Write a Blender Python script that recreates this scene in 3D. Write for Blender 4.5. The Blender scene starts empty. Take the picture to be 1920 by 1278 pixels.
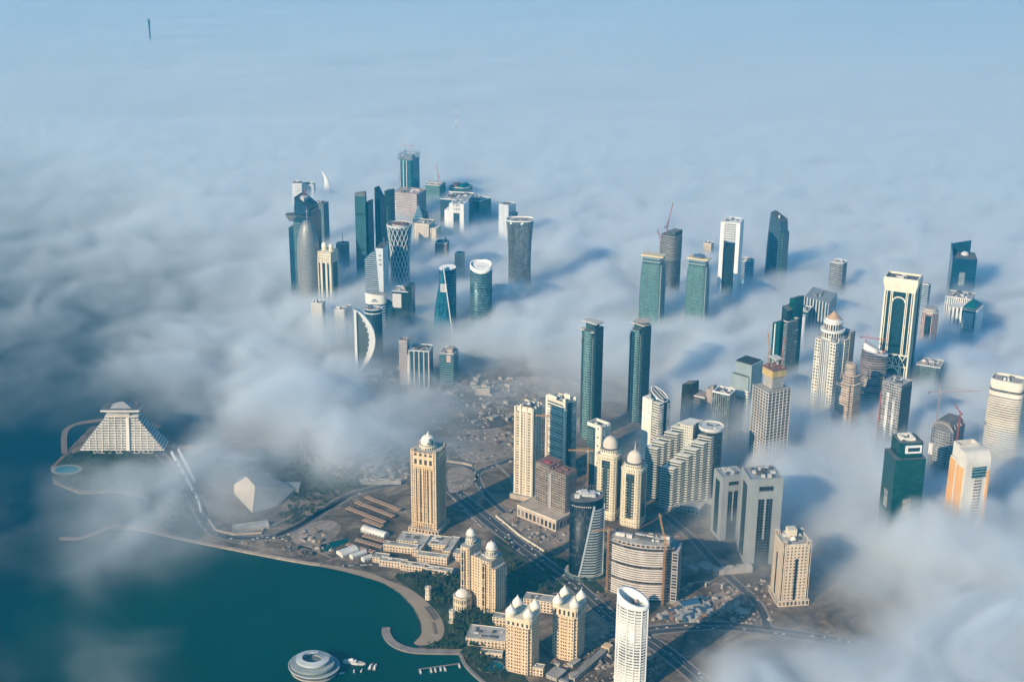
import bpy, bmesh, math, random
import numpy as np
from mathutils import Vector, Matrix
R = math.radians
random.seed(7)
scene = bpy.context.scene
col = scene.collection

# ------------------------------------------------------------------ camera
PW, PH = 1920.0, 1278.0
FPX = 2700.0                      # focal length in photograph pixels
PITCH = math.atan(0.36)           # degrees below the horizon
ROLL = R(0.45)
CAMZ = 1200.0
cam_data = bpy.data.cameras.new("camera")
cam_data.sensor_width = 36.0
cam_data.lens = 36.0 * FPX / PW
cam_data.clip_start = 5.0
cam_data.clip_end = 400000.0
cam = bpy.data.objects.new("camera", cam_data)
col.objects.link(cam)
CAMM = Matrix.Translation((0, 0, CAMZ)) @ Matrix.Rotation(R(90) - PITCH, 4, 'X') @ Matrix.Rotation(ROLL, 4, 'Z')
cam.matrix_world = CAMM
scene.camera = cam
CR = CAMM.to_3x3()
CRI = CR.inverted()

# ------------------------------------------------------------------ sky and sun
SUN_AZ, SUN_EL = R(41), R(25)     # the sun stands behind the camera, to its left
to_sun = Vector((-math.sin(SUN_AZ) * math.cos(SUN_EL), -math.cos(SUN_AZ) * math.cos(SUN_EL), math.sin(SUN_EL)))
world = bpy.data.worlds.new("World")
scene.world = world
world.use_nodes = True
wn, wl = world.node_tree.nodes, world.node_tree.links
wn.clear()
sky = wn.new('ShaderNodeTexSky'); sky.sky_type = 'NISHITA'; sky.sun_disc = False
sky.sun_elevation = SUN_EL; sky.sun_rotation = math.atan2(to_sun.x, to_sun.y)
sky.altitude = 200; sky.air_density = 1.6; sky.dust_density = 0.6; sky.ozone_density = 6.0
bg = wn.new('ShaderNodeBackground'); bg.inputs['Strength'].default_value = 0.085
wo = wn.new('ShaderNodeOutputWorld')
tint = wn.new('ShaderNodeMix'); tint.data_type = 'RGBA'; tint.blend_type = 'MULTIPLY'; tint.inputs[0].default_value = 1.0
tint.inputs[7].default_value = (0.62, 0.94, 1.12, 1)
wl.new(sky.outputs[0], tint.inputs[6]); wl.new(tint.outputs[2], bg.inputs[0]); wl.new(bg.outputs[0], wo.inputs[0])
sun_data = bpy.data.lights.new("sun", 'SUN')
sun_data.energy = 5.0; sun_data.angle = R(0.6); sun_data.color = (1.0, 0.775, 0.53)
sun = bpy.data.objects.new("sun", sun_data); col.objects.link(sun)
sun.rotation_euler = to_sun.to_track_quat('Z', 'Y').to_euler()
scene.view_settings.view_transform = 'Standard'
scene.view_settings.look = 'None'
scene.view_settings.exposure = 0.5
scene.view_settings.gamma = 1.0
cy = scene.cycles
cy.use_denoising = True
cy.denoiser = 'OPENIMAGEDENOISE'
cy.denoising_input_passes = 'RGB_ALBEDO_NORMAL'
cy.use_adaptive_sampling = True
cy.adaptive_threshold = 0.03
cy.max_bounces = 8; cy.diffuse_bounces = 2; cy.glossy_bounces = 2; cy.transmission_bounces = 2
cy.volume_bounces = 5; cy.transparent_max_bounces = 8
cy.volume_step_rate = 1.0; cy.volume_max_steps = 256
cy.caustics_reflective = False; cy.caustics_refractive = False

# ------------------------------------------------------------------ where things stand
def at(px, py, z=0.0):
    """world point at height z that the photograph shows at pixel (px, py)"""
    d = CR @ Vector(((px - PW / 2) / FPX, -(py - PH / 2) / FPX, -1.0))
    t = (z - CAMZ) / d.z
    return Vector((d.x * t, d.y * t, z))
def proj(p):
    q = CRI @ (Vector(p) - Vector((0, 0, CAMZ)))
    return (PW / 2 + FPX * q.x / -q.z, PH / 2 - FPX * q.y / -q.z)
def mpp(p):
    """metres per photograph pixel at a world point"""
    q = CRI @ (Vector(p) - Vector((0, 0, CAMZ)))
    return -q.z / FPX
def height_for(p, py):
    """height above p whose picture row is py"""
    lo, hi = p.z, p.z + 700
    for _ in range(40):
        m = (lo + hi) / 2
        if proj((p.x, p.y, m))[1] > py: lo = m
        else: hi = m
    return lo
# ------------------------------------------------------------------ materials
MATS = {}
def _wear(nt, colour, amount=0.14, scale=0.05):
    """colour with blotchy wear and rain streaks, in object metres"""
    N, L = nt.nodes, nt.links
    tc = N.new('ShaderNodeTexCoord'); mp = N.new('ShaderNodeMapping'); mp.inputs['Scale'].default_value = (scale, scale, scale * 0.35)
    L.new(tc.outputs['Object'], mp.inputs[0])
    no = N.new('ShaderNodeTexNoise'); no.inputs['Scale'].default_value = 1.0; no.inputs['Detail'].default_value = 5.0; no.inputs['Roughness'].default_value = 0.65
    L.new(mp.outputs[0], no.inputs['Vector'])
    mr = N.new('ShaderNodeMapRange'); L.new(no.outputs[0], mr.inputs[0])
    mr.inputs[1].default_value = 0.3; mr.inputs[2].default_value = 0.7
    mr.inputs[3].default_value = 1 - amount; mr.inputs[4].default_value = 1 + amount
    vm = N.new('ShaderNodeVectorMath'); vm.operation = 'SCALE'
    if isinstance(colour, tuple): vm.inputs[0].default_value = colour
    else: L.new(colour, vm.inputs[0])
    L.new(mr.outputs[0], vm.inputs['Scale'])
    return vm.outputs[0]
def plain(name, c, rough=0.75, metal=0.0, wear=0.14, spec=0.4, scale=0.05):
    if name in MATS: return MATS[name]
    m = bpy.data.materials.new(name); m.use_nodes = True; nt = m.node_tree
    b = nt.nodes['Principled BSDF']
    nt.links.new(_wear(nt, c, wear, scale), b.inputs['Base Color'])
    b.inputs['Roughness'].default_value = rough; b.inputs['Metallic'].default_value = metal
    b.inputs['Specular IOR Level'].default_value = spec
    MATS[name] = m; return m
def grid(name, wall, glass, ww=0.6, wh=0.6, rough=0.22, metal=0.25, var=0.5, wall_rough=0.75, wear=0.12, lit=None):
    """facade: windows on a grid; the mesh's UVs count bays and storeys"""
    if name in MATS: return MATS[name]
    m = bpy.data.materials.new(name); m.use_nodes = True; nt = m.node_tree; N, L = nt.nodes, nt.links
    b = N['Principled BSDF']
    if metal < .4:
        glass = tuple(c * .5 for c in glass); b.inputs['Specular IOR Level'].default_value = 0.3
        if ww < 1: ww = min(.92, ww * 1.15)
    uv = N.new('ShaderNodeUVMap'); sp = N.new('ShaderNodeSeparateXYZ'); L.new(uv.outputs[0], sp.inputs[0])
    def mt(op, a, bb=None, clamp=False):
        n = N.new('ShaderNodeMath'); n.operation = op; n.use_clamp = clamp
        for i, s in enumerate((a, bb)):
            if s is None: continue
            if isinstance(s, (int, float)): n.inputs[i].default_value = s
            else: L.new(s, n.inputs[i])
        return n.outputs[0]
    def inside(src, w):
        return mt('LESS_THAN', mt('ABSOLUTE', mt('SUBTRACT', mt('FRACT', src), 0.5)), w / 2)
    mask = mt('MULTIPLY', inside(sp.outputs[0], ww), inside(sp.outputs[1], wh))
    cx = N.new('ShaderNodeCombineXYZ'); L.new(mt('FLOOR', sp.outputs[0]), cx.inputs[0]); L.new(mt('FLOOR', sp.outputs[1]), cx.inputs[1])
    wn_ = N.new('ShaderNodeTexWhiteNoise'); wn_.noise_dimensions = '2D'; L.new(cx.outputs[0], wn_.inputs['Vector'])
    # bigger patches of blinds and tint besides the pane to pane differences
    vs = N.new('ShaderNodeVectorMath'); vs.operation = 'MULTIPLY'; L.new(uv.outputs[0], vs.inputs[0]); vs.inputs[1].default_value = (0.22, 0.09, 1)
    no = N.new('ShaderNodeTexNoise'); no.inputs['Scale'].default_value = 1.0; no.inputs['Detail'].default_value = 4; L.new(vs.outputs[0], no.inputs['Vector'])
    k = mt('ADD', mt('MULTIPLY', mt('SUBTRACT', wn_.outputs[0], 0.5), var * 1.5), mt('MULTIPLY', mt('SUBTRACT', no.outputs[0], 0.5), var * 2.4))
    k = mt('MAXIMUM', mt('ADD', k, 1.0), 0.15)
    gs = N.new('ShaderNodeVectorMath'); gs.operation = 'SCALE'; gs.inputs[0].default_value = glass; L.new(k, gs.inputs['Scale'])
    bl = N.new('ShaderNodeMix'); bl.data_type = 'RGBA'; L.new(mt('MULTIPLY', mt('GREATER_THAN', wn_.outputs[0], 0.82), 0.55 if metal < .4 else 0.25), bl.inputs[0])
    L.new(gs.outputs[0], bl.inputs[6]); bl.inputs[7].default_value = (*[c * .6 + .05 for c in wall], 1); gs = type('o', (), {'outputs': [bl.outputs[2]]})
    wc = _wear(nt, wall, wear)
    mx = N.new('ShaderNodeMix'); mx.data_type = 'RGBA'; L.new(mask, mx.inputs[0]); L.new(wc, mx.inputs[6]); L.new(gs.outputs[0], mx.inputs[7])
    L.new(mx.outputs[2], b.inputs['Base Color'])
    L.new(mt('ADD', wall_rough, mt('MULTIPLY', mask, rough - wall_rough)), b.inputs['Roughness'])
    L.new(mt('MULTIPLY', mask, metal), b.inputs['Metallic'])
    bp = N.new('ShaderNodeBump'); bp.inputs['Distance'].default_value = 0.3; bp.inputs['Strength'].default_value = 0.35
    L.new(mt('SUBTRACT', 1.0, mask), bp.inputs['Height']); L.new(bp.outputs[0], b.inputs['Normal'])
    MATS[name] = m; return m

CREAM = plain('cream_stone', (0.68, 0.50, 0.30))
CREAM2 = plain('pale_cream_stone', (0.72, 0.64, 0.48))
WHITE = plain('white_cladding', (0.76, 0.76, 0.73))
DOME = plain('white_dome', (0.80, 0.75, 0.65), 0.5)
CONC = plain('raw_concrete', (0.36, 0.34, 0.31), 0.9, wear=0.3)
CONCD = plain('dark_concrete', (0.17, 0.165, 0.16), 0.9, wear=0.3)
TAN = plain('tan_concrete', (0.46, 0.38, 0.29), 0.9, wear=0.25)
ROOF = plain('flat_roof', (0.40, 0.38, 0.34), 0.9, wear=0.35)
ROOFD = plain('dark_roof', (0.13, 0.13, 0.13), 0.9, wear=0.35)
STEEL = plain('grey_steel', (0.30, 0.31, 0.32), 0.45, 0.6)
SILVER = plain('silver_metal', (0.55, 0.55, 0.54), 0.34, 0.75)
PLANT = plain('roof_equipment', (0.58, 0.57, 0.54), 0.6, wear=0.3, scale=0.4)
PLANTD = plain('dark_roof_equipment', (0.10, 0.10, 0.10), 0.7)
RED = plain('red_crane_paint', (0.36, 0.10, 0.08), 0.5)
YEL = plain('orange_crane_paint', (0.48, 0.26, 0.10), 0.5)
ORANGE = plain('orange_cladding', (0.74, 0.40, 0.15), 0.6)
COPPER = plain('copper_roof', (0.52, 0.34, 0.2), 0.5)
TEALP = plain('teal_panel', (0.01, 0.13, 0.12), 0.35, 0.3)
BROWN = plain('brown_formwork', (0.22, 0.12, 0.09), 0.9, wear=0.3)
PINK = plain('pinkish_concrete', (0.50, 0.38, 0.33), 0.9, wear=0.25)
GRASSM = plain('planting', (0.05, 0.08, 0.03), 0.95, wear=0.5)
gl = lambda n, c, ww=0.92, wh=0.8, frame=(0.10, 0.13, 0.13), var=0.45, rough=0.2, metal=0.4: grid(n, frame, tuple(x * .8 for x in c), ww, wh, rough, metal, var, 0.5)
G_TEAL = gl('teal_glass', (0.02, 0.13, 0.15))
G_BLUE = gl('blue_glass', (0.015, 0.10, 0.19))
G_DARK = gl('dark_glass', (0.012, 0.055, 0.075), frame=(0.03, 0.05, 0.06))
G_GREY = gl('grey_glass', (0.11, 0.19, 0.20), frame=(0.16, 0.20, 0.21), rough=0.3)
G_GREEN = gl('green_glass', (0.03, 0.15, 0.15), 0.8, 0.7, frame=(0.17, 0.28, 0.27), var=0.8, rough=0.3)
G_BAND = gl('banded_teal_glass', (0.01, 0.10, 0.13), 1.0, 0.66, frame=(0.20, 0.30, 0.31))
G_STRIP = gl('striped_blue_glass', (0.05, 0.14, 0.20), 1.0, 0.6, frame=(0.42, 0.46, 0.48))

# ------------------------------------------------------------------ shapes
def rect(w, d, cx=0, cy_=0): return [(cx - w / 2, cy_ - d / 2), (cx + w / 2, cy_ - d / 2), (cx + w / 2, cy_ + d / 2), (cx - w / 2, cy_ + d / 2)]
def cham(w, d, c, cx=0, cy_=0):
    x, y = w / 2, d / 2
    return [(cx + a, cy_ + b) for a, b in ((-x + c, -y), (x - c, -y), (x, -y + c), (x, y - c), (x - c, y), (-x + c, y), (-x, y - c), (-x, -y + c))]
def notch(w, d, c, cx=0, cy_=0):
    x, y = w / 2, d / 2
    return [(cx + a, cy_ + b) for a, b in ((-x + c, -y), (x - c, -y), (x - c, -y + c), (x, -y + c), (x, y - c), (x - c, y - c), (x - c, y), (-x + c, y), (-x + c, y - c), (-x, y - c), (-x, -y + c), (-x + c, -y + c))]
def ell(w, d, n=32, cx=0, cy_=0, e=2.0):
    out = []
    for i in range(n):
        a = 2 * math.pi * i / n - math.pi / 2
        c, s = math.cos(a), math.sin(a)
        out.append((cx + w / 2 * math.copysign(abs(c) ** (2 / e), c), cy_ + d / 2 * math.copysign(abs(s) ** (2 / e), s)))
    return out
def sc(poly, k, kx=None):
    kx = k if kx is None else kx
    mx = sum(p[0] for p in poly) / len(poly); my = sum(p[1] for p in poly) / len(poly)
    return [(mx + (x - mx) * kx, my + (y - my) * k) for x, y in poly]
def grow(poly, g):
    """the polygon pushed outwards by g metres (counter-clockwise)"""
    n = len(poly); out = []
    for i in range(n):
        a, b, c = Vector(poly[i - 1]), Vector(poly[i]), Vector(poly[(i + 1) % n])
        e1, e2 = (b - a).normalized(), (c - b).normalized()
        n1, n2 = Vector((e1.y, -e1.x)), Vector((e2.y, -e2.x))
        k = n1 + n2
        k = k / max(k.dot(n1), 0.35) if k.length > 1e-6 else n1
        out.append((b.x + k.x * g, b.y + k.y * g))
    return out
CELLK = 1.35
UNITS = {'roof_plant': 'roof_unit', 'balconies': 'balcony', 'cornices': 'cornice', 'roof_louvres': 'roof_louvre', 'cooling_units': 'cooling_unit', 'formwork': 'formwork_panel', 'white_louvres': 'louvre', 'sky_bridge': 'sky_bridge', 'orange_panel': 'orange_panel', 'pale_square': 'pale_square', 'dark_pier': 'dark_pier', 'frame_leg': 'frame_leg', 'window_leg': 'window_leg', 'side_pier': 'side_pier'}
class MB:
    def __init__(s, cell=(3.6, 3.6)): s.v, s.f, s.uv, s.m, s.sm, s.cell = [], [], [], [], [], (cell[0] * CELLK, cell[1] * CELLK)
    def face(s, idx, uv=None, m=0, smooth=False):
        s.f.append(idx); s.uv.append(uv or [(0, 0)] * len(idx)); s.m.append(m); s.sm.append(smooth)
    def loft(s, rings, m=0, mcap=1, smooth=False, cap=True, bottom=False, zf=None):
        """rings: (polygon, z) or (polygon, function z(x, y))"""
        fw, fh = s.cell; n = len(rings[0][0]); base = len(s.v)
        for poly, z in rings:
            for (x, y) in poly: s.v.append((x, y, z(x, y) if callable(z) else z))
        P = rings[0][0]
        L_ = [math.dist(P[i], P[(i + 1) % n]) for i in range(n)]
        if n > 14:
            tot = max(1, round(sum(L_) / fw)); k = tot / sum(L_); us = [0]
            for l in L_: us.append(us[-1] + l * k)
            U = [(us[i], us[i + 1]) for i in range(n)]
        else:
            U = []; c0 = 0
            for l in L_:
                c = max(1, round(l / fw)); U.append((c0, c0 + c)); c0 += c + 3
        for r in range(len(rings) - 1):
            for i in range(n):
                j = (i + 1) % n
                a, b, c, d = base + r * n + i, base + r * n + j, base + (r + 1) * n + j, base + (r + 1) * n + i
                s.face((a, b, c, d), [(U[i][0], s.v[a][2] / fh), (U[i][1], s.v[b][2] / fh), (U[i][1], s.v[c][2] / fh), (U[i][0], s.v[d][2] / fh)], m, smooth)
        t = base + (len(rings) - 1) * n
        if cap: s.face(tuple(range(t, t + n)), None, mcap)
        if bottom: s.face(tuple(range(base + n - 1, base - 1, -1)), None, mcap)
        return s
    def prism(s, poly, z0, z1, m=0, mcap=1, smooth=False, cap=True, bottom=False): return s.loft([(poly, z0), (poly, z1)], m, mcap, smooth, cap, bottom)
    def box(s, cx, cy_, cz, sx, sy, sz, m=0, rot=0):
        c, q = math.cos(rot), math.sin(rot)
        P = [(cx + x * c - y * q, cy_ + x * q + y * c) for x, y in rect(sx, sy)]
        return s.loft([(P, cz), (P, cz + sz)], m, m, bottom=True)
    def bar(s, p, q, w, m=0, w2=None):
        p, q = Vector(p), Vector(q); d = (q - p)
        if d.length < 1e-6: return s
        d.normalize(); u = d.cross(Vector((0, 0, 1)))
        if u.length < 1e-3: u = Vector((1, 0, 0))
        u.normalize(); t = d.cross(u); w2 = w if w2 is None else w2; b = len(s.v)
        for P, k in ((p, w), (q, w2)):
            for a, c in ((-1, -1), (1, -1), (1, 1), (-1, 1)): s.v.append(tuple(P + u * a * k / 2 + t * c * k / 2))
        for i in range(4): s.face((b + i, b + (i + 1) % 4, b + 4 + (i + 1) % 4, b + 4 + i), None, m)
        s.face((b + 3, b + 2, b + 1, b), None, m); s.face((b + 4, b + 5, b + 6, b + 7), None, m)
        return s
    def dome(s, w, d, z0, h, cx=0, cy_=0, n=24, k=7, m=0, onion=False, frac=1.0):
        rs = []
        for i in range(k + 1):
            a = math.pi / 2 * i / k * frac
            r = math.cos(a)
            if onion: r = math.cos(a) ** 0.8 * (1 + 0.10 * math.sin(2 * a))
            rs.append((ell(w * max(r, 0.02), d * max(r, 0.02), n, cx, cy_), z0 + h * math.sin(a)))
        s.loft(rs, m, m, True); return s
    def cone(s, w, z0, h, cx=0, cy_=0, n=16, m=0, top=0.02): return s.loft([(ell(w, w, n, cx, cy_), z0), (ell(w * top, w * top, n, cx, cy_), z0 + h)], m, m)
    def bands(s, poly, z0, z1, step, t, g, m=0):
        z = z0
        while z < z1 - 1e-3:
            s.prism(grow(poly, g), z, z + t, m, m, bottom=True); z += step
        return s
    def clutter(s, w, d, z, n, seed, ms=(0, 1), hmax=4.0, cx=0, cy_=0):
        rg = random.Random(seed)
        for i in range(n):
            sx, sy = rg.uniform(0.06, 0.26) * w, rg.uniform(0.06, 0.22) * d
            x, y = rg.uniform(-0.5, 0.5) * (w - sx), rg.uniform(-0.5, 0.5) * (d - sy)
            s.box(cx + x, cy_ + y, z + 0.02 * i, sx, sy, rg.uniform(0.25, 1) * hmax, rg.choice(ms))
        return s
    def parapet(s, poly, z0, h, t=0.8, m=0):
        inner = grow(poly, -t); n = len(poly); b = len(s.v)
        for P, z in ((poly, z0), (poly, z0 + h), (inner, z0 + h), (inner, z0)):
            for x, y in P: s.v.append((x, y, z))
        for r in range(3):
            for i in range(n):
                j = (i + 1) % n
                s.face((b + r * n + i, b + r * n + j, b + (r + 1) * n + j, b + (r + 1) * n + i), None, m)
        return s
    def build(s, name, mats, parent=None, label=None):
        if name in UNITS and len(s.f) > 6 and len(s.v) * 6 == len(s.f) * 8:
            mats = mats if isinstance(mats, (list, tuple)) else [mats]
            for k in range(len(s.v) // 8):
                q = MB(); q.v = s.v[8 * k:8 * k + 8]; q.f = [tuple(i - 8 * k for i in f) for f in s.f[6 * k:6 * k + 6]]; q.uv = s.uv[6 * k:6 * k + 6]
                q.m = [0] * 6; q.sm = [False] * 6
                q.build(UNITS[name], [mats[min(s.m[6 * k], len(mats) - 1)]], parent)
            return None
        me = bpy.data.meshes.new(name); me.from_pydata(s.v, [], s.f)
        uvl = me.uv_layers.new(name='UVMap')
        flat = [c for f in s.uv for p in f for c in p]
        uvl.data.foreach_set('uv', flat)
        mats = mats if isinstance(mats, (list, tuple)) else [mats]
        for m in mats: me.materials.append(m)
        me.polygons.foreach_set('material_index', [min(i, len(mats) - 1) for i in s.m])
        me.polygons.foreach_set('use_smooth', s.sm)
        me.update()
        o = bpy.data.objects.new(name, me); col.objects.link(o)
        if parent is not None: o.parent = parent
        if label: o['label'] = label
        return o
def empty(name, loc, rz, label, cat, group=None):
    o = bpy.data.objects.new(name, None); col.objects.link(o); o.empty_display_size = 5
    o.location = loc; o.rotation_euler = (0, 0, rz); o['label'] = label; o['category'] = cat
    if group: o['group'] = group
    return o
def tagm(o, label, cat, group=None):
    o['label'] = label; o['category'] = cat
    if group: o['group'] = group
    return o
def copy_tree(o, parent=None):
    kids = [c for c in o.children]
    c = o.copy(); col.objects.link(c); c.parent = parent
    for ch in kids: copy_tree(ch, c)
    return c
class T:
    """a building: Empty at its base; w, d, h in metres from its size in the photograph"""
    def __init__(s, name, label, x, yb, yt, wl, wr, zb=0.0, psi=None, cat='tower', group=None, z0=1.6, back=True):
        p = at(x, yb, zb); m = mpp(p)
        if psi is None: psi = math.atan2(wr, wl) if wr else 0.0  # positive: the right side shows, negative: the left
        else: psi = R(psi)
        s.psi = psi
        s.w = wl * m / math.cos(psi); s.d = wr * m / math.sin(psi) if abs(psi) > 0.02 and wr else s.w * 0.8
        s.d = abs(s.d)
        los = Vector((p.x, p.y, 0)).normalized()
        if back: p = p + los * 0.5 * (s.w * abs(math.sin(psi)) + s.d * math.cos(psi))
        az = math.atan2(p.x, p.y)
        s.p = Vector((p.x, p.y, z0)); s.m = mpp((p.x, p.y, zb))
        s.zoff = z0
        s.h = height_for(s.p, yt) - z0 if yt is not None else 10
        s.rz = -az - psi
        s.root = empty(name, s.p, s.rz, label, cat, group)
    def z(s, row): return height_for(s.p, row) - s.zoff
    def part(s, name, mb, mats, parent=None, label=None): return mb.build(name, mats, parent or s.root, label)
    def top(s, x=0, y=0, z=None):
        """world point of a local point"""
        c, q = math.cos(s.rz), math.sin(s.rz)
        return Vector((s.p.x + x * c - y * q, s.p.y + x * q + y * c, s.zoff + (s.h if z is None else z)))
    def roof(s, poly, z, n=8, seed=1, par=1.5, mats=(PLANT, PLANTD), hmax=4, wall=None):
        xs = [q[0] for q in poly]; ys = [q[1] for q in poly]
        MB().parapet(poly, z - 0.02, par).build('parapet', wall or CREAM2, s.root)
        if n: MB().clutter((max(xs) - min(xs)) * 0.8, (max(ys) - min(ys)) * 0.8, z + 0.02, n, seed, hmax=hmax).build('roof_plant', list(mats), s.root)
def crane(label, base, mast_h, jib_az, jib, up=0.0, paint=RED, group=None, t=2.2, cj=None):
    """tower crane; jib_az world heading, up = luffing angle"""
    r = empty('tower_crane', base, jib_az, label, 'crane', group)
    def lattice(a, b, w, n):
        mb = MB(); a, b = Vector(a), Vector(b); d = (b - a)
        u = d.cross(Vector((0, 1, 0))) if abs(d.normalized().z) > 0.9 else d.cross(Vector((0, 0, 1)))
        u.normalize(); v = d.normalized().cross(u); q = w * 0.2
        cor = [(u * i + v * j) * w / 2 for i, j in ((-1, -1), (1, -1), (1, 1), (-1, 1))]
        for c in cor: mb.bar(a + c, b + c, q)
        for k in range(n):
            p0, p1 = a + d * (k / n), a + d * ((k + 1) / n)
            for i in range(4): mb.bar(p0 + cor[i], p1 + cor[(i + 1) % 4], q * 0.7)
        return mb
    lattice((0, 0, 0), (0, 0, mast_h), t, max(3, int(mast_h / 6))).build('mast', paint, r)
    MB().box(0, 0, mast_h, t * 1.2, t * 1.2, 1.0).box(t * .8, 0, mast_h - 1.5, t * 0.9, t * 0.8, 2.4).build('cab', PLANT, r)
    e = (jib * math.cos(up), 0, mast_h + 1.5 + jib * math.sin(up))
    lattice((0.5, 0, mast_h + 1.5), e, t * 0.75, max(4, int(jib / 6))).build('jib', paint, r)
    c = cj or jib * 0.28
    mb = lattice((-0.5, 0, mast_h + 1.5), (-c, 0, mast_h + 1.5), t * 0.8, 3); mb.build('counter_jib', paint, r)
    MB().box(-c + 1, 0, mast_h - 1.2, t * 1.6, t, 3.0).build('counterweight', CONCD, r)
    ap = (0, 0, mast_h + 1 + jib * 0.17)
    MB().bar((0, 0, mast_h), ap, t * 0.5).bar(ap, Vector(e) * 0.8 + Vector((0, 0, (mast_h + 1.5) * 0.2)), 0.4).bar(ap, (-c, 0, mast_h + 2), 0.4).build('apex_and_ties', paint, r)
    return r
# ------------------------------------------------------------------ water, land, roads
def W(pts, z=0.0): return [tuple(at(x, y, z)[:2]) for x, y in pts]
def ccw(P):
    a = sum(P[i - 1][0] * P[i][1] - P[i][0] * P[i - 1][1] for i in range(len(P)))
    return P if a > 0 else P[::-1]
def smooth(P, n=5, closed=True):
    out = []; m = len(P)
    rng = range(m) if closed else range(m - 1)
    for i in rng:
        g = lambda k: P[k % m] if closed else P[max(0, min(m - 1, k))]
        a, b, c, d = g(i - 1), g(i), g(i + 1), g(i + 2)
        for k in range(n):
            t = k / n
            out.append(tuple(.5 * (2 * b[j] + (c[j] - a[j]) * t + (2 * a[j] - 5 * b[j] + 4 * c[j] - d[j]) * t * t + (3 * b[j] - a[j] - 3 * c[j] + d[j]) * t ** 3) for j in (0, 1)))
    if not closed: out.append(P[-1])
    return out
def struct(o, lab=None): o['kind'] = 'structure'; (o.__setitem__('label', lab) if lab else None); return o
def sheet(name, px, z, mat, base=None, sm=3, z_px=1.6):
    P = ccw(smooth(W(px, z_px), sm) if sm > 1 else W(px, z_px))
    return struct(MB().prism(P, base if base is not None else z - .02, z).build(name, mat))
def strip_poly(P, w):
    L, Rr = [], []
    for i, p in enumerate(P):
        a, b = Vector(P[max(0, i - 1)]), Vector(P[min(len(P) - 1, i + 1)]); d = (b - a).normalized(); n = Vector((-d.y, d.x)) * w / 2
        L.append((p[0] + n.x, p[1] + n.y)); Rr.append((p[0] - n.x, p[1] - n.y))
    return L, Rr
def strip(name, px, w, z, mat, base=None, kind=True, sm=6, off=0.0):
    P = smooth(W(px, 1.6), sm, closed=False)
    if off: P = strip_poly(P, 2 * off)[0]
    L, Rr = strip_poly(P, w); mb = MB(); n = len(P); zb = base if base is not None else z - .02
    for Q, zz in ((L, z), (Rr, z), (Rr, zb), (L, zb)):
        for x, y in Q: mb.v.append((x, y, zz))
    for r in range(4):
        q = (r + 1) % 4
        for i in range(n - 1): mb.face((r * n + i, q * n + i, q * n + i + 1, r * n + i + 1))
    o = mb.build(name, mat)
    if kind: struct(o)
    return o, P
def ground_mat(name, c1, c2, c3, s=0.012):
    m = bpy.data.materials.new(name); m.use_nodes = True; nt = m.node_tree; N, L = nt.nodes, nt.links; b = N['Principled BSDF']
    tc = N.new('ShaderNodeTexCoord')
    n1 = N.new('ShaderNodeTexNoise'); n1.inputs['Scale'].default_value = s; n1.inputs['Detail'].default_value = 8; n1.inputs['Roughness'].default_value = .68; n1.inputs['Distortion'].default_value = 1.2
    n2 = N.new('ShaderNodeTexVoronoi'); n2.inputs['Scale'].default_value = s * .9; n2.feature = 'F1'
    n3 = N.new('ShaderNodeTexNoise'); n3.inputs['Scale'].default_value = s * 8; n3.inputs['Detail'].default_value = 5; n3.inputs['Roughness'].default_value = .7
    for n in (n1, n2, n3): L.new(tc.outputs['Object'], n.inputs['Vector'])
    cr = N.new('ShaderNodeValToRGB'); e = cr.color_ramp.elements; e[0].position = .36; e[0].color = (*c1, 1); e[1].position = .62; e[1].color = (*c3, 1); k = cr.color_ramp.elements.new(.5); k.color = (*c2, 1)
    L.new(n1.outputs[0], cr.inputs[0])
    hs = N.new('ShaderNodeMix'); hs.data_type = 'RGBA'; hs.blend_type = 'MULTIPLY'; hs.inputs[0].default_value = .5
    sep = N.new('ShaderNodeSeparateColor'); L.new(n2.outputs['Color'], sep.inputs[0])
    mr = N.new('ShaderNodeMapRange'); mr.inputs[3].default_value = .55; mr.inputs[4].default_value = 1.25; L.new(sep.outputs[0], mr.inputs[0])
    L.new(cr.outputs[0], hs.inputs[6]); L.new(mr.outputs[0], hs.inputs[7])
    h2 = N.new('ShaderNodeMix'); h2.data_type = 'RGBA'; h2.blend_type = 'MULTIPLY'; h2.inputs[0].default_value = .7
    m2 = N.new('ShaderNodeMapRange'); m2.inputs[1].default_value = .3; m2.inputs[2].default_value = .7; m2.inputs[3].default_value = .6; m2.inputs[4].default_value = 1.3; L.new(n3.outputs[0], m2.inputs[0])
    L.new(hs.outputs[2], h2.inputs[6]); L.new(m2.outputs[0], h2.inputs[7]); L.new(h2.outputs[2], b.inputs['Base Color'])
    b.inputs['Roughness'].default_value = .95; b.inputs['Specular IOR Level'].default_value = .2
    return m
SAND = ground_mat('desert_ground', (.065, .048, .034), (.16, .12, .084), (.33, .25, .175))
PARK = ground_mat('park_ground', (.020, .032, .016), (.035, .050, .025), (.075, .075, .045), .03)
BEACH = plain('beach_sand', (.34, .26, .18), .95, wear=.12)
ASPH = plain('asphalt', (.055, .055, .057), .9, wear=.25)
PAVE = plain('paving', (.25, .225, .195), .9, wear=.2)
LOT = ground_mat('sandy_lot', (.24, .19, .15), (.30, .24, .19), (.38, .31, .25), .03)
ROCK = plain('breakwater_rock', (.20, .15, .12), .95, wear=.4, scale=.3)
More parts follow.
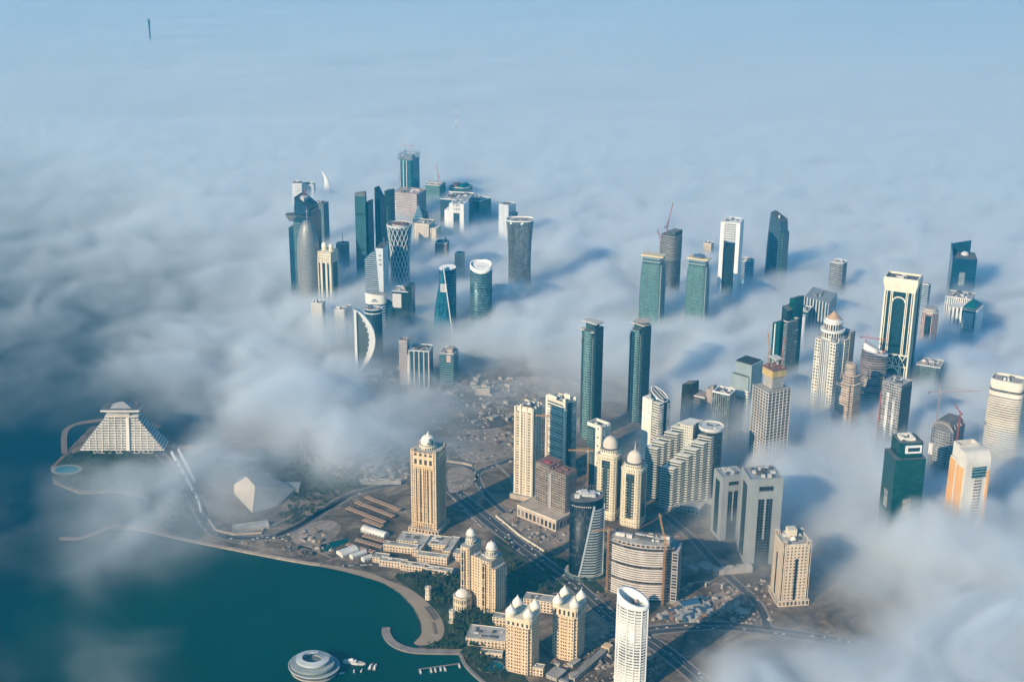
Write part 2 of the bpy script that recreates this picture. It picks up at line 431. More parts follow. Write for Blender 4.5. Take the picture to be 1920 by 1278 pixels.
def water_mat(name, c, c2, deep=None):
    m = bpy.data.materials.new(name); m.use_nodes = True; nt = m.node_tree; N, L = nt.nodes, nt.links; b = N['Principled BSDF']
    tc = N.new('ShaderNodeTexCoord'); n1 = N.new('ShaderNodeTexNoise'); n1.inputs['Scale'].default_value = .0028; n1.inputs['Detail'].default_value = 5; n1.inputs['Distortion'].default_value = .6
    L.new(tc.outputs['Object'], n1.inputs['Vector'])
    mr = N.new('ShaderNodeMapRange'); mr.inputs[1].default_value = .38; mr.inputs[2].default_value = .62; L.new(n1.outputs[0], mr.inputs[0])
    mx = N.new('ShaderNodeMix'); mx.data_type = 'RGBA'; mx.inputs[6].default_value = (*c, 1); mx.inputs[7].default_value = (*c2, 1); L.new(mr.outputs[0], mx.inputs[0]); L.new(mx.outputs[2], b.inputs['Base Color'])
    if deep:
        # greener shallows off the beach, bluer deep water further out
        vd = N.new('ShaderNodeVectorMath'); vd.operation = 'DISTANCE'; L.new(tc.outputs['Object'], vd.inputs[0]); vd.inputs[1].default_value = tuple(at(640, 1110, 0))
        md = N.new('ShaderNodeMapRange'); md.inputs[1].default_value = 150; md.inputs[2].default_value = 900; md.interpolation_type = 'SMOOTHSTEP'; L.new(vd.outputs['Value'], md.inputs[0])
        ad = N.new('ShaderNodeMath'); ad.operation = 'MULTIPLY_ADD'; L.new(mr.outputs[0], ad.inputs[0]); ad.inputs[1].default_value = .35; L.new(md.outputs[0], ad.inputs[2])
        m2 = N.new('ShaderNodeMix'); m2.data_type = 'RGBA'; m2.clamp_factor = True; m2.inputs[6].default_value = (*c2, 1); m2.inputs[7].default_value = (*deep, 1); L.new(ad.outputs[0], m2.inputs[0]); L.new(m2.outputs[2], b.inputs['Base Color'])
    n2 = N.new('ShaderNodeTexNoise'); n2.inputs['Scale'].default_value = .12; n2.inputs['Detail'].default_value = 4; L.new(tc.outputs['Object'], n2.inputs['Vector'])
    bp = N.new('ShaderNodeBump'); bp.inputs['Strength'].default_value = .35; bp.inputs['Distance'].default_value = .5; L.new(n2.outputs[0], bp.inputs['Height']); L.new(bp.outputs[0], b.inputs['Normal'])
    b.inputs['Roughness'].default_value = .42; b.inputs['Specular IOR Level'].default_value = .12
    return m
struct(MB().prism(rect(300000, 300000), -1, 0).build('water', water_mat('sea_water', (.0, .024, .024), (.0, .052, .036), (.0, .013, .023))), 'dark teal sea water of the bay')
coast = [(205, 990), (255, 990), (305, 1002), (350, 1012), (400, 1020), (430, 1028), (490, 1040), (545, 1050), (590, 1058), (640, 1068), (690, 1082), (720, 1092), (750, 1110), (774, 1135), (787, 1162), (789, 1188), (776, 1202), (800, 1222), (860, 1222), (872, 1245), (892, 1268), (930, 1300), (1000, 1345)]
P = W([(205, 982)] + coast + [(2300, 1345), (2500, 560), (540, 560), (520, 660), (500, 720), (440, 790), (400, 832), (330, 835), (310, 800), (250, 785), (170, 800), (120, 850), (95, 875), (100, 905), (150, 925), (225, 922), (280, 935), (302, 960), (292, 978), (250, 980)], 1.6)
struct(MB().prism(ccw(P), -1.5, 1.6).build('ground', SAND), 'dusty grey brown building land of the city')
def shal(): pass
# park and planting grounds
sheet('park_ground', [(100, 880), (150, 845), (320, 838), (350, 880), (370, 930), (390, 960), (380, 1000), (330, 1000), (302, 985), (308, 958), (285, 932), (230, 918), (150, 918), (105, 900)], 1.66, PARK)
sheet('park_ground', [(320, 850), (410, 860), (560, 870), (690, 880), (690, 912), (600, 920), (500, 925), (430, 905), (380, 900)], 1.66, PARK)
sheet('park_ground', [(740, 1080), (800, 1070), (870, 1080), (940, 1150), (955, 1200), (905, 1220), (830, 1214), (800, 1210), (834, 1180), (812, 1140), (780, 1110)], 1.68, PARK)
sheet('park_ground', [(868, 1228), (940, 1215), (990, 1275), (1000, 1300), (935, 1290), (895, 1262)], 1.68, PARK)
sheet('park_ground', [(930, 1000), (1060, 1050), (1120, 1090), (1130, 1110), (1040, 1110), (960, 1130), (950, 1060)], 1.68, PARK)
sheet('beach', [(590, 1056), (640, 1062), (700, 1076), (730, 1088), (765, 1102), (790, 1120), (815, 1142), (832, 1170), (828, 1196), (800, 1208), (776, 1206), (790, 1188), (788, 1162), (775, 1136), (750, 1110), (720, 1093), (690, 1083), (640, 1069), (592, 1060)], 1.72, BEACH)
# islet spit, breakwaters
strip('jetty_ground', [(724, 1176), (724, 1186), (732, 1200), (748, 1211), (772, 1218), (800, 1220), (866, 1221)], 13, 2.4, plain('spit_paving', (.26, .22, .19), .9, wear=.3), -1.5)
strip('breakwater', [(195, 786), (150, 793), (126, 804), (120, 822), (121, 850)], 12, 2.2, ROCK, -1.5)
strip('breakwater', [(112, 1008), (150, 1008), (185, 996), (212, 985), (240, 986)], 9, 2.0, ROCK, -1.5)
strip('shore_edge', [(240, 986), (305, 1001), (350, 1011), (430, 1027), (545, 1049), (600, 1058)], 7, 2.3, plain('shore_stone', (.42, .33, .25), .9, wear=.3), -1.5)
strip('quay_edge', [(862, 1222), (872, 1244), (892, 1266), (930, 1296)], 5, 2.6, PAVE, -1.5)
# roads with pavements either side
ROADS = {}
def road(key, px, w, dual=False):
    strip('pavement', px, w + 7, 1.75, PAVE)
    o, P = strip('road', px, w, 1.80, ASPH)
    if dual: strip('median', px, 2.2, 1.95, PAVE)
    ROADS[key] = (P, w)
road('corniche', [(300, 850), (345, 905), (375, 965), (400, 998), (450, 1008), (520, 1003), (580, 975), (640, 935), (700, 915), (760, 905)], 14)
road('highway', [(640, 690), (700, 755), (760, 825), (830, 900), (880, 945), (940, 995), (1000, 1040), (1075, 1095), (1150, 1160), (1240, 1215), (1330, 1290)], 25, True)
road('cross', [(848, 925), (880, 905), (893, 890), (905, 880), (940, 868), (1000, 845), (1060, 820)], 12)
road('loop', [(893, 890), (903, 915), (935, 950), (985, 990), (1025, 1022)], 9)
road('plot', [(835, 868), (870, 872), (890, 882)], 9)
road('eastern', [(1140, 1190), (1230, 1180), (1330, 1172), (1430, 1180), (1560, 1200), (1700, 1230)], 22, True)
road('gate', [(1240, 960), (1300, 1010), (1360, 1075), (1420, 1130), (1440, 1180)], 12)
road('old', [(520, 1003), (560, 985), (610, 955), (650, 935)], 8)
road('north', [(700, 760), (760, 745), (850, 745), (940, 760), (1000, 770)], 9)
sheet('sandy_lot', [(840, 880), (870, 876), (890, 888), (888, 904), (866, 918), (842, 922)], 1.9, LOT)
sheet('sandy_lot', [(930, 968), (1000, 940), (1070, 985), (1075, 1010), (1020, 1032), (975, 1005)], 1.9, LOT, sm=1)
sheet('sandy_lot', [(1318, 1122), (1350, 1110), (1392, 1112), (1400, 1128), (1375, 1146), (1335, 1150)], 1.9, LOT, sm=2)
sheet('sandy_lot', [(842, 820), (890, 800), (950, 808), (975, 835), (930, 862), (870, 862)], 1.66, LOT)
sheet('sandy_lot', [(880, 720), (1000, 705), (1080, 715), (1080, 740), (960, 745), (900, 740)], 1.66, LOT)
sheet('sandy_lot', [(545, 1005), (600, 975), (640, 985), (620, 1015), (580, 1030)], 1.9, LOT)
for k, px in enumerate(([(565, 815), (640, 860), (700, 895)], [(600, 800), (680, 845), (760, 890)], [(640, 795), (610, 850), (590, 885)], [(700, 795), (668, 850), (650, 890)], [(745, 800), (720, 850), (712, 890)], [(815, 700), (860, 760), (905, 800)], [(870, 700), (905, 745), (960, 790)], [(845, 735), (910, 722), (960, 715)], [(1020, 830), (1000, 860), (985, 890)], [(1290, 1180), (1270, 1230), (1230, 1278)], [(1170, 1095), (1230, 1120), (1290, 1180)], [(925, 1010), (985, 1050), (1040, 1100)])):
    strip('street', px, 6.5, 1.69 + .004 * k, ASPH)
TRK = plain('dirt_track', (.30, .25, .20), .95, wear=.3)
for i, px in enumerate(([(842, 800), (880, 790), (930, 780), (980, 790)], [(850, 840), (900, 828), (945, 832), (985, 850)], [(700, 800), (740, 850), (765, 880)], [(660, 730), (720, 790), (770, 850)], [(880, 760), (930, 800), (965, 830)], [(560, 850), (620, 830), (690, 835)], [(1250, 1120), (1310, 1090), (1370, 1100)], [(930, 870), (960, 900), (965, 935)], [(600, 870), (640, 820), (650, 790)], [(850, 715), (900, 735), (960, 720), (1010, 735)], [(430, 1015), (520, 1030), (570, 1025), (620, 1045)])):
    strip('dirt_track', px, random.uniform(4, 9), 1.70 + .02 * i, TRK)
sheet('dark_soil', [(850, 792), (905, 775), (950, 790), (940, 800), (880, 805)], 2.0, plain('dark_soil', (.08, .065, .055), .95, wear=.4))
sheet('dark_soil', [(690, 740), (730, 770), (800, 860), (770, 860), (720, 800)], 1.62, plain('dark_soil', (.08, .065, .055), .95, wear=.4))
sheet('pond', [(598, 1022), (650, 1008), (655, 1014), (612, 1034)], 1.9, water_mat('pond_water', (.0, .05, .05), (.0, .07, .06)), sm=1)
pw = ell(1, 1, 28)
c = at(921, 1249, 1.6); POOL = [(c.x + x * 36, c.y + y * 30) for x, y in pw]
struct(MB().prism([(c.x + x * 41, c.y + y * 35) for x, y in pw], 1.7, 1.95).build('pool_terrace', PAVE)); struct(MB().prism(POOL, 1.95, 2.0).build('pool_water', water_mat('pool_water', (.0, .16, .20), (.0, .19, .23))))
c = at(125, 880, 1.6); struct(MB().prism([(c.x + x * 60, c.y + y * 45) for x, y in pw], 1.7, 1.9).build('pool_terrace', PAVE)); struct(MB().prism([(c.x + x * 46, c.y + y * 34) for x, y in pw], 1.95, 2.0).build('pool_water', water_mat('pool_water2', (.0, .12, .16), (.0, .14, .18))))

# ------------------------------------------------------------------ low things on the ground
def low(name, label, cat, x, y, w, d, h, psi, mats, group=None, seed=0, roofn=3, z0=1.6):
    """a low building; w, d, h in metres, psi degrees against the line of sight"""
    p = at(x, y, z0); az = math.atan2(p.x, p.y)
    r = empty(name, (p.x, p.y, z0), -az - R(psi), label, cat, group)
    MB((4, 4)).prism(rect(w, d), 0, h).build('walls', mats, r)
    MB().parapet(grow(rect(w, d), .2), h - .05, 1.0, .6).build('parapet', CREAM2 if mats[0] is not CONC else CONC, r)
    if roofn: MB().clutter(w * .8, d * .8, h + .03, roofn, seed + int(x), hmax=2.5).build('roof_plant', [PLANT, PLANTD], r)
    return r
VIL = [grid('villa_arches', (.66, .53, .38), (.10, .09, .08), .45, .55, .5), ROOF]
villas = [(752, 1032, 60, 14, 12, 'first cream villa block beside the sheds, at the left end of the courtyard'), (790, 1028, 14, 60, 11, 'cream villa wing closing the left side of the courtyard'), (846, 1030, 14, 56, 11, 'cream villa wing closing the right side of the courtyard'),
          (738, 1060, 48, 13, 11, 'leftmost cream villa in the row above the beach trees'), (778, 1068, 48, 13, 11, 'middle cream villa in the row above the beach trees'), (822, 1076, 50, 13, 11, 'right-hand cream villa in the row above the beach trees'),
          (812, 1052, 54, 14, 13, 'cream villa block across the middle of the courtyard'), (715, 1050, 26, 18, 9, 'small cream gatehouse at the seaward corner of the courtyard'), (868, 1048, 30, 18, 14, 'cream annex tucked against the waterside hotel')]
for i, (x, y, w, d, h, lab) in enumerate(villas): low('villa', lab, 'villa', x, y, w, d, h, 18, VIL, 'cream villas below the domed hotel tower', i)
low('hotel_podium', 'wide low podium with white skylights at the foot of the domed hotel tower', 'podium', 796, 1018, 92, 34, 9, 16, VIL, None, 3, 14)
low('hotel_hall', 'fan-shaped cream hall with a dark roof court beside the nearer turret tower', 'hall', 915, 1200, 62, 40, 13, 12, VIL, None, 9, 9)
low('pavilion', 'small cream pavilion between the pool and the fan-shaped hall', 'pavilion', 922, 1228, 34, 10, 7, 10, VIL, None, 2, 2)
low('pavilion', 'small cream tower block behind the fan-shaped hall', 'pavilion', 938, 1168, 22, 16, 14, 14, VIL, None, 5, 2)
low('curved_hall', 'low cream hall with an arched front between the two turret towers', 'hall', 1012, 1140, 50, 22, 20, 14, VIL, None, 4, 6)
low('gatehouse', 'small cream gate block right of the foot of the nearer turret tower', 'gatehouse', 1010, 1262, 16, 12, 13, 14, VIL, None, 4, 1)
for x, y, lab in ((803, 1122, 'round cream beach tower nearer the sea, at the edge of the sand'), (848, 1166, 'round cream beach tower among the trees near the fan-shaped hall')):
    p = at(x, y, 1.6); r = empty('beach_tower', p, 0, lab, 'tower', 'round stone towers by the beach')
    MB((4, 5)).loft([(ell(11, 11, 20), 0), (ell(8.5, 8.5, 20), 20)]).build('tapered_wall', [grid('beach_tower_slits', (.66, .55, .42), (.1, .09, .08), .25, .3, .5), TAN], r)
    MB().parapet(ell(10.5, 10.5, 20), 19.5, 2.6, 1).build('battlement', CREAM2, r); MB().prism(ell(4, 4, 12), 20.1, 23).build('stair_head', CREAM2, r)
# parking roofs and sheds
SH = plain('carport_roof', (.40, .26, .16), .8, wear=.35, scale=.4)
def shed(x, y, L_, w, lab, mat, h=4.5, rot=0, group=None, barrel=False, name='carport'):
    p = at(x, y, 1.6); r = empty(name, p, R(rot), lab, 'shed' if name != 'tent' else 'tent', group)
    if barrel:
        rs = []
        for i in range(9):
            a = math.pi * i / 8; rs.append((-math.cos(a) * w / 2, h * .5 + math.sin(a) * h * .6))
        mb = MB(); n = len(rs)
        for X in (-L_ / 2, L_ / 2):
            for yy, z in [(-w / 2, 0)] + rs + [(w / 2, 0)]: mb.v.append((X, yy, z))
        n += 2
        for i in range(n - 1): mb.face((i, i + 1, n + i + 1, n + i))
        mb.face(tuple(range(n - 1, -1, -1))); mb.face(tuple(range(n, 2 * n)))
        mb.build('vaulted_roof', mat, r)
        MB((5, 4)).box(0, 0, 0, L_ * .995, w * 1.02, h * .45).build('walls', grid('hall_doors', (.5, .48, .44), (.12, .12, .12), .3, .6, .6), r)
    else:
        mb = MB(); 
        k = int(L_ / 7)
        for i in range(k): mb.loft([(rect(L_ / k * .93, w, -L_ / 2 + (i + .5) * L_ / k), h), (rect(L_ / k * .8, w * .9, -L_ / 2 + (i + .5) * L_ / k), h + 1.1)], bottom=True)
        mb.build('ridged_roof', mat, r)
        for s in (-1, 1): MB().box(0, s * w * .4, h - .6, L_ * .98, .4, .5).build('beam', STEEL, r)
        for s in (-1, 1): MB().box(-L_ * .49, s * w * .4, 0, .5, .5, h).build('post', STEEL, r); MB().box(L_ * .49, s * w * .4, 0, .5, .5, h).build('post', STEEL, r)
for i, (x, y, L_) in enumerate(((718, 947, 88), (703, 958, 96), (686, 969, 96), (700, 984, 46))):
    shed(x, y, L_, 11, ('longest', 'second', 'third', 'shortest')[i] + ' row of rusty carport roofs counting towards the sea, behind the hall' if i else 'rusty carport row farthest from the sea', SH, rot=-38, group='rows of rusty carports')
for i, (x, y, L_) in enumerate(((706, 1014, 58), (692, 1022, 58), (676, 1031, 60))):
    shed(x, y, L_, 10, ('brown carport row touching the white vaulted hall', 'brown carport row between two others beside the white tents', 'brown carport row nearest the white tents')[i], SH, rot=-30, group='rows of brown carports by the tents')
shed(703, 1000, 52, 16, 'long white vaulted hall between the two groups of carports', plain('tent_white', (.66, .64, .58), .7), 9, -32, None, True, 'vaulted_hall')
for i, (x, y, L_, w, lab) in enumerate(((652, 1036, 34, 20, 'largest white tent hall by the shore'), (672, 1042, 30, 11, 'middle white tent hall by the shore'), (688, 1049, 18, 10, 'smallest white tent hall by the shore'))):
    shed(x, y, L_, w, lab, plain('tent_white', (.66, .64, .58), .7), 8, 40, 'white tent halls by the shore', True, 'tent')
low('long_building', 'long low pale building with a flat roof beside the corniche road junction', 'building', 713, 906, 80, 10, 7, 4, [CONC, ROOF], None, 3, 5)
low('forecourt', 'round walled forecourt building of the folded conference hall', 'building', 470, 990, 64, 22, 6, -6, [CONC, ROOF], None, 3, 0)
low('site_hall', 'pale block on the sandy ground in front of the slim ribbed tower row', 'building', 905, 738, 32, 16, 14, 4, [TAN, ROOF], None, 3, 1)
low('site_hall', 'low arched building on the corner between the curved block and the far road', 'building', 1372, 1072, 70, 14, 9, -22, [CONC, ROOF], None, 3, 3)
low('viaduct_block', 'long low concrete deck at the foot of the white zigzag block', 'building', 1302, 948, 120, 16, 9, -24, [CONC, ROOF], None, 3, 4)
# causeway building between the towers at the bottom
p = at(1106, 1247, 1.6); r = empty('covered_walkway', p, math.atan2(*(reversed((at(1140, 1218, 1.6) - at(1070, 1280, 1.6))[:2]))), 'long straight covered walkway with a square end hut, left of the oval tower', 'walkway')
MB((5, 5)).box(0, 0, 0, 104, 9, 6).build('arcade', [grid('arcade_openings', (.50, .42, .34), (.1, .09, .08), .5, .5)], r); MB().box(0, 0, 6.01, 104, 10.5, .8).build('roof', PAVE, r); MB((4, 4)).box(52, 0, 0, 13, 14, 9).build('end_hut', CREAM, r)
def wall(label, px, h, t, mat=CREAM2):
    o, _ = strip('perimeter_wall', px, t, 1.7 + h, mat, 1.6, kind=False, sm=1); return tagm(o, label, 'wall')
wall('pale wall along the highway side of the walled lot', [(930, 968), (975, 1005), (1020, 1034)], 3.4, 2.2)
wall('pale curved wall around the folded conference hall', [(392, 975), (405, 995), (440, 1003), (490, 1000), (500, 985)], 4, 2.0, TAN)
wall('pale wall line along the sandy terraces beyond the domed hotel', [(838, 866), (870, 870), (886, 874)], 4, 3.0, TAN)
wall('low wall around the forecourt near the corniche', [(505, 990), (540, 975), (562, 960)], 4, 2.0, TAN)
for i, px in enumerate(([(322, 850), (345, 890), (372, 940), (378, 965)], [(335, 845), (352, 878), (366, 905)])):
    wall(('long white colonnade wall running down from the pyramid hotel', 'short white colonnade wall beside the longer one below the pyramid hotel')[i], px, 6, 3.5, WHITE)

# scattered site sheds, containers, cars, trees: built once, then copied
random.seed(11)
def unit_shed():
    r = empty('site_shed', (0, 0, 1.6), 0, 'low flat-roofed shed on the dusty ground left of the slim ribbed tower', 'shed', 'low sheds on the dusty building land')
    MB((3, 3)).prism(rect(20, 11), 0, 5).build('walls', [grid('shed_walls', (.42, .38, .33), (.12, .11, .1), .3, .35), ROOF], r)
    MB().prism(rect(21.5, 12.5), 5.0, 5.6, bottom=True).build('roof', plain('shed_roof', (.34, .32, .29), .8, wear=.4, scale=.02), r); return r
s0 = unit_shed(); first = True
def inside(px, poly):
    x, y = px; c = False
    for i in range(len(poly)):
        (x1, y1), (x2, y2) = poly[i - 1], poly[i]
        if (y1 > y) != (y2 > y) and x < (x2 - x1) * (y - y1) / (y2 - y1) + x1: c = not c
    return c
def scatter(poly, n, gap):
    out = []; xs = [p[0] for p in poly]; ys = [p[1] for p in poly]; t = 0
    while len(out) < n and t < 9000:
        t += 1; q = (random.uniform(min(xs), max(xs)), random.uniform(min(ys), max(ys)))
        if not inside(q, poly): continue
        p = at(q[0], q[1], 1.6)
        if all((p.x - o.x) ** 2 + (p.y - o.y) ** 2 > gap * gap for o in out): out.append(p)
    return out
def near_road(p, extra=8):
    return any(min((p.x - q[0]) ** 2 + (p.y - q[1]) ** 2 for q in P) < (w / 2 + extra) ** 2 for P, w in ROADS.values())
GR = [('low flat-roofed shed on the dusty ground seaward of the highway', [(560, 800), (700, 790), (765, 870), (765, 900), (640, 895), (570, 860)], 80, 'low sheds seaward of the highway'),
      ('low shed on the dusty ground inland of the domed hotel tower', [(845, 700), (960, 700), (960, 790), (880, 795), (800, 740)], 34, 'low sheds inland of the domed hotel'),
      ('grey shed on the shaded ground at the foot of the curved block', [(1250, 1100), (1300, 1060), (1430, 1080), (1440, 1150), (1400, 1160)], 12, 'sheds beside the curved block'),
      ('low shed at the bottom between the turret towers and the oval tower', [(1040, 1240), (1100, 1215), (1070, 1290), (1030, 1290)], 5, 'sheds between the turret towers and the oval tower'),
      ('faint low shed seen through thin fog below the crescent building', [(560, 690), (700, 680), (800, 700), (780, 730), (640, 740)], 20, 'faint sheds below the crescent building')]
for lab, poly, n, g in GR:
    for p in scatter(poly, n, 21):
        if near_road(p, 10): continue
        if first: o = s0; first = False
        else: o = copy_tree(s0)
        k = random.choice((.3, .4, .5, .6, .8, 1.2)) * random.uniform(.8, 1.2); o.location = p; o.scale = (k, k * random.uniform(.7, 1.3), random.uniform(.6, 1.6)); o.rotation_euler = (0, 0, R(random.choice((-38, 52)) + random.uniform(-8, 8)))
        o['label'] = lab; o['group'] = g
# loose building rubble, spoil heaps and scrap: more pieces than anyone could count
RUB = [plain('rubble_pale', (.36, .31, .25), .9), plain('rubble_brown', (.20, .14, .10), .9), plain('rubble_dark', (.07, .06, .055), .9)]
rb = MB()
for poly, n in (([(560, 795), (700, 785), (765, 865), (765, 905), (640, 898), (565, 862)], 520), ([(838, 700), (1010, 700), (1010, 860), (900, 880), (840, 870), (790, 740)], 620), ([(935, 965), (1000, 942), (1072, 985), (1070, 1010), (1020, 1028)], 120),
                ([(1030, 1215), (1150, 1190), (1240, 1230), (1220, 1290), (1030, 1290)], 260), ([(1215, 1165), (1290, 1120), (1440, 1085), (1450, 1170), (1330, 1175)], 320), ([(420, 1012), (560, 1040), (640, 1050), (600, 985), (520, 1005)], 120), ([(1130, 960), (1260, 960), (1330, 1060), (1270, 1150), (1120, 1130)], 200)):
    for p in scatter(poly, n, 3.0):
        if near_road(p, 1): continue
        s_ = random.choice((.8, 1.2, 1.6, 2.4, 4.0)) * random.uniform(.8, 1.3); a = random.uniform(0, 3)
        c_, q_ = math.cos(a), math.sin(a); P = [(p.x + (x * c_ - y * q_) * s_, p.y + (x * q_ + y * c_) * s_ * random.uniform(.5, 1.4)) for x, y in ((-1, -.8), (.9, -1), (1.1, .8), (-.8, 1))]
        rb.loft([(P, 1.62), (sc(P, random.uniform(.3, .9)), 1.62 + s_ * random.uniform(.4, 1.1))], m=random.choice((0, 0, 1, 2)), mcap=random.choice((0, 1)))
rbo = rb.build('rubble', RUB); rbo['kind'] = 'stuff'; rbo['label'] = 'loose rubble and spoil scattered over the building land'
# site containers
CM = [plain('container_white', (.42, .41, .38), .7), plain('container_blue', (.05, .11, .18), .6), plain('container_grey', (.30, .30, .29), .7), plain('container_brown', (.30, .18, .12), .7)]
cm0 = []
for i, m in enumerate(CM):
    mb = MB(); mb.box(0, 0, 0, 12, 5, 5); 
    for k in range(8): mb.box(-5.4 + k * 1.5, 0, .2, .4, 5.3, 4.6)
    mb.box(6.05, 0, .3, .3, 4.2, 4.2)
    cm0.append(mb.build('site_container', m))
cn = ('white', 'blue', 'grey', 'brown'); used = [False] * 4
for p in scatter([(1235, 1158), (1290, 1128), (1320, 1120), (1335, 1150), (1310, 1165)], 60, 8) :
    i = random.choice((0, 0, 2, 3, 0, 1)); o = cm0[i] if not used[i] else cm0[i].copy()
    if used[i]: col.objects.link(o)
    used[i] = True
    o.location = p; o.rotation_euler = (0, 0, R(random.choice((20, 110)) + random.uniform(-12, 12)))
    tagm(o, cn[i] + ' site container in the jumble beside the sandy lot', 'container', cn[i] + ' containers beside the sandy lot')
p = at(1292, 1135, 1.6); r = empty('blue_roofed_shed', p, R(20), 'bright blue-roofed shed among the site containers', 'shed'); MB((4, 4)).prism(rect(30, 16), 0, 7).build('walls', [CONC, CONC], r)
MB().loft([(rect(32, 18), 7.0), (rect(32, 1), 11)], bottom=True).build('pitched_roof', plain('blue_roof', (.03, .10, .18), .7), r)

# cars
def car(name, mat):
    mb = MB(); mb.loft([(rect(4.6, 1.9), .35), (rect(4.6, 1.9), .95)], bottom=True).loft([(rect(3.0, 1.75, -.2), .95), (rect(2.1, 1.5, -.25), 1.5)])
    for x in (-1.4, 1.4):
        for y in (-.9, .9): mb.box(x, y, 0, .7, .25, .65, m=1)
    return mb.build(name, [mat, PLANTD])
cars = [car('parked_car', plain('car_' + n, c, .35, .2)) for n, c in (('white', (.75, .75, .73)), ('dark', (.05, .05, .06)), ('silver', (.45, .46, .47)))]
cu = [False] * 3; cl = ('white', 'dark', 'silver')
spots = []
for key, n, txt in (('highway', 90, 'the wide highway'), ('corniche', 26, 'the corniche road'), ('cross', 16, 'the curving junction road'), ('eastern', 40, 'the dual road near the fog edge'), ('loop', 10, 'the slip road of the highway')):
    P, w = ROADS[key]
    for _ in range(n):
        i = random.randrange(len(P) - 1); t = random.random(); a, b = Vector(P[i]), Vector(P[i + 1]); q = a.lerp(b, t); d = (b - a).normalized(); nn = Vector((-d.y, d.x))
        off = random.choice((-1, 1)) * w * random.choice((.14, .26, .38)); q = q + nn * off
        if any((q.x - s[0]) ** 2 + (q.y - s[1]) ** 2 < 50 for s in spots): continue
        spots.append((q.x, q.y, math.atan2(d.y, d.x), txt, 1.81))
for a, b, txt in (((640, 1060), (700, 1058), 'the row of tents'), ((940, 978), (1018, 1036), 'the pale lot wall'), ((850, 935), (905, 990), 'the domed hotel car park')):
    A, B_ = at(a[0], a[1], 1.6), at(b[0], b[1], 1.6)
    for k in range(18):
        q = A.lerp(B_, k / 18); spots.append((q.x, q.y, math.atan2(B_.y - A.y, B_.x - A.x) + 1.57, txt, 1.70 if 'wall' not in txt else 1.92))
for x, y, a, txt, z in spots:
    i = random.choice((0, 0, 1, 2)); o = cars[i] if not cu[i] else cars[i].copy()
    if cu[i]: col.objects.link(o)
    cu[i] = True; o.location = (x, y, z); o.rotation_euler = (0, 0, a); o.scale = (1.15, 1.15, 1.15)
    tagm(o, '%s car small as a dot on %s' % (cl[i], txt), 'car', '%s cars on %s' % (cl[i], txt))

# trees
LEAF = [plain('leaves_dark', (.030, .060, .022), .9, wear=.5, scale=.4), plain('leaves_green', (.045, .085, .028), .9, wear=.5, scale=.4), plain('leaves_olive', (.07, .085, .04), .9, wear=.5, scale=.4)]
BARK = plain('bark', (.16, .11, .08), .95)
def tree(seed, palm_=False):
    rg = random.Random(seed); r = empty('palm_tree' if palm_ else 'leafy_tree', (0, 0, 1.6), 0, 'tree', 'tree')
    if palm_:
        MB().loft([(ell(.7, .7, 7), 0), (ell(.45, .45, 7, .3), 4.5), (ell(.4, .4, 7, .5), 8.5)]).build('trunk', BARK, r)
        mb = MB()
        for i in range(13):
            a = 2 * math.pi * i / 13 + rg.uniform(-.2, .2); el = rg.uniform(-.1, .7); P0 = Vector((.5, 0, 8.5)); 
            for k in range(4):
                P1 = P0 + Vector((math.cos(a) * math.cos(el), math.sin(a) * math.cos(el), math.sin(el))) * 1.2; el -= .42
                s = Vector((-math.sin(a), math.cos(a), 0)) * (.5 - .1 * k); b = len(mb.v)
                mb.v += [tuple(P0 - s), tuple(P0 + s), tuple(P1 + s * .8), tuple(P1 - s * .8)]; mb.face((b, b + 1, b + 2, b + 3)); P0 = P1
        mb.build('crown', LEAF[1], r)
    else:
        mb = MB().loft([(ell(.9, .9, 7), 0), (ell(.6, .6, 7, .1), 2.5), (ell(.4, .4, 7, .2), 4.5)])
        for i in range(5):
            a = rg.uniform(0, 6.28); mb.bar((.1, 0, 2.6), (math.cos(a) * 2.2, math.sin(a) * 2.2, 5.2), .35, w2=.12)
        mb.build('trunk', BARK, r)
        mb = MB(); cl_ = [(Vector((rg.uniform(-2.6, 2.6), rg.uniform(-2.6, 2.6), rg.uniform(4.2, 7.2))), rg.uniform(1.1, 2.1)) for _ in range(9)]
        for c_, rr in cl_:
            for _ in range(20):
                v = Vector((rg.gauss(0, 1), rg.gauss(0, 1), rg.gauss(0, .8))).normalized() * rr * rg.uniform(.55, 1.1) + c_
                n = Vector((rg.gauss(0, 1), rg.gauss(0, 1), rg.gauss(0, 1))).normalized(); u = n.orthogonal().normalized() * rg.uniform(.35, .7); w_ = n.cross(u); b = len(mb.v)
                mb.v += [tuple(v - u - w_), tuple(v + u - w_), tuple(v + u + w_), tuple(v - u + w_)]; mb.face((b, b + 1, b + 2, b + 3))
        mb.build('crown', LEAF[seed % 3], r)
    return r
protos = [tree(1), tree(2), tree(3), tree(4, True)]; pu = [False] * 4
TG = [([(560, 925), (640, 912), (700, 905), (640, 930), (585, 968), (540, 985), (520, 975)], 40, 'between the corniche road and the folded conference hall', .2),
      ([(745, 1084), (800, 1076), (860, 1085), (860, 1130), (820, 1132), (790, 1108)], 46, 'between the villas and the beach', .35),
      ([(835, 1150), (880, 1150), (940, 1150), (905, 1215), (838, 1212)], 46, 'around the fan-shaped hall and beach towers', .4),
      ([(800, 1211), (865, 1211), (860, 1219), (802, 1218)], 14, 'along the root of the curved spit', .5),
      ([(870, 1230), (905, 1225), (940, 1272), (905, 1266)], 22, 'around the round pool', .5),
      ([(120, 850), (330, 855), (370, 930), (375, 985), (310, 990), (305, 955), (240, 915), (130, 912)], 56, 'on the point around the pyramid hotel', .3),
      ([(400, 868), (560, 876), (680, 884), (680, 905), (560, 918), (440, 905)], 56, 'in the park behind the folded conference hall', .2),
      ([(945, 1010), (1050, 1055), (1110, 1095), (960, 1120)], 30, 'in the shade behind the waterside hotel', .3)]
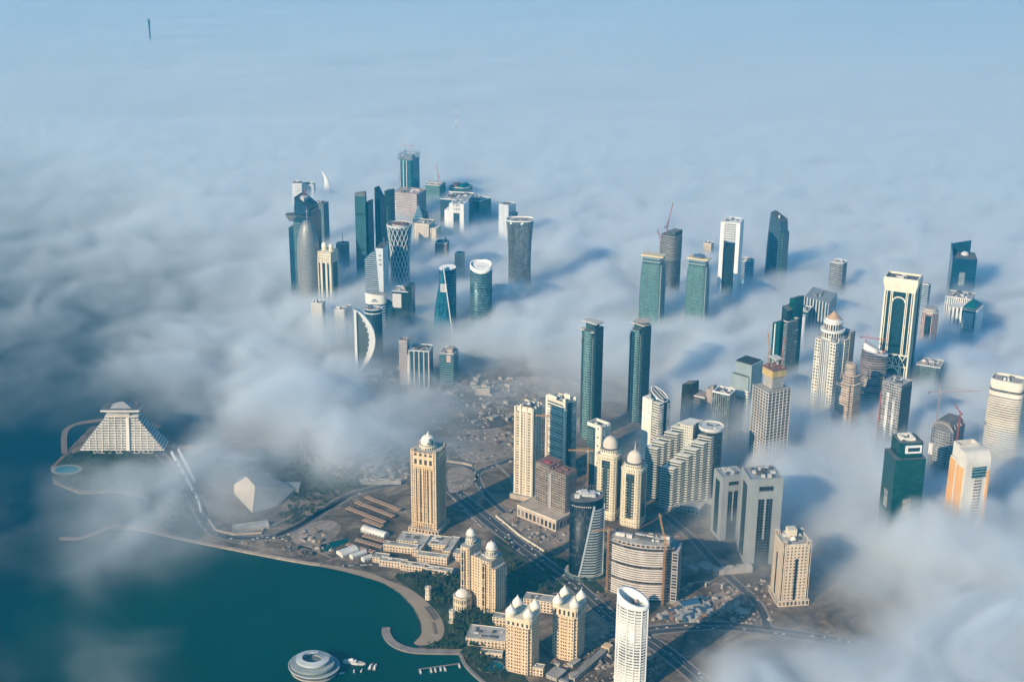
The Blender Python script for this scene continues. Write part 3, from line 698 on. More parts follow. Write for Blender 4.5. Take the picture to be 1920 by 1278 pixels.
for poly, n, txt, pk in TG:
    for p in scatter(poly, int(n * 1.6), 7):
        i = 3 if random.random() < pk else random.randrange(3)
        if near_road(p, 2): continue
        o = protos[i] if not pu[i] else copy_tree(protos[i])
        pu[i] = True; k = random.uniform(.8, 1.45); o.location = (p.x, p.y, 1.66); o.scale = (k, k, k); o.rotation_euler = (0, 0, random.uniform(0, 6.28))
        o['label'] = ('palm tree ' if i == 3 else 'leafy dark tree ') + txt; o['category'] = 'palm' if i == 3 else 'tree'; o['group'] = ('palms ' if i == 3 else 'trees ') + txt
# parasols on the beach
mb = MB().bar((0, 0, 0), (0, 0, 2.6), .12).loft([(ell(4.2, 4.2, 10), 2.4), (ell(.2, .2, 10), 3.3)], bottom=True)
ps = mb.build('beach_parasol', plain('parasol_cloth', (.14, .10, .08), .9)); fu = False
for (a, b, n, lab) in (((803, 1138), (818, 1160), 9, 'dark thatched parasol in the inland row on the beach'), ((797, 1140), (812, 1162), 9, 'dark thatched parasol in the middle row on the beach'), ((811, 1170), (815, 1188), 6, 'dark thatched parasol in the short row at the beach end')):
    A, B_ = at(*a, 1.72), at(*b, 1.72)
    for k in range(n):
        o = ps.copy() if fu else ps
        if fu: col.objects.link(o)
        fu = True; o.location = A.lerp(B_, k / (n - 1)); tagm(o, lab, 'parasol', lab.replace('parasol', 'parasols'))
# jetty and boats
def boat(label, x, y, L_, rot, big=False, group=None):
    p = at(x, y, 0); r = empty('motor_yacht' if big else 'motor_boat', (p.x, p.y, -.15), R(rot), label, 'yacht' if big else 'boat', group)
    w = L_ * .26
    hull = lambda k, z: ([(-L_ / 2 * k, -w / 2 * k), (L_ * .2 * k, -w / 2 * k), (L_ * .4, -w * .28 * k), (L_ / 2 + (z > 1) * L_ * .03, 0), (L_ * .4, w * .28 * k), (L_ * .2 * k, w / 2 * k), (-L_ / 2 * k, w / 2 * k)], z)
    HW = plain('hull_white', (.78, .77, .74), .35, wear=.05)
    MB().loft([hull(.8, -.3), hull(1.0, L_ * .07 + 1)], bottom=True).build('hull', [HW, plain('deck', (.55, .48, .38), .7)], r)
    c_ = MB().loft([(rect(L_ * .5, w * .72, -L_ * .08), L_ * .07 + 1), (rect(L_ * .40, w * .62, -L_ * .1), L_ * .07 + 1 + L_ * .07)]).build('cabin', HW, r)
    MB().box(-L_ * .08, 0, L_ * .07 + 1 + L_ * .02, L_ * .47, w * .73, L_ * .025).build('window_band', G_DARK, c_)
    MB().box(-L_ * .12, 0, L_ * .155 + 1, L_ * .22, w * .5, .3).build('sun_deck', HW, r)
    if big: MB().bar((-L_ * .1, 0, L_ * .15), (-L_ * .14, 0, L_ * .26), .6).box(-L_ * .1, 0, L_ * .15 + 1, L_ * .12, w * .3, 2.2).build('mast', HW, r)
boat('largest white yacht moored on the bay near the spiral pavilion', 664, 1243, 34, -12, True)
boat('second white yacht moored against the largest one, bow to the land', 695, 1250, 17, 78, True)
boat('slim white yacht right beside the second one off the spiral pavilion', 703, 1251, 17, 84, True)
for i, (x, y, rot, lab) in enumerate(((788, 1259, 100, 'white motor boat at the far end of the jetty'), (808, 1257, 100, 'second white motor boat from the jetty end'), (816, 1256, 100, 'third white motor boat from the jetty end'), (826, 1254, 95, 'fourth white motor boat from the jetty end'), (834, 1254, 105, 'fifth white motor boat from the jetty end, with its hull turned'), (861, 1248, 100, 'white motor boat closest to the quay'), (664, 1258, 92, 'small open boat below the largest yacht'), (678, 1257, 80, 'small open boat below the stern of the largest yacht'), (641, 1262, 20, 'small boat tied close to the spiral pavilion'))):
    boat(lab, x, y, 13 if i < 6 else 9, rot, False, 'boats in the bay')
A, B_ = at(862, 1243, 1), at(784, 1254, 1)
r = empty('jetty', A, math.atan2(B_.y - A.y, B_.x - A.x), 'thin wooden jetty with boats along it', 'jetty'); LJ = (B_ - A).length
MB().box(LJ / 2, 0, 0, LJ, 2.4, .5).build('deck', PAVE, r); mb = MB()
for i in range(12): mb.box(LJ * i / 11, 1.4, -2.5, .5, .5, 3.6)
mb.build('piles', BARK, r)
def spiral():
    p = at(589, 1257, 0); r = empty('floating_pavilion', (p.x, p.y, 0), 0, 'round grey pavilion with spiral terraces and a cut-open roof, on the water', 'pavilion')
    G_ = plain('pavilion_grey', (.26, .30, .30), .6, wear=.2)
    MB((5, 5)).prism(ell(62, 54, 40), -1, 3).build('platform', [CONC, CONCD], r)
    t1 = MB((4, 3)).loft([(ell(56, 48, 40), 3), (ell(66, 58, 40), 8), (ell(68, 60, 40), 9)], bottom=True).build('lower_terrace', [G_, plain('pavilion_roof', (.24, .29, .30), .7)], r)
    MB((3, 3)).prism(ell(48, 40, 40, 4), 9, 13).build('glazing', G_GREY, r)
    # rising spiral ribbon
    def ribbon(r0, r1, z0, z1, a0, a1, wd, n=56):
        mb = MB()
        for i in range(n + 1):
            t = i / n; a = a0 + (a1 - a0) * t; rr = r0 + (r1 - r0) * t; z = z0 + (z1 - z0) * t
            for q, dz in ((rr, 0), (rr - wd, 1.5), (rr - wd, -1), (rr, -3)): mb.v.append((math.cos(a) * q * 1.05, math.sin(a) * q * .92, z + dz))
        for i in range(n):
            for k in range(4): b = 4 * i; mb.face((b + k, b + (k + 1) % 4, b + 4 + (k + 1) % 4, b + 4 + k))
        mb.face((3, 2, 1, 0)); mb.face((4 * n, 4 * n + 1, 4 * n + 2, 4 * n + 3)); return mb
    ribbon(33, 24, 11, 18, R(100), R(480), 14).build('spiral_roof', G_, r)
    ribbon(24, 20, 18, 22, R(100), R(390), 8).build('upper_spiral', plain('pavilion_rim', (.48, .52, .52), .6), r)
    MB().parapet(ell(68.5, 60.5, 40), 8.5, 1.4, 1).build('rim', plain('pavilion_rim', (.48, .52, .52), .6), r)
    r.scale = (1.16, 1.16, 1.1); r.rotation_euler = (0, 0, R(-25))
spiral()
# ------------------------------------------------------------------ buildings standing clear of the fog
def hotel_dome():
    t = T('hotel_tower', 'cream hotel tower with tall pilasters and white crown dome, alone among the low villas', 805, 1003, 838, 46, 19)
    w, d, h = t.w, t.d, t.h; P = cham(w, d, w * .08)
    m = grid('pilaster_facade', (.68, .50, .31), (.13, .10, .07), .5, .82, .4, .1, .5)
    t.part('shaft', MB((3.4, 5.0)).loft([(P, 0), (P, h * .83)]), [m, ROOF])
    P2 = cham(w * 1.04, d * 1.04, w * .12)
    t.part('upper_storeys', MB((6.5, 12)).loft([(P2, h * .83), (P2, h)], mcap=1), [grid('upper_arches', (.72, .56, .36), (.12, .13, .12), .45, .6, .3, .2), ROOF])
    mb = MB()
    for z in (h * .12, h * .80, h * .83, h * .985): mb.prism(grow(P2, .9), z, z + 1.6, bottom=True)
    t.part('cornices', mb, CREAM)
    mb = MB()
    for sx in (-1, 1):
        for sy in (-1, 1): mb.box(sx * w * .44, sy * d * .44, 0, w * .13, d * .13, h * 1.02)
    t.part('corner_piers', mb, grid('pier_slots', (.70, .52, .33), (.12, .10, .08), .35, .55, .4))
    mb = MB((4, 5))
    for i in range(5):
        x = -w * .30 + i * w * .15; mb.box(x, -d * .53, h * .13, w * .035, d * .05, h * .66)
    for i in range(5):
        y = -d * .30 + i * d * .15; mb.box(w * .53, y, h * .13, w * .05, d * .035, h * .66)
    t.part('fins', mb, CREAM)
    t.part('drum', MB((3, 5)).prism(ell(w * .66, w * .66, 16), h, h + 8), [grid('drum_arches', (.76, .68, .52), (.2, .2, .18), .5, .6), ROOF])
    t.part('dome', MB().dome(w * .54, w * .54, h + 8, w * .34, onion=True, m=0), DOME)
    t.part('finial', MB().cone(w * .12, h + 8 + w * .32, w * .18), DOME)
    t.part('dome_glass', MB().dome(w * .30, w * .30, h + 8 + w * .05, w * .22, w * .12, -w * .12), G_GREY)
    t.part('base_storeys', MB((5, 6)).prism(rect(w * 1.22, d * 1.2), 0, h * .05), [grid('base_arches', (.66, .50, .33), (.1, .09, .08), .5, .6), ROOF])
hotel_dome()

def domed_tower(name, label, x, yb, yt, wl, wr, tall, seed):
    pass
def four_seasons():
    t = T('hotel_tower', 'cream waterside hotel slab with two round roof lanterns and a domed rotunda at its foot', 903, 1152, 1035, 57, 26, psi=36)
    h = t.h; w = t.w; d = t.d
    m = grid('cream_window_facade', (.70, .55, .36), (.15, .12, .08), .34, .55, .4, .1, .5)
    # long wing running back from the corner, two end towers
    t.part('wing', MB((4, 3.8)).prism(rect(w * .86, d * .62), 0, h * .96), [m, ROOF])
    mb = MB((4, 3.8)); mb.prism(cham(w * .30, d * .98, 3, -w * .36), 0, h * 1.12); mb.prism(cham(w * .36, d * .98, 3, w * .32), 0, h * .99)
    t.part('end_tower', mb, [m, ROOF])
    mb = MB((3, 9)); mb.prism(rect(w * .1, d * .2, -w * .36, -d * .49), 0, h * 1.06); mb.prism(rect(w * .1, d * .2, w * .32, -d * .49), 0, h * .94)
    t.part('window_bay', mb, [grid('dark_slot_bay', (.70, .54, .35), (.10, .09, .07), .55, .9), ROOF])
    for cx, z, k in ((-w * .36, h * 1.12, 1.0), (w * .32, h * .99, 1.15)):
        r = w * .24 * k
        l = t.part('lantern', MB((2.2, 7)).prism(ell(r * 1.25, r * 1.25, 20, cx), z, z + 5).prism(ell(r, r, 20, cx), z + 5, z + 14).prism(ell(r * 1.15, r * 1.15, 20, cx), z + 14, z + 15.5), [grid('lantern_columns', (.80, .72, .56), (.12, .12, .1), .45, .8), DOME])
        t.part('lantern_dome', MB().dome(r * .95, r * .95, z + 15.5, r * .62, cx, onion=True), DOME, l)
        t.part('finial', MB().cone(r * .2, z + 15.5 + r * .55, r * .3, cx), DOME, l)
    t.part('roof_plant', MB().clutter(w * .3, d * .5, h * .96 + .02, 9, 5), [PLANT, PLANTD])
    mb = MB((3, 9)); mb.prism(cham(w * .44, w * .44, 6, -w * .28, -d * .78), 0, h * .27)
    r = t.part('rotunda', mb, [grid('rotunda_arches', (.72, .58, .38), (.14, .12, .1), .4, .6), ROOF])
    t.part('dome', MB().dome(w * .36, w * .36, h * .27, w * .15, -w * .28, -d * .78), DOME, r)
    t.part('side_block', MB((4, 3.8)).prism(rect(w * .12, d * .75, w * .56), 0, h * .86), [m, ROOF])
four_seasons()

def turret_tower(label, x, yb, yt, wl, wr):
    t = T('apartment_tower', label, x, yb, yt, wl, wr, cat='tower', group='twin cream towers with four white roof turrets')
    w, d, h = t.w, t.d, t.h
    m = grid('turret_tower_facade', (.72, .56, .37), (.16, .12, .08), .42, .55, .4, .1, .6)
    t.part('shaft', MB((3.6, 4.2)).prism(notch(w, d, w * .1), 0, h * .86), [m, ROOF])
    t.part('upper_storeys', MB((5, 11)).prism(cham(w * 1.02, d * 1.02, w * .06), h * .86, h), [grid('turret_upper', (.76, .62, .42), (.17, .15, .11), .4, .6), ROOF])
    t.part('centre_bay', MB((3, 4.2)).box(0, -d * .49, 0, w * .26, d * .05, h * .84).box(w * .49, 0, 0, w * .05, d * .26, h * .84), grid('centre_bay_slots', (.70, .53, .34), (.15, .11, .08), .5, .45))
    t.part('cornices', MB().prism(grow(cham(w, d, w * .06), 1), h * .855, h * .87, bottom=True).prism(grow(cham(w, d, w * .06), 1), h * .985, h * 1.0 + .3, bottom=True), CREAM2)
    for sx in (-1, 1):
        for sy in (-1, 1):
            r = w * .36
            q = t.part('turret', MB((3, 4)).prism(ell(r, r, 16, sx * w * .34, sy * d * .34), h + .3, h + 5), [CREAM2, ROOF])
            t.part('turret_roof', MB().loft([(ell(r * k, r * k, 16, sx * w * .34, sy * d * .34), h + 5 + z) for k, z in ((1.12, 0), (1.1, 2.2), (.85, 5.5), (.45, 9), (.12, 12), (.02, 15))]), DOME, q)
    t.part('roof_plant', MB().clutter(w * .45, d * .45, h + .32, 6, int(x)), [PLANT, PLANTD])
    return t
turret_tower('cream tower with four white turrets, nearer of the pair, beside the round pool', 979, 1268, 1147, 48, 18)
turret_tower('cream tower with four white turrets, the farther of the pair, half in shade', 1065, 1243, 1128, 46, 18)

def oval_tower():
    t = T('apartment_tower', 'white oval tower with a slanted open ring roof and curved balconies', 1180, 1300, 1120, 60, 0.01, psi=0)
    w, d, h = t.w * .98, t.w * .62, t.h
    P = [(x * math.cos(-.5) - y * math.sin(-.5), x * math.sin(-.5) + y * math.cos(-.5)) for x, y in ell(w * 1.05, d, 40)]
    t.part('shaft', MB((4, 3.6)).prism(P, 0, h * .93, smooth=True), [grid('oval_glass', (.66, .66, .62), (.10, .15, .16), .85, .5, .25, .3), ROOF])
    t.part('balcony_bands', MB().bands(P, 3, h * .9, 4.6, 1.3, 1.1), WHITE)
    mb = MB()
    for i in (33, 36, 0, 3, 6, 10): x, y = P[i]; mb.bar((x * 1.03, y * 1.03, 0), (x * 1.03, y * 1.03, h * .93), 2.0)
    t.part('ribs', mb, WHITE)
    n = len(P); zt = lambda x, y: h * 1.01 - x * .16 + y * .3
    mb = MB(); b = 0
    for Q, f in ((grow(P, 1.3), lambda x, y: h * .93), (grow(P, 1.3), zt), (grow(P, -2.8), zt), (grow(P, -2.8), lambda x, y: h * .93)):
        for x, y in Q: mb.v.append((x, y, f(x, y)))
    for r in range(3):
        for i in range(n):
            j = (i + 1) % n; mb.face((r * n + i, r * n + j, r * n + n + j, r * n + n + i), None, 0, True)
    t.part('ring_crown', mb, WHITE)
    t.part('roof_plant', MB().clutter(w * .55, d * .5, h * .93 + .05, 12, 3, hmax=5), [TAN, PLANTD])
oval_tower()

def curved_slab():
    t = T('office_block', 'wide curved concrete office block still under construction with striped floors and cluttered roof', 1200, 1150, 1003, 122, 22, psi=10)
    w, h = t.w, t.h; d = 42
    def arc(k0, k1, dd, n=20, g=0):
        f = []; 
        for i in range(n + 1):
            u = -1 + 2 * i / n
            if k0 <= u <= k1: f.append((u * w / 2, -dd / 2 - g - 14 * (1 - u * u) + 9))
        return f + [(k1 * w / 2, dd / 2), (k0 * w / 2, dd / 2)]
    P = arc(-1, 1, d)
    t.part('walls', MB((5, 4)).prism(P, 0, h * .9), [grid('curved_block_floors', (.16, .14, .12), (.05, .05, .05), .8, .7, .6, 0, .7), ROOF])
    mb = MB(); P2 = arc(-.98, .78, d, g=1.6)
    z = 5; k = 0; nf = 22; st = (h * .88 - 5) / nf
    for i in range(nf):
        if i not in (7, 14): mb.prism(P2, z, z + st * .5, bottom=True)
        z += st
    t.part('floor_bands', mb, plain('pale_band', (.66, .60, .53), .8, wear=.25))
    t.part('set_back_storeys', MB((6, 4)).prism(sc(arc(-.96, .9, d), .82, .97), h * .9, h * .97), [grid('set_back', (.45, .40, .35), (.10, .09, .09), .6, .6), ROOF])
    t.part('end_frame', MB((5, 4)).box(w * .5 + 3, 2, 0, 10, d * .9, h * .86), grid('open_frame', (.46, .42, .37), (.05, .05, .06), .7, .65, .9, 0))
    t.part('roof_plant', MB().clutter(w * .9, d * .6, h * .97 + .05, 46, 9, hmax=6), [plain('roof_clutter_pale', (.62, .58, .52), .8, wear=.4), PLANTD])
    t.part('cooling_units', MB().clutter(w * .25, d * .2, h * .97 + .1, 14, 4, cx=-w * .22, cy_=d * .2, hmax=5).clutter(w * .25, d * .2, h * .97 + .1, 12, 6, cx=w * .24, cy_=d * .2, hmax=5), PLANTD)
    crane('orange crane standing against the left end of the curved concrete block', t.top(-w * .52, -d * .3, 0), h * 1.06, R(195), 30, R(2), YEL, t=2.3)
    crane('orange crane climbing the right front of the curved concrete block', t.top(w * .38, -d * .5 - 6, 0), h * 1.06, R(115), 46, R(62), YEL, t=2.3)
curved_slab()

def twisted():
    t = T('glass_tower', 'dark blue round glass tower with one grey slanted ribbed side beside the curved block', 1096, 1088, 925, 62, 0.01, psi=0)
    w, h = t.w, t.h; d = w * .8
    front = ell(w, d, 32, 0, 0, 2.6)
    t.part('round_glass_shaft', MB((3, 3.8)).loft([(front, 0), (front, lambda x, y: h * .97 + x * .12)], smooth=True), [gl('navy_glass', (.004, .022, .040), 1.0, .92, (.006, .02, .03), .3, .42, .25), ROOFD])
    mb = MB(); 
    xs0, xs1 = -w * .02, w * .36  # slanted face: wide at the foot, narrow at the top
    def pt(u, z): 
        x0 = -w * .20 + (w * .47) * (z / h) ** .95; x1 = w * .53
        x = x0 + (x1 - x0) * u
        k = min(1, max(0, 1 - (abs(x) / (w * .55)) ** 2.6)); return (x, -d * .5 * k ** (1 / 2.6) - 1.5, z)
    n = 26
    for i in range(n):
        z = 4 + (h * .9 - 4) * i / n
        for a, b in ((0, .33), (.33, .66), (.66, 1)): mb.bar(pt(a, z), pt(b, z), 1.7)
    t.part('slanted_ribs', mb, plain('rib_grey', (.38, .44, .45), .6))
    mb = MB()
    for u, wd in ((0, 3.0), (1, 2.0)):
        for i in range(12): mb.bar(pt(u, h * .92 * i / 12), pt(u, h * .92 * (i + 1) / 12), wd)
    t.part('edge_beams', mb, plain('edge_grey', (.42, .47, .48), .6))
    mb = MB()
    for i in range(10): 
        x = -w * .42 + i * w * .06; mb.box(x, -d * .5 * max(0, 1 - abs(2 * x / w) ** 2.6) ** (1 / 2.6) - .4, h * .90, 1.6, 1, 1.6)
    t.part('roof_lights', mb, WHITE)
    mb = MB(); z1 = h * .99
    mb.box(0, 0, z1, w * .5, d * .4, 4); mb.box(-w * .1, 0, z1 + 4, w * .22, d * .25, 3, rot=.4)
    t.part('roof_terrace', mb, [PLANT])
    t.part('roof_plant', MB().clutter(w * .8, d * .6, z1 - 3, 18, 13, hmax=7), [PLANTD, PLANT])
    mb = MB()
    for i in range(6): mb.bar((w * (-.2 + .1 * i), d * .3, z1), (w * (-.05 + .05 * i), d * .1, z1 + 16), .9)
    t.part('roof_frame', mb, STEEL)
    t.part('podium', MB((5, 5)).prism(ell(w * 1.25, d * 1.2, 24), 0, 7), [G_GREY, ROOF])
twisted()

def frame_building():
    # podium with empty windows and a brown-topped concrete frame on it
    t = T('construction_tower', 'bare concrete frame with reddish brown roof standing on an arched podium in a walled lot', 1042, 985, 872, 58, 26, psi=40)
    w, d, h = t.w * .95, t.d * .9, t.h
    m = grid('bare_frame', (.30, .25, .20), (.04, .035, .03), .74, .74, .9, 0, .8)
    t.part('frame', MB((4.2, 3.8)).prism(rect(w * .5, d, -w * .26), 0, h * 1.04).prism(rect(w * .5, d * .9, w * .26, -d * .05), 0, h * .98), [m, BROWN])
    mb = MB(); 
    for cx, dd, cy_, hh in ((-w * .26, d, 0, h), (w * .26, d * .9, -d * .05, h * .95)): mb.bands(rect(w * .5, dd, cx, cy_), 4, hh, 3.8, .5, .6)
    t.part('floor_slabs', mb, plain('slab_edge', (.50, .43, .36), .9, wear=.25))
    t.part('stair_core', MB().box(0, -d * .47, 0, w * .1, d * .14, h * .9), CONC)
    t.part('formwork', MB().clutter(w * .9, d * .8, h * .98, 14, 8, hmax=5), [BROWN, BROWN])
    t.part('red_sheet', MB().box(-w * .22, -d * .2, h * 1.041, w * .2, d * .2, 2), plain('red_sheeting', (.35, .06, .05)))
    P = rect(w * 1.35, d * 2.2, -w * .05, -d * .35)
    t.part('podium', MB((7, 14)).prism(P, 0, 22), [grid('podium_openings', (.50, .42, .34), (.10, .09, .08), .55, .62, .9, 0, .5), TAN])
    t.part('podium_rim', MB().parapet(grow(P, .3), 21.5, 2.2, 1.2), CREAM2)
    crane('orange crane with a level jib rising behind the brown-roofed concrete frame', t.top(w * .75, d * .7, 0), t.z(838) , R(178), 36, 0, YEL, t=2.2)
    crane('rust brown crane standing left of the brown-roofed concrete frame', t.top(-w * .75, d * .9, 0), t.z(805), R(170), 26, 0, plain('rust_crane_paint', (.45, .26, .16)), t=2.6)
frame_building()

def cream_corner_tower():
    t = T('apartment_tower', 'cream tower with four raised corners and dark slots, alone beside the sandy lot', 1476, 1140, 1008, 56, 20, psi=-20)
    w, d, h = t.w * .93, t.d * 1.0, t.h
    m = grid('corner_tower_facade', (.68, .55, .40), (.14, .11, .08), .4, .5, .5, .1, .5)
    t.part('shaft', MB((4.2, 4.2)).prism(notch(w, d, w * .12), 0, h), [m, ROOF])
    mb = MB((2.6, 4))
    for sx in (-1, 1):
        for sy in (-1, 1): mb.box(sx * w * .41, sy * d * .41, 0, w * .16, d * .16, h * 1.05)
    t.part('corner_piers', mb, grid('corner_pier_slots', (.72, .59, .43), (.12, .10, .09), .45, 1.0))
    t.part('window_slot', MB((2, 4)).box(0, -d * .5, h * .1, w * .08, 1.6, h * .68).box(w * .5, 0, h * .1, 1.6, d * .08, h * .68).box(-w * .5, 0, h * .1, 1.6, d * .08, h * .68), G_DARK)
    t.part('roof_pavilion', MB((3, 6)).box(0, d * .2, h, w * .3, d * .3, 13), CREAM2)
    t.part('roof_dome', MB().dome(w * .22, w * .22, h + .1, 5, -w * .02, -d * .1), DOME)
    t.roof(sc(notch(w, d, w * .12), .98), h, 8, 21)
    t.part('base_storeys', MB((5, 8)).prism(rect(w * 1.08, d * 1.08), 0, 11), [grid('corner_tower_base', (.66, .54, .40), (.1, .09, .08), .5, .6), ROOF])
cream_corner_tower()

# two grey gate-shaped towers
def gate_tower(label, x, yb, yt, wl, wr, psi, k):
    t = T('office_tower', label, x, yb, yt, wl, wr, psi=psi)
    w, d, h = t.w, t.d, t.h
    P = rect(w, d); GP = plain('grey_cladding', (.30, .32, .32), .6)
    t.part('glass_core', MB((3.6, 4)).prism(rect(w * .94, d * .98), 0, h * .94), [gl('gate_glass', (.015, .03, .04), .8, .6, (.05, .06, .07)), ROOFD])
    mb = MB()
    for sx in (-1, 1): mb.box(sx * w * .37, 0, 0, w * .28, d * 1.06, h)
    mb.box(0, 0, h * .78, w * .47, d * 1.04, h * .09); mb.box(0, 0, h * .93, w * .47, d * 1.04, h * .069)
    t.part('frame', mb, GP)
    t.part('inner_reveal', MB().box(0, -d * .49, h * .30, w * .05, 3, h * .48), GP)
    t.part('side_glazing', MB((3.6, 4)).box(-w * .5 - .6, 0, h * .06, 1.6, d * .42, h * .84).box(w * .5 + .6, 0, h * .06, 1.6, d * .42, h * .84), G_DARK)
    t.roof(rect(w, d), h, 14, int(x), 2.0, wall=GP, hmax=5)
    return t
gate_tower('lower of the two grey gate-shaped towers, its foot sunk in thin fog', 1360, 1015, 885, 40, 17, -24, 0)
gate_tower('taller of the two grey gate-shaped towers, with a wide dark glass strip', 1417, 1062, 887, 58, 18, -18, 1)

# stepped balcony block
def stepped():
    t = T('apartment_block', 'white stepped balcony block like a zigzag with a round disc roof', 1268, 962, 880, 80, 30, psi=20)
    m = t.m; BW = plain('balcony_white', (.72, .70, .60), .7)
    gm = grid('balcony_floors', (.10, .12, .11), (.03, .06, .07), .9, .8, .3, .2, .5)
    gt = grid('zigzag_wall', (.68, .66, .56), (.12, .14, .13), .45, .5, .4, .1, .5)
    # left wing: seven steps up towards the back right
    for wing, (x0, x1, y0, y1, ya, yb_) in enumerate(((-42, 4, -6, 40, 905, 803), (2, 50, -34, 26, 930, 812))):
        n = 6
        q = None
        mb, mb2 = MB((6, 4)), MB()
        za, zb_ = t.z(ya + (-6 if wing else -60)), t.z(yb_)
        za = zb_ * (.72 if wing == 0 else .62)
        for i in range(n):
            u = i / (n - 1)
            cx, cyy = x0 + (x1 - x0) * u, y0 + (y1 - y0) * u
            z = za + (zb_ - za) * u; P = rect(24, 32, cx, cyy + (0 if wing else 0))
            P = [(a + (b - cyy) * .35, b) for a, b in P]
            mb.prism(P, 0, z); mb2.bands(P, 4, z + 2, 5.0, 1.5, 1.1 + .02 * i)
        q = t.part('wing', mb, [gm, ROOF]); t.part('balcony_slabs', mb2, BW, q)
    t.part('stair_wall', MB((3.5, 4)).box(6, 22, 0, 26, 14, t.z(800)), gt)
    hz = t.z(805)
    D = ell(42, 42, 32, 48, 34)
    q = t.part('round_tower', MB((4, 4)).prism(D, 0, hz), [gm, ROOF]); t.part('disc_roof', MB().prism(sc(D, 1.12), hz, hz + 4, bottom=True), PLANT, q)
    t.part('disc_rim', MB().parapet(sc(D, 1.12), hz + 4, 1.8, 2.0), BW, q); t.part('disc_frame', MB().clutter(26, 26, hz + 4, 9, 77, cx=48, cy_=34, hmax=2), [ROOFD, PLANT], q)
    t.part('podium', MB((6, 6)).box(20, -28, 0, 80, 30, 12), grid('block_podium', (.42, .42, .40), (.10, .12, .12), .6, .5))
stepped()

# the two towers with white bonnets (domes) standing side by side
def bonnet(label, x, yb, yt, wl, wr, finial):
    t = T('domed_tower', label, x, yb, yt, wl, wr, group='pair of cream towers with round domes')
    w, d, h = t.w, t.d, t.h
    m = grid('domed_facade', (.72, .64, .46), (.14, .13, .10), .36, .42, .4, .1, .5)
    t.part('shaft', MB((3.4, 4)).prism(cham(w, d, w * .12), 0, h * .93), [m, ROOF])
    t.part('upper_storey', MB((3, 6)).prism(cham(w * .86, d * .86, w * .14), h * .93, h), [grid('domed_upper', (.76, .69, .52), (.14, .14, .12), .4, .45), ROOF])
    t.part('recessed_glazing', MB((6, 4)).box(0, -d * .5, h * .14, w * .42, 1.8, h * .72).box(w * .5, 0, h * .14, 1.8, d * .4, h * .72), gl('recess_glass', (.02, .07, .08), .92, .8, (.10, .12, .12), .8))
    mb = MB(); z = h * .16
    while z < h * .74:
        for sx in (-1, 1): mb.box(sx * w * .16, -d * .5 - 1.1, z, w * .09, 2.6, 1.3)
        z += 5.6
    t.part('balconies', mb, CREAM2)
    t.part('cornices', MB().prism(grow(cham(w, d, w * .12), 1), h * .92, h * .935, bottom=True).prism(grow(cham(w, d, w * .12), .8), h * .10, h * .115, bottom=True), CREAM2)
    t.part('roof_ring', MB().prism(ell(w * .90, w * .90, 24), h, h + 2.2), ROOFD)
    t.part('dome', MB().prism(ell(w * .72, w * .72, 24), h + 2.2, h + 6, smooth=True).dome(w * .72, w * .72, h + 6, w * .42), plain('stone_dome', (.66, .58, .48), .7))
    if finial: t.part('mast', MB().bar((0, 0, h + 6 + w * .4), (0, 0, h + 6 + w * .85), 1.8, w2=.5), CREAM2)
bonnet('cream tower with a round dome and no mast, farther of the domed pair', 1140, 978, 838, 36, 15, False)
bonnet('cream tower whose round dome carries a short mast, nearer of the domed pair', 1185, 992, 865, 37, 14, True)

# white striped pair on the cleared ground
def striped_left():
    t = T('apartment_tower', 'pale ribbed apartment tower with stacked balconies, leftmost of the white towers beside the cleared ground', 988, 940, 757, 33, 16)
    w, d, h = t.w, t.d, t.h
    m = grid('ribbed_balconies', (.72, .62, .46), (.22, .19, .15), .62, .5, .5, .1, .5)
    t.part('shaft', MB((6.5, 4)).prism(notch(w, d, w * .07), 0, h * .95), [m, ROOF])
    mb = MB()
    for i in range(4):
        x = -w * .47 + i * w * .313; mb.box(x, -d * .5, 0, w * .075, 3.0, h * (1.0 if i != 1 else 1.03))
        mb.box(w * .5, -d * .47 + i * d * .313, 0, 3.0, d * .075, h)
    t.part('fins', mb, plain('ribbed_white', (.76, .68, .54), .7))
    t.part('top_storeys', MB((4, 5)).prism(notch(w * .98, d * .98, w * .1), h * .93, h * .99), [plain('ribbed_white', (.76, .68, .54), .7), ROOF])
    t.roof(sc(rect(w, d), .9), h * .99, 12, 7, 2.5, hmax=7)
    t.part('podium', MB((6, 5)).prism(rect(w * 1.4, d * 1.4), 0, 9), [TAN, ROOF])
striped_left()
def striped_right():
    t = T('apartment_tower', 'white tower of horizontal sunshades with a dark glass strip down its right face', 1050, 905, 742, 34, 21, psi=42)
    w, d, h = t.w, t.d, t.h
    t.part('shaft', MB((5, 4.4)).prism(rect(w, d), 0, h * .96), [grid('shade_floors', (.70, .67, .56), (.10, .13, .13), 1.0, .5, .4, .2, .4), ROOF])
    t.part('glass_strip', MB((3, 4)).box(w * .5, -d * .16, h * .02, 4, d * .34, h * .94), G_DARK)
    mb = MB(); z = 8
    while z < h * .9:
        mb.box(-w * .06, -d * .5 - .6, z, w * .84, 2.6, 1.3); mb.box(w * .5 + .6, d * .33, z, 2.6, d * .33, 1.3); mb.box(w * .5 + .6, -d * .43, z, 2.6, d * .12, 1.3); z += 4.4
    t.part('sunshades', mb, plain('shade_white', (.78, .75, .62), .7))
    t.part('corner_wall', MB().box(-w * .5, -d * .42, 0, 5, d * .2, h * 1.0).box(w * .47, -d * .47, 0, w * .1, d * .1, h * 1.03).box(w * .45, d * .47, 0, w * .1, d * .1, h), plain('shade_white', (.78, .75, .62), .7))
    t.part('crown_wall', MB().box(-w * .25, -d * .4, h * .96, w * .46, d * .1, h * .05).box(w * .2, d * .2, h * .96, w * .3, 3, h * .07), plain('shade_white', (.78, .75, .62), .7))
    t.roof(sc(rect(w, d), .94), h * .96, 10, 17, 3, hmax=7)
striped_right()
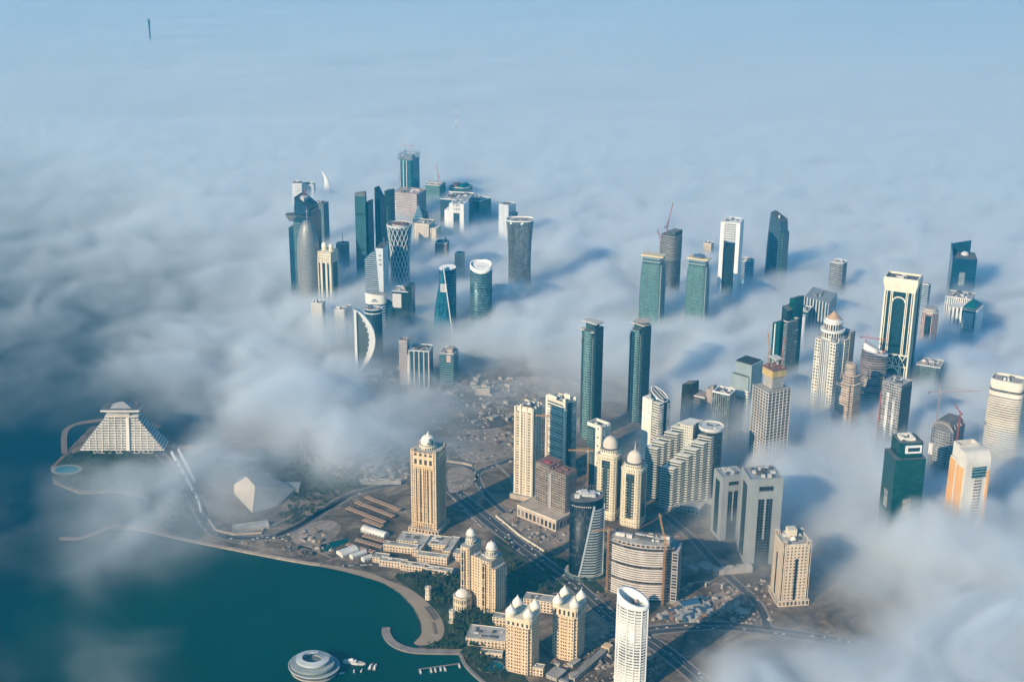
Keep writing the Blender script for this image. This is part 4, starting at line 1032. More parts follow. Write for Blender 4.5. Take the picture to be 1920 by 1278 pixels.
def thin_white():
    t = T('office_tower', 'slim tower with a white wall of square holes, in front of the double-canopied skyscraper', 1119, 925, 790, 26, 17, psi=40)
    w, d, h = t.w, t.d, t.h
    t.part('glass_shaft', MB((3, 4)).prism(rect(w * .9, d * .95), 0, h * .95), [gl('thin_glass', (.02, .08, .09), .9, .7, (.10, .16, .16)), ROOFD])
    WW = plain('thin_white_wall', (.80, .77, .66), .7)
    t.part('white_wall', MB((9, 13)).box(w * .34, -d * .5, h * .04, w * .36, 5, h * .96).box(w * .50, -d * .30, 0, 4, d * .5, h * .98), grid('holed_wall', (.78, .74, .62), (.10, .12, .12), .22, .22, .5))
    mb = MB()
    for i in range(3): mb.box(w * .5, d * (-.05 + i * .22), h * .45, 4, d * .07, h * .53)
    t.part('fins', mb, WW)
    mb = MB(); z = h * .3
    while z < h * .9: mb.box(-w * .25, -d * .5, z, w * .4, 1.5, .9); z += 5
    t.part('louvres', mb, plain('louvre_teal', (.16, .24, .24), .6))
    t.part('crown_frame', MB().parapet(rect(w, d), h * .94, h * .05, 2), WW)
    t.part('roof_plant', MB().clutter(w * .7, d * .7, h * .95, 9, 31, hmax=6), [PLANTD, PLANT])
thin_white()
def oval_top():
    t = T('office_tower', 'white tower with a tilted dark oval crown and striped balconies beside a glass slot', 1226, 862, 738, 32, 20, zb=30, psi=40)
    w, d, h = t.w, t.d, t.h
    t.part('white_wall', MB().box(-w * .22, 0, 0, w * .56, d, h * .95), plain('plain_white_wall', (.80, .78, .68), .7))
    t.part('balcony_floors', MB((5, 4)).box(w * .3, -d * .02, 0, w * .42, d * .98, h * .93), grid('oval_balconies', (.72, .70, .60), (.07, .10, .11), 1.0, .5, .4))
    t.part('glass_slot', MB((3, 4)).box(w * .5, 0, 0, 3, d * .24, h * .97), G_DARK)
    mb = MB(); z = 6
    while z < h * .9: mb.box(w * .52, -d * .32, z, 3.2, d * .32, 1.2); mb.box(w * .52, d * .33, z, 3.2, d * .3, 1.2); z += 4.6
    t.part('balcony_slabs', mb, WHITE)
    P = ell(w * .85, d * .8, 28, w * .12, d * .05); mb = MB()
    f1 = lambda x, y: h * 1.02 - x * .55
    mb.loft([(P, h * .94), (P, f1)], smooth=True, mcap=1)
    t.part('oval_crown', mb, [gl('crown_glass', (.02, .06, .08), .9, 1.0, (.05, .08, .1)), ROOFD])
    mb = MB(); n = len(P)
    for i in range(n):
        a, b = P[i], P[(i + 1) % n]; mb.bar((a[0], a[1], f1(*a) + .5), (b[0], b[1], f1(*b) + .5), 1.8)
    for i in range(0, n // 2, 3): a, b = P[i], P[-i]; mb.bar((a[0], a[1], f1(*a) + .6), (b[0], b[1], f1(*b) + .6), .8)
    t.part('crown_ring', mb, WHITE)
oval_top()

# two tall teal skyscrapers with flat canopy roofs
def palm(label, x, yb, yt, wl, wr, disc):
    t = T('skyscraper', label, x, yb, yt, wl, wr, zb=25, psi=42, group='pair of tall teal skyscrapers with canopy roofs')
    w, d, h = t.w, t.d, t.h
    t.part('shaft', MB((3.4, 4)).prism(cham(w, d, w * .1), 0, h * .88), [gl('palm_glass', (.015, .08, .10), .9, .75, (.07, .13, .14), .9), ROOFD])
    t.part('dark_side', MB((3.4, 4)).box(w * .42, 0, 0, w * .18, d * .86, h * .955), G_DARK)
    t.part('glass_bay', MB((2.6, 4)).prism(ell(w * .52, w * .34, 20, 0, -d * .48), 0, h * .93), [gl('bay_glass', (.03, .17, .17), .85, .7, (.25, .36, .35), 1.0), ROOFD])
    t.part('neck', MB((3, 4)).prism(rect(w * .6, d * .6), h * .88, h * .985), [G_TEAL, ROOFD])
    t.part('edge_tube', MB().bar((w * .36, -d * .52, 0), (w * .36, -d * .52, h * .86), 1.3).bar((-w * .48, -d * .42, 0), (-w * .48, -d * .42, h * .86), 1.2).bar((w * .36, -d * .52, h * .86), (w * .12, -d * .44, h * .91), 1.3), STEEL)
    mb = MB()
    q = 8
    for i in range(q): 
        a, b = math.pi / 2 * i / q, math.pi / 2 * (i + 1) / q
        f = lambda a: (-w * .30 - w * .20 * math.cos(a), -d * .42, h * .80 + h * .10 * math.sin(a)); mb.bar(f(a), f(b), 1.6)
    t.part('arched_edge', mb, STEEL)
    CAN = plain('canopy', (.52, .50, .46), .7)
    if disc:
        t.part('canopy', MB().prism(rect(w * 1.0, d * .8), h * .965, h * .975, bottom=True), CAN)
        t.part('helipad', MB().loft([(ell(w * .6, w * .6, 28, w * .1), h * .98), (ell(w * .86, w * .86, 28, w * .1), h * .997), (ell(w * .86, w * .86, 28, w * .1), h * 1.0)], smooth=False, bottom=True), [STEEL, plain('helipad_top', (.50, .42, .34), .8)])
    else:
        t.part('canopy', MB().prism(rect(w * 1.05, d * .85), h * .985, h * .995, bottom=True), CAN)
        t.part('lower_canopy', MB().prism(rect(w * 1.0, d * .6, -w * .08, -d * .3), h * .918, h * .926, bottom=True), CAN)
        t.part('setback', MB((3, 4)).prism(rect(w * .75, d * .45, -w * .08, -d * .28), h * .88, h * .915), [G_TEAL, ROOFD])
palm('tall teal skyscraper with two stacked flat canopies, left of its round-topped twin', 1106, 806, 600, 26, 16, False)
palm('tall teal skyscraper with a round helipad disc on top, right of its twin', 1195, 775, 600, 25, 16, True)

# pyramid hotel
def pyramid():
    t = T('pyramid_hotel', 'white stepped pyramid hotel with a flared top slab, on the wooded point', 236, 852, 752, 150, 0.01, psi=15.5, cat='hotel')
    w, h = t.w, t.h; d = w * .26
    zt = t.z(779); n = 13; z0 = zt * .12; st = (zt - z0) / n; K = .64
    PW_ = plain('pyramid_white', (.74, .70, .62), .7)
    kk = lambda u: 1 - K * u
    mb, mg = MB(), MB((4.2, 4))
    yo = lambda u: (1 - kk(u)) * d * .15
    for i in range(n):
        u = i / n; P = rect(w * kk(u), d * (1 - .5 * u) + 5, 0, yo(u))
        mg.prism(rect(w * kk(u) - 4, d * (1 - .5 * u) + 1, 0, yo(u)), z0 + i * st, z0 + (i + 1) * st); mb.prism(P, z0 + i * st, z0 + i * st + st * .40, bottom=True)
    t.part('storeys', mg, [grid('pyramid_rooms', (.48, .45, .40), (.18, .17, .16), .75, .9, .5, 0, .5), ROOF])
    t.part('terraces', mb, PW_)
    fy = lambda u: yo(u) - (d * (1 - .5 * u) + 5) / 2
    for i in range(13):
        q = -.46 + i * .0767; e = min(1, max(0, (1 - 2 * abs(q)) / K)) if abs(q) > (1 - K) / 2 else 1
        MB().bar((q * w, fy(0) - .5, z0), (q * w, fy(e) - .5, z0 + n * st * e), 1.3 if i != 7 else 6.0).build('sloping_rib', PW_, t.root)
    t.part('stilts', MB((7, 8)).box(0, 0, 0, w * .72, d * .9, z0), grid('pyramid_base', (.42, .40, .36), (.08, .09, .10), .6, .7))
    zz = z0 + n * st
    t.part('top_terrace', MB().prism(rect(w * .40, d * .5, 0, yo(1)), zz, zz + 1.5), PW_)
    t.part('neck', MB((3, 3)).box(0, yo(1), zz + 1.5, w * .18, d * .4, 12), grid('neck_windows', (.6, .56, .5), (.1, .1, .1), .5, .5))
    t.part('flared_roof', MB().loft([(rect(w * .24, d * .5, 0, 3), zz + 9), (rect(w * .42, d * .8, 0, 3), zz + 14), (rect(w * .46, d * .9, 0, 3), zz + 15), (rect(w * .46, d * .9, 0, 3), zz + 18.5)], bottom=True), [PW_, ROOFD])
    t.part('roof_lantern', MB().loft([(rect(w * .26, d * .6, 0, 6), zz + 18.5), (rect(w * .05, d * .05, 0, 6), zz + 28)]), plain('lantern_grey', (.30, .30, .30), .7))
    t.part('mast', MB().bar((w * .17, 10, zz + 18.5), (w * .17, 10, zz + 29), 1.2), STEEL)
pyramid()

def tent_hall():
    o = at(490, 940, 1.6)
    r = empty('exhibition_hall', o, 0, 'folded white conference hall shaped like a faceted tent beside the corniche', 'hall')
    CW = plain('hall_shell', (.62, .54, .42), .8); CG = plain('hall_roof', (.25, .26, .25), .85)
    V = {'A': (438, 908, 15), 'B': (462, 893, 34), 'C': (478, 911, 30), 'D': (473, 961, 1.6), 'E': (439, 925, 1.6), 'F': (508, 893, 24), 'G': (553, 916, 12), 'H': (556, 924, 1.6), 'I': (520, 948, 1.6), 'J': (505, 885, 1.6), 'K': (450, 893, 1.6)}
    V = {k: tuple(at(*p) - o) for k, p in V.items()}
    def solid(fs):
        mb = MB()
        for f in fs:
            b = len(mb.v); mb.v += [V[c] for c in f]; mb.face(tuple(range(b, b + len(f))))
        return mb
    solid(['EDC', 'ECB', 'EBA']).build('front_shell', CW, r)
    solid(['ABK', 'AKE', 'BFJK', 'BCF', 'CGF', 'FGJ', 'GHJ']).build('rear_shell', CG, r)
    solid(['CDI', 'CIG', 'GIH']).build('side_shell', CG, r)
    q = at(530, 918, 1.6) - o
    MB((6, 6)).box(q.x + 10, q.y, 0, 46, 34, 9).build('hall_wing', plain('wing_grey', (.30, .31, .30), .8), r)
    MB().box(q.x - 12, q.y - 30, 0, 30, 3, 4).build('terrace_wall', CREAM2, r)
tent_hall()
# ------------------------------------------------------------------ towers rising out of the fog: right of the view
ZF = 100.0
def simple(name, label, x, yb, yt, wl, wr, facade, psi=None, zb=ZF, shape='rect', cell=(3.6, 4), roofn=7, cat='tower', wall=WHITE, top=None, smooth=False, group=None, roofm=ROOF, parapet=1.5):
    t = T(name, label, x, yb, yt, wl, wr, zb=zb, psi=psi, cat=cat, group=group)
    w, d, h = t.w, t.d, t.h
    P = {'rect': rect(w, d), 'cham': cham(w, d, min(w, d) * .2), 'notch': notch(w, d, min(w, d) * .12), 'ell': ell(w, d, 32), 'sq': ell(w, d, 32, e=3.2)}[shape]
    t.P = P
    t.part('shaft', MB(cell).prism(P, 0, h, smooth=shape in ('ell', 'sq')), [facade, roofm])
    if parapet: t.part('parapet', MB().parapet(grow(P, .25), h - .05, parapet), wall)
    if roofn: t.part('roof_plant', MB().clutter(w * .75, d * .75, h + .03, roofn, int(x * 7 + yt), hmax=5), [PLANT, PLANTD])
    return t

# twin green curved towers
def green(label, x, yb, yt, wl, wr, disc):
    t = T('office_tower', label, x, yb, yt, wl, wr, zb=ZF - 20, psi=18, group='pair of mottled green towers with gold roof plates')
    w, d, h = t.w, t.d * .9, t.h
    P = cham(w, d, w * .08); ks = [(1.06, 0), (1.07, .45), (1.04, .7), (1.0, .82), (.93, .9)]
    t.part('shaft', MB((2.6, 3.4)).loft([(sc(P, k), z * h) for k, z in ks]), [G_GREEN, ROOFD])
    mb = MB(); z = h * .1
    while z < h * .9: mb.box(w * .53, -d * .5, z, 2.6, 2.2, 1.4); mb.box(w * .53, d * .45, z, 2.6, 2.2, 1.4); z += 5
    t.part('corner_teeth', mb, PLANT)
    t.part('crown_storeys', MB((5, 6)).prism(rect(w * .88, d * .8), h * .9, h * .97), [gl('green_crown', (.03, .10, .12), .8, .5, (.20, .28, .30)), ROOFD])
    t.part('roof_plate', MB().prism(rect(w * 1.12, d * .7), h * .97, h * .985, bottom=True), plain('gold_roof', (.72, .60, .36), .6))
    if disc: t.part('helipad', MB().prism(ell(w * .6, w * .6, 24), h * .99, h * 1.01, bottom=True), STEEL)
green('mottled green glass tower with a plain gold roof plate and no disc', 1221, 592, 474, 37, 11, False)
green('mottled green glass tower with a grey disc on its gold roof plate', 1305, 590, 480, 35, 9, True)

t = simple('construction_tower', 'dark unfinished tower with open floors and two red luffing cranes, behind the left green tower', 1255, 530, 440, 29, 19, grid('dark_frame', (.11, .13, .14), (.02, .04, .06), .7, .6, .5, .1, .8), shape='sq', wall=CONC, roofm=CONCD, roofn=9)
t.part('open_top_floors', MB().bands(t.P, t.h * .72, t.h * .98, 4, 1, 1.2), CONC)
t.part('upper_block', MB((4, 4)).prism(rect(t.w * .5, t.d * .7, t.w * .15, t.d * .1), t.h, t.h + 12), [grid('dark_frame', (.2, .2, .2), (.02, .05, .07)), CONCD])
crane('tall red and white luffing crane with its jib pointing up, on the dark unfinished tower', t.top(-t.w * .22, -t.d * .1, t.h * .9), 42, R(60), 62, R(62), RED)
crane('shorter red luffing crane left of the tall one on the dark unfinished tower', t.top(-t.w * .48, -t.d * .3, t.h * .75), 38, R(120), 30, R(55), RED)

def white_gate():
    t = T('office_tower', 'white portal tower framing a dark glass slab with a grid of square holes above it', 1366, 538, 410, 36, 6, zb=ZF - 10, psi=10)
    w, d, h = t.w, t.d * 1.1, t.h
    t.part('frame_leg', MB().box(-w * .40, 0, 0, w * .2, d, h * .99).box(w * .40, 0, 0, w * .2, d, h * .99), WHITE)
    t.part('holed_beam', MB((4.2, 4.6)).box(0, 0, h * .80, w * .6, d * .98, h * .185), grid('square_holes', (.78, .78, .75), (.02, .03, .05), .62, .62, .6, .1, .2))
    t.part('glass_slab', MB((4, 4)).box(0, 0, 0, w * .58, d * .7, h * .74), G_DARK)
    t.roof(rect(w, d), h * .985, 8, 3, wall=WHITE)
white_gate()
def blue_sail():
    t = T('glass_tower', 'deep blue glass tower with a sloping sail-shaped top, casting a long shadow on the fog', 1454, 503, 400, 30, 12, zb=ZF, psi=24)
    w, d, h = t.w, t.d, t.h
    P = cham(w, d, w * .14)
    t.part('shaft', MB((3, 4)).loft([(sc(P, 1.03), 0), (sc(P, 1.02), h * .5), (sc(P, .95), h * .8), ([(x * .82, y * .9) for x, y in P], lambda x, y: h * .97 - x * .55)]), [G_BLUE, ROOFD])
    t.part('side_fin', MB((3, 4)).box(w * .40, 0, 0, w * .24, d * .9, h * .8), G_TEAL)
    t.part('white_spine', MB().bar((w * .12, -d * .3, h * .72), (w * .08, -d * .2, h * .99), 4), PLANT)
    t.part('roof_plant', MB().clutter(w * .5, d * .4, h * .9, 8, 3, hmax=9), [PLANT, STEEL])
blue_sail()
t = simple('office_block', 'small white-topped block with cut corners in the fog beyond the blue sail tower', 1570, 522, 490, 24, 12, grid('small_grey_floors', (.34, .36, .36), (.08, .10, .12), 1.0, .55, .5, .1), cat='block', shape='cham', roofm=PLANT, roofn=10)
t = simple('office_block', 'low striped block barely above the fog right of the white portal tower', 1399, 505, 487, 26, 6, G_STRIP, cat='block', shape='sq', zb=95)
def cut_box():
    t = T('glass_tower', 'blue glass box tower with a slanted open top and one square window', 1801, 532, 466, 44, 5, zb=95, psi=-7)
    w, d, h = t.w, t.d * 1.2, t.h
    m = gl('flat_blue_glass', (.015, .09, .16), 1.0, .96, (.03, .10, .16), .25)
    P = rect(w, d)
    t.part('shaft', MB((6, 4)).prism(P, 0, h * .9), [m, ROOFD])
    t.part('raised_screen', MB((6, 4)).loft([(rect(w * .8, 3, -w * .1, d * .45), h * .9), (rect(w * .8, 3, -w * .1, d * .45), lambda x, y: h * 1.06 + x * .25)]), m)
    t.part('side_wall', MB().loft([(rect(3, d, -w * .49), h * .9), (rect(3, d, -w * .49), lambda x, y: h * .97 + y * .3)]), m)
    t.part('square_window', MB((3, 3)).box(-w * .05, -d * .5, h * .5, w * .24, 1.2, h * .2), grid('square_window_grid', (.40, .46, .48), (.14, .20, .24), .7, .7))
    t.part('roof_dome', MB().dome(w * .34, w * .34, h * .9, 9, w * .05, d * .1), PLANT)
    t.part('white_seam', MB().bar((-w * .5, -d * .52, h * .28), (w * .5, -d * .52, h * .18), .9), WHITE)
cut_box()
t = simple('office_block', 'long low white block with a stepped cluttered roof, below the blue box tower', 1797, 585, 553, 46, 6, grid('white_slots', (.66, .66, .62), (.14, .17, .18), .4, 1.0), psi=8, cat='block', zb=85, roofn=22)
t.part('front_step', MB((6, 4)).box(t.w * .1, -t.d * .8, 0, t.w * .6, t.d * .8, t.h * .9), grid('white_slots', (.66, .66, .62), (.14, .17, .18), .4, 1.0))
def teal_white():
    t = T('office_block', 'small teal glass block with white side piers and a peaked roof', 1819, 612, 572, 30, 8, zb=80, psi=14, cat='block')
    w, d, h = t.w, t.d * 1.4, t.h
    t.part('shaft', MB((4, 4)).prism(rect(w * .8, d), 0, h), [G_BAND, ROOFD])
    t.part('side_pier', MB().box(-w * .42, 0, 0, w * .16, d * .9, h * 1.0).box(w * .42, 0, 0, w * .16, d * .9, h * .97), WHITE)
    t.part('peaked_roof', MB().loft([(rect(w * .7, d * .9), h), (rect(w * .2, d * .3), h + 12)]), TEALP)
    t.part('white_louvres', MB().bands(rect(w * .62, d), h * .6, h * .9, 5, 1.6, .6), WHITE)
teal_white()
t = simple('apartment_tower', 'short pinkish tower with a round crown rising from shadowed fog', 1738, 642, 583, 20, 19, grid('pink_slots', (.55, .42, .36), (.06, .07, .09), .45, .85, .4), shape='cham', zb=75, roofn=3)
t.part('dark_corner', MB((4, 4)).box(t.w * .3, -t.d * .42, 0, t.w * .34, t.d * .2, t.h * .96), G_DARK)
t.part('round_crown', MB((3, 5)).prism(ell(t.w * .9, t.w * .9, 20), t.h, t.h + 9), [grid('pink_crown', (.6, .52, .46), (.1, .1, .1), .4, .5), ROOF])
t = simple('office_block', 'flat-topped dark block with a pale glass face, sunk in fog below the short pinkish tower', 1740, 716, 680, 44, 6, G_GREY, psi=8, cat='block', zb=80, roofn=16)
t.part('dark_pier', MB().box(-t.w * .42, -t.d * .5, 0, t.w * .16, 3, t.h).box(t.w * .42, -t.d * .5, 0, t.w * .16, 3, t.h), plain('dark_pier', (.05, .08, .10)))
simple('office_block', 'faint small striped block almost lost in fog beyond the tallest cream skyscraper', 1734, 560, 532, 13, 4, G_STRIP, cat='block', zb=90)

def tall_cream():
    t = T('skyscraper', 'tallest cream skyscraper with dark arched glass, ivory ribs and a lattice belt', 1674, 706, 516, 56, 6, zb=90, psi=9)
    w, d, h = t.w, t.d * 1.0, t.h; b0, b1 = t.z(680), t.z(657)
    C_ = plain('ivory_frame', (.78, .73, .56), .65)
    t.part('glass_body', MB((3.4, 4)).prism(rect(w * .92, d * .95), 0, h * .93), [gl('tall_glass', (.01, .07, .10), .9, .85, (.02, .06, .08), .6), ROOFD])
    mb = MB()
    for u in (-.47, -.40, -.27, -.22, .22, .27, .40, .47):
        mb.box(u * w, -d * .49, b1, w * (.05 if abs(u) > .45 else .028), 3, h * .90 - b1)
        mb.box(u * w, -d * .49, 0, w * (.05 if abs(u) > .45 else .028), 3, b0)
    for u in (-.45, -.2, .2, .45): mb.box(w * .47, u * d, 0, 3, d * .06, h * .9)
    for u in (-.3, 0, .3): mb.box(-w * .47, u * d, 0, 3, d * .08, h * .9)
    t.part('ribs', mb, C_)
    mb = MB(); q = 12
    for i in range(q):
        a, b = math.pi * i / q, math.pi * (i + 1) / q
        f = lambda a, z0: (math.cos(a) * w * .2, -d * .5 - .6, z0 + math.sin(a) * w * .16)
        mb.bar(f(a, h * .83), f(b, h * .83), 2.4); mb.bar(f(a, b0 - w * .2), f(b, b0 - w * .2), 2.4)
    t.part('arch_tops', mb, C_)
    t.part('crown', MB((3, 5)).loft([(rect(w * .98, d), h * .90), (rect(w * 1.0, d * 1.02), h * .92), (rect(w * 1.1, d * 1.1), h * .96), (rect(w * 1.1, d * 1.1), h * .985)], bottom=True), [C_, ROOFD])
    t.part('crown_rim', MB().parapet(rect(w * 1.1, d * 1.1), h * .985, 4, 3), C_)
    t.part('roof_plant', MB().clutter(w * .7, d * .6, h * .985, 12, 12, hmax=5), [PLANT, PLANTD])
    mb = MB(); mb.box(0, -d * .5, b0, w, 3.4, 2.5); mb.box(0, -d * .5, b1 - 2.5, w, 3.4, 2.5)
    for i in range(4):
        a, b = -w * .4 + i * w * .2, -w * .2 + i * w * .2
        mb.bar((a, -d * .5 - 1, b0 + 2), (b, -d * .5 - 1, b1 - 2), 1.4); mb.bar((b, -d * .5 - 1, b0 + 2), (a, -d * .5 - 1, b1 - 2), 1.4); mb.box(a, -d * .5, b0, 1.6, 2.4, b1 - b0)
    t.part('lattice_belt', mb, C_)
    t.part('rear_block', MB((3.4, 4)).box(w * .36, d * .75, 0, w * .34, d * .5, h * .97), G_DARK)
    t.part('side_bay', MB((3.4, 4)).box(-w * .5, d * .2, 0, w * .12, d * .4, h * .80), grid('side_bay_windows', (.74, .68, .52), (.1, .1, .1), .5, .5))
tall_cream()
simple('office_block', 'dark teal block in shadow just right of the foot of the tallest cream skyscraper', 1691, 700, 628, 22, 10, G_DARK, cat='block', zb=85)

def copper():
    t = T('skyscraper', 'white skyscraper of tall square-windowed piers topped by round tiers and a copper cone', 1551, 738, 612, 38, 22, zb=80, psi=32)
    w, d, h = t.w, t.d * 1.0, t.h
    m = grid('pier_windows', (.76, .72, .60), (.05, .06, .07), .55, .55, .4, .1, .3)
    t.part('glass_body', MB((3.0, 4)).prism(rect(w * .86, d * .9), 0, h * .92), [gl('copper_body', (.04, .06, .07), .6, .75, (.44, .44, .42), .4), ROOF])
    mb = MB((5, 5.2))
    for sx in (-1, 1):
        for sy in (-1, 1): mb.prism(rect(w * .27, d * .3, sx * w * .37, sy * d * .36), 0, h * .88)
    t.part('corner_piers', mb, [m, WHITE])
    mb = MB()
    for i in range(5): mb.box((-.2 + .1 * i) * w, -d * .46, 0, 1.3, 2, h * .92); mb.box(w * .44, (-.2 + .1 * i) * d, 0, 2, 1.3, h * .92)
    t.part('fins', mb, WHITE)
    R0 = w * .92
    t.part('lower_tier', MB((4, 12)).prism(ell(R0, R0, 28), h * .88, h * .97, smooth=True), [grid('tier_windows', (.76, .74, .66), (.05, .06, .07), .6, .8), WHITE])
    t.part('tier_ring', MB().prism(ell(R0 * 1.1, R0 * 1.1, 28), h * .965, h * .985, bottom=True).prism(ell(R0 * .9, R0 * .9, 28), h * 1.055, h * 1.07, bottom=True), WHITE)
    t.part('upper_tier', MB((4, 12)).prism(ell(R0 * .82, R0 * .82, 28), h * .985, h * 1.055), [grid('tier_windows', (.76, .74, .66), (.05, .06, .07), .6, .8), WHITE])
    t.part('drum', MB((3, 5)).prism(ell(R0 * .68, R0 * .68, 28), h * 1.07, h * 1.09), WHITE)
    t.part('copper_cone', MB().cone(R0 * .66, h * 1.09, R0 * .32, n=12), COPPER)
    t.part('rear_frame', MB((4, 4)).box(w * .25, d * .75, 0, w * .6, d * .4, h * .94), grid('rear_frame', (.42, .40, .37), (.07, .07, .08), .6, .6, .9, 0, .8))
copper()

def teal_steps():
    t = T('glass_tower', 'stepped dark teal glass tower with a white edge line behind the concrete grid tower', 1468, 690, 575, 26, 24, zb=75, psi=40)
    w, d, h = t.w, t.d, t.h
    t.part('front_shaft', MB((4, 4)).loft([(rect(w * .55, d * .8, -w * .22, -d * .1), 0), (rect(w * .55, d * .8, -w * .22, -d * .1), lambda x, y: h * .86 + x * .4)]), [gl('deep_teal_glass', (.005, .11, .11), 1.0, .95, (.01, .12, .12), .3), ROOFD])
    t.part('middle_shaft', MB((4, 4)).loft([(rect(w * .4, d * .7, w * .05, d * .1), 0), (rect(w * .4, d * .7, w * .05, d * .1), lambda x, y: h * 1.0 - x * .5)]), [G_DARK, ROOFD])
    t.part('rear_shaft', MB((4, 4)).loft([(rect(w * .36, d * .7, w * .15, d * .5), 0), (rect(w * .36, d * .7, w * .15, d * .5), lambda x, y: h * 1.09 + x * .3)]), [gl('deep_teal_glass', (.005, .11, .11)), ROOFD])
    t.part('balcony_stack', MB((4, 4)).box(w * .38, -d * .05, 0, w * .26, d * .8, h * .86), grid('teal_balconies', (.22, .26, .26), (.01, .04, .05), .7, .6, .4, .2, .9))
    t.part('edge_line', MB().bar((-w * .28, -d * .52, 0), (-w * .28, -d * .52, h * .82), 2.4).bar((w * .05, -d * .28, h * .86), (w * .4, -d * .28, h * .86), 1.6), WHITE)
    mb = MB()
    for i in range(3): mb.box(w * .35, d * .28, h * (.88 - .13 * i), w * .34, d * .2, 1.6)
    t.part('sky_bridge', mb, PLANT)
teal_steps()
t = T('office_block', 'grey block with a sharp slanted roof and glass strips, behind the copper-coned tower', 1536, 590, 549, 46, 14, zb=85, psi=18, cat='block')
t.part('shaft', MB((6, 4)).loft([(rect(t.w, t.d), 0), (rect(t.w, t.d), lambda x, y: t.h * .96 - x * .10 + y * .15)]), [gl('slant_glass', (.04, .10, .13), .55, 1.0, (.42, .46, .47)), plain('slant_roof', (.22, .25, .27), .7)])
t.part('antenna', MB().bar((0, 0, t.h * .95), (0, 0, t.h + 14), .9), STEEL)
t.part('roof_plant', MB().clutter(t.w * .4, t.d * .6, t.h * .95, 6, 2, hmax=6), [PLANT, STEEL])
t = simple('office_block', 'low teal block with a dotted flat roof, left of the slant-roofed grey block', 1503, 600, 578, 28, 8, G_TEAL, psi=14, cat='block', zb=80, roofn=14)
t = simple('cylindrical_block', 'plain pale drum-shaped block beside the stepped teal tower', 1501, 612, 592, 16, 0.01, WHITE, psi=0, shape='ell', cat='block', zb=80, roofn=0)

def curved_construction():
    t = T('construction_tower', 'unfinished round-fronted tower with a white scooped roof beside the tan balcony tower', 1632, 745, 655, 48, 0.01, zb=70, psi=0)
    w, h = t.w, t.h; d = w * .8; P = ell(w, d, 32, e=2.5)
    t.part('shaft', MB((4, 4)).loft([(P, 0), (P, lambda x, y: h * .98 - x * .25)], smooth=True), [grid('scoop_floors', (.27, .26, .26), (.02, .04, .06), .85, .62, .3, .3, .8), plain('scoop_roof', (.68, .66, .60), .8, wear=.4)])
    t.part('floor_rims', MB().bands(P, h * .5, h * .9, 4.2, .8, .9), plain('rim_brown', (.34, .27, .24), .7))
    t.part('scooped_roof', MB().loft([([(x * .6 - w * .15, y * .6) for x, y in P], h * .98), ([(x * .55 - w * .17, y * .5) for x, y in P], lambda x, y: h * 1.03 - x * .45)]), [WHITE, plain('scoop_roof', (.68, .66, .60), .8, wear=.4)])
    t.part('roof_plant', MB().clutter(w * .7, d * .5, h * .97, 16, 6, hmax=5, cx=w * .1), [PLANT, RED])
    crane('white-jibbed crane with a red mast on the scooped round tower', t.top(-w * .38, d * .1, h), 22, R(-12), 42, R(-4), RED)
    crane('small crane between the scooped round tower and the narrow concrete tower', t.top(w * .35, -d * .52, 0), t.z(700), R(150), 20, R(10), YEL)
curved_construction()
def tan_steps():
    t = T('apartment_tower', 'tan concrete tower of stepped balconies with a round lookout on top', 1585, 795, 690, 32, 20, zb=60, psi=34)
    w, d, h = t.w, t.d, t.h
    m = grid('tan_balconies', (.50, .41, .33), (.10, .09, .08), .7, .45, .8, 0, .7)
    t.part('shaft', MB((4.5, 4)).prism(notch(w, d, w * .14), 0, h * .82).prism(notch(w * .8, d * .8, w * .1, 0, d * .06), 0, h * .92), [m, TAN])
    t.part('balcony_slabs', MB().bands(notch(w * .96, d * .96, w * .2), 5, h * .84, 4.2, 1.0, 1.3), plain('tan_slabs', (.56, .46, .37), .85, wear=.25))
    t.part('round_lookout', MB((3, 4)).prism(ell(w * .5, w * .5, 20, 0, d * .05), h * .9, h * 1.06), [m, TAN])
    t.part('lookout_rings', MB().bands(ell(w * .5, w * .5, 20, 0, d * .05), h * .92, h * 1.06, 4, .9, 1.4), plain('tan_slabs', (.56, .46, .37), .85, wear=.25))
    t.part('blue_glass_bay', MB((3, 4)).box(-w * .35, -d * .52, 0, w * .3, 3, h * .40), G_DARK)
tan_steps()
t = simple('construction_tower', 'narrow concrete tower with patchy wrapped floors and a dark glass side', 1669, 845, 714, 35, 18, grid('wrapped_floors', (.36, .35, .34), (.14, .15, .16), .75, .6, .8, 0, 1.4, wear=.35), zb=60, wall=CONC, roofm=CONC, roofn=12)
t.part('dark_cladding', MB((4, 4)).box(t.w * .5 + .3, 0, 0, 1.6, t.d * .96, t.h * .96), G_DARK)
t.part('hoist_rail', MB().bar((-t.w * .5, -t.d * .52, 0), (-t.w * .5, -t.d * .52, t.h * .9), 2), plain('red_brown_hoist', (.34, .12, .12)))
t.part('pale_patches', MB((4, 4)).box(-t.w * .15, -t.d * .5 - .2, t.h * .4, t.w * .12, 1.4, t.h * .5).box(t.w * .18, -t.d * .5 - .2, t.h * .45, t.w * .1, 1.4, t.h * .38), grid('wrap_white', (.66, .66, .63), (.4, .4, .4), .4, .4, wear=.5))

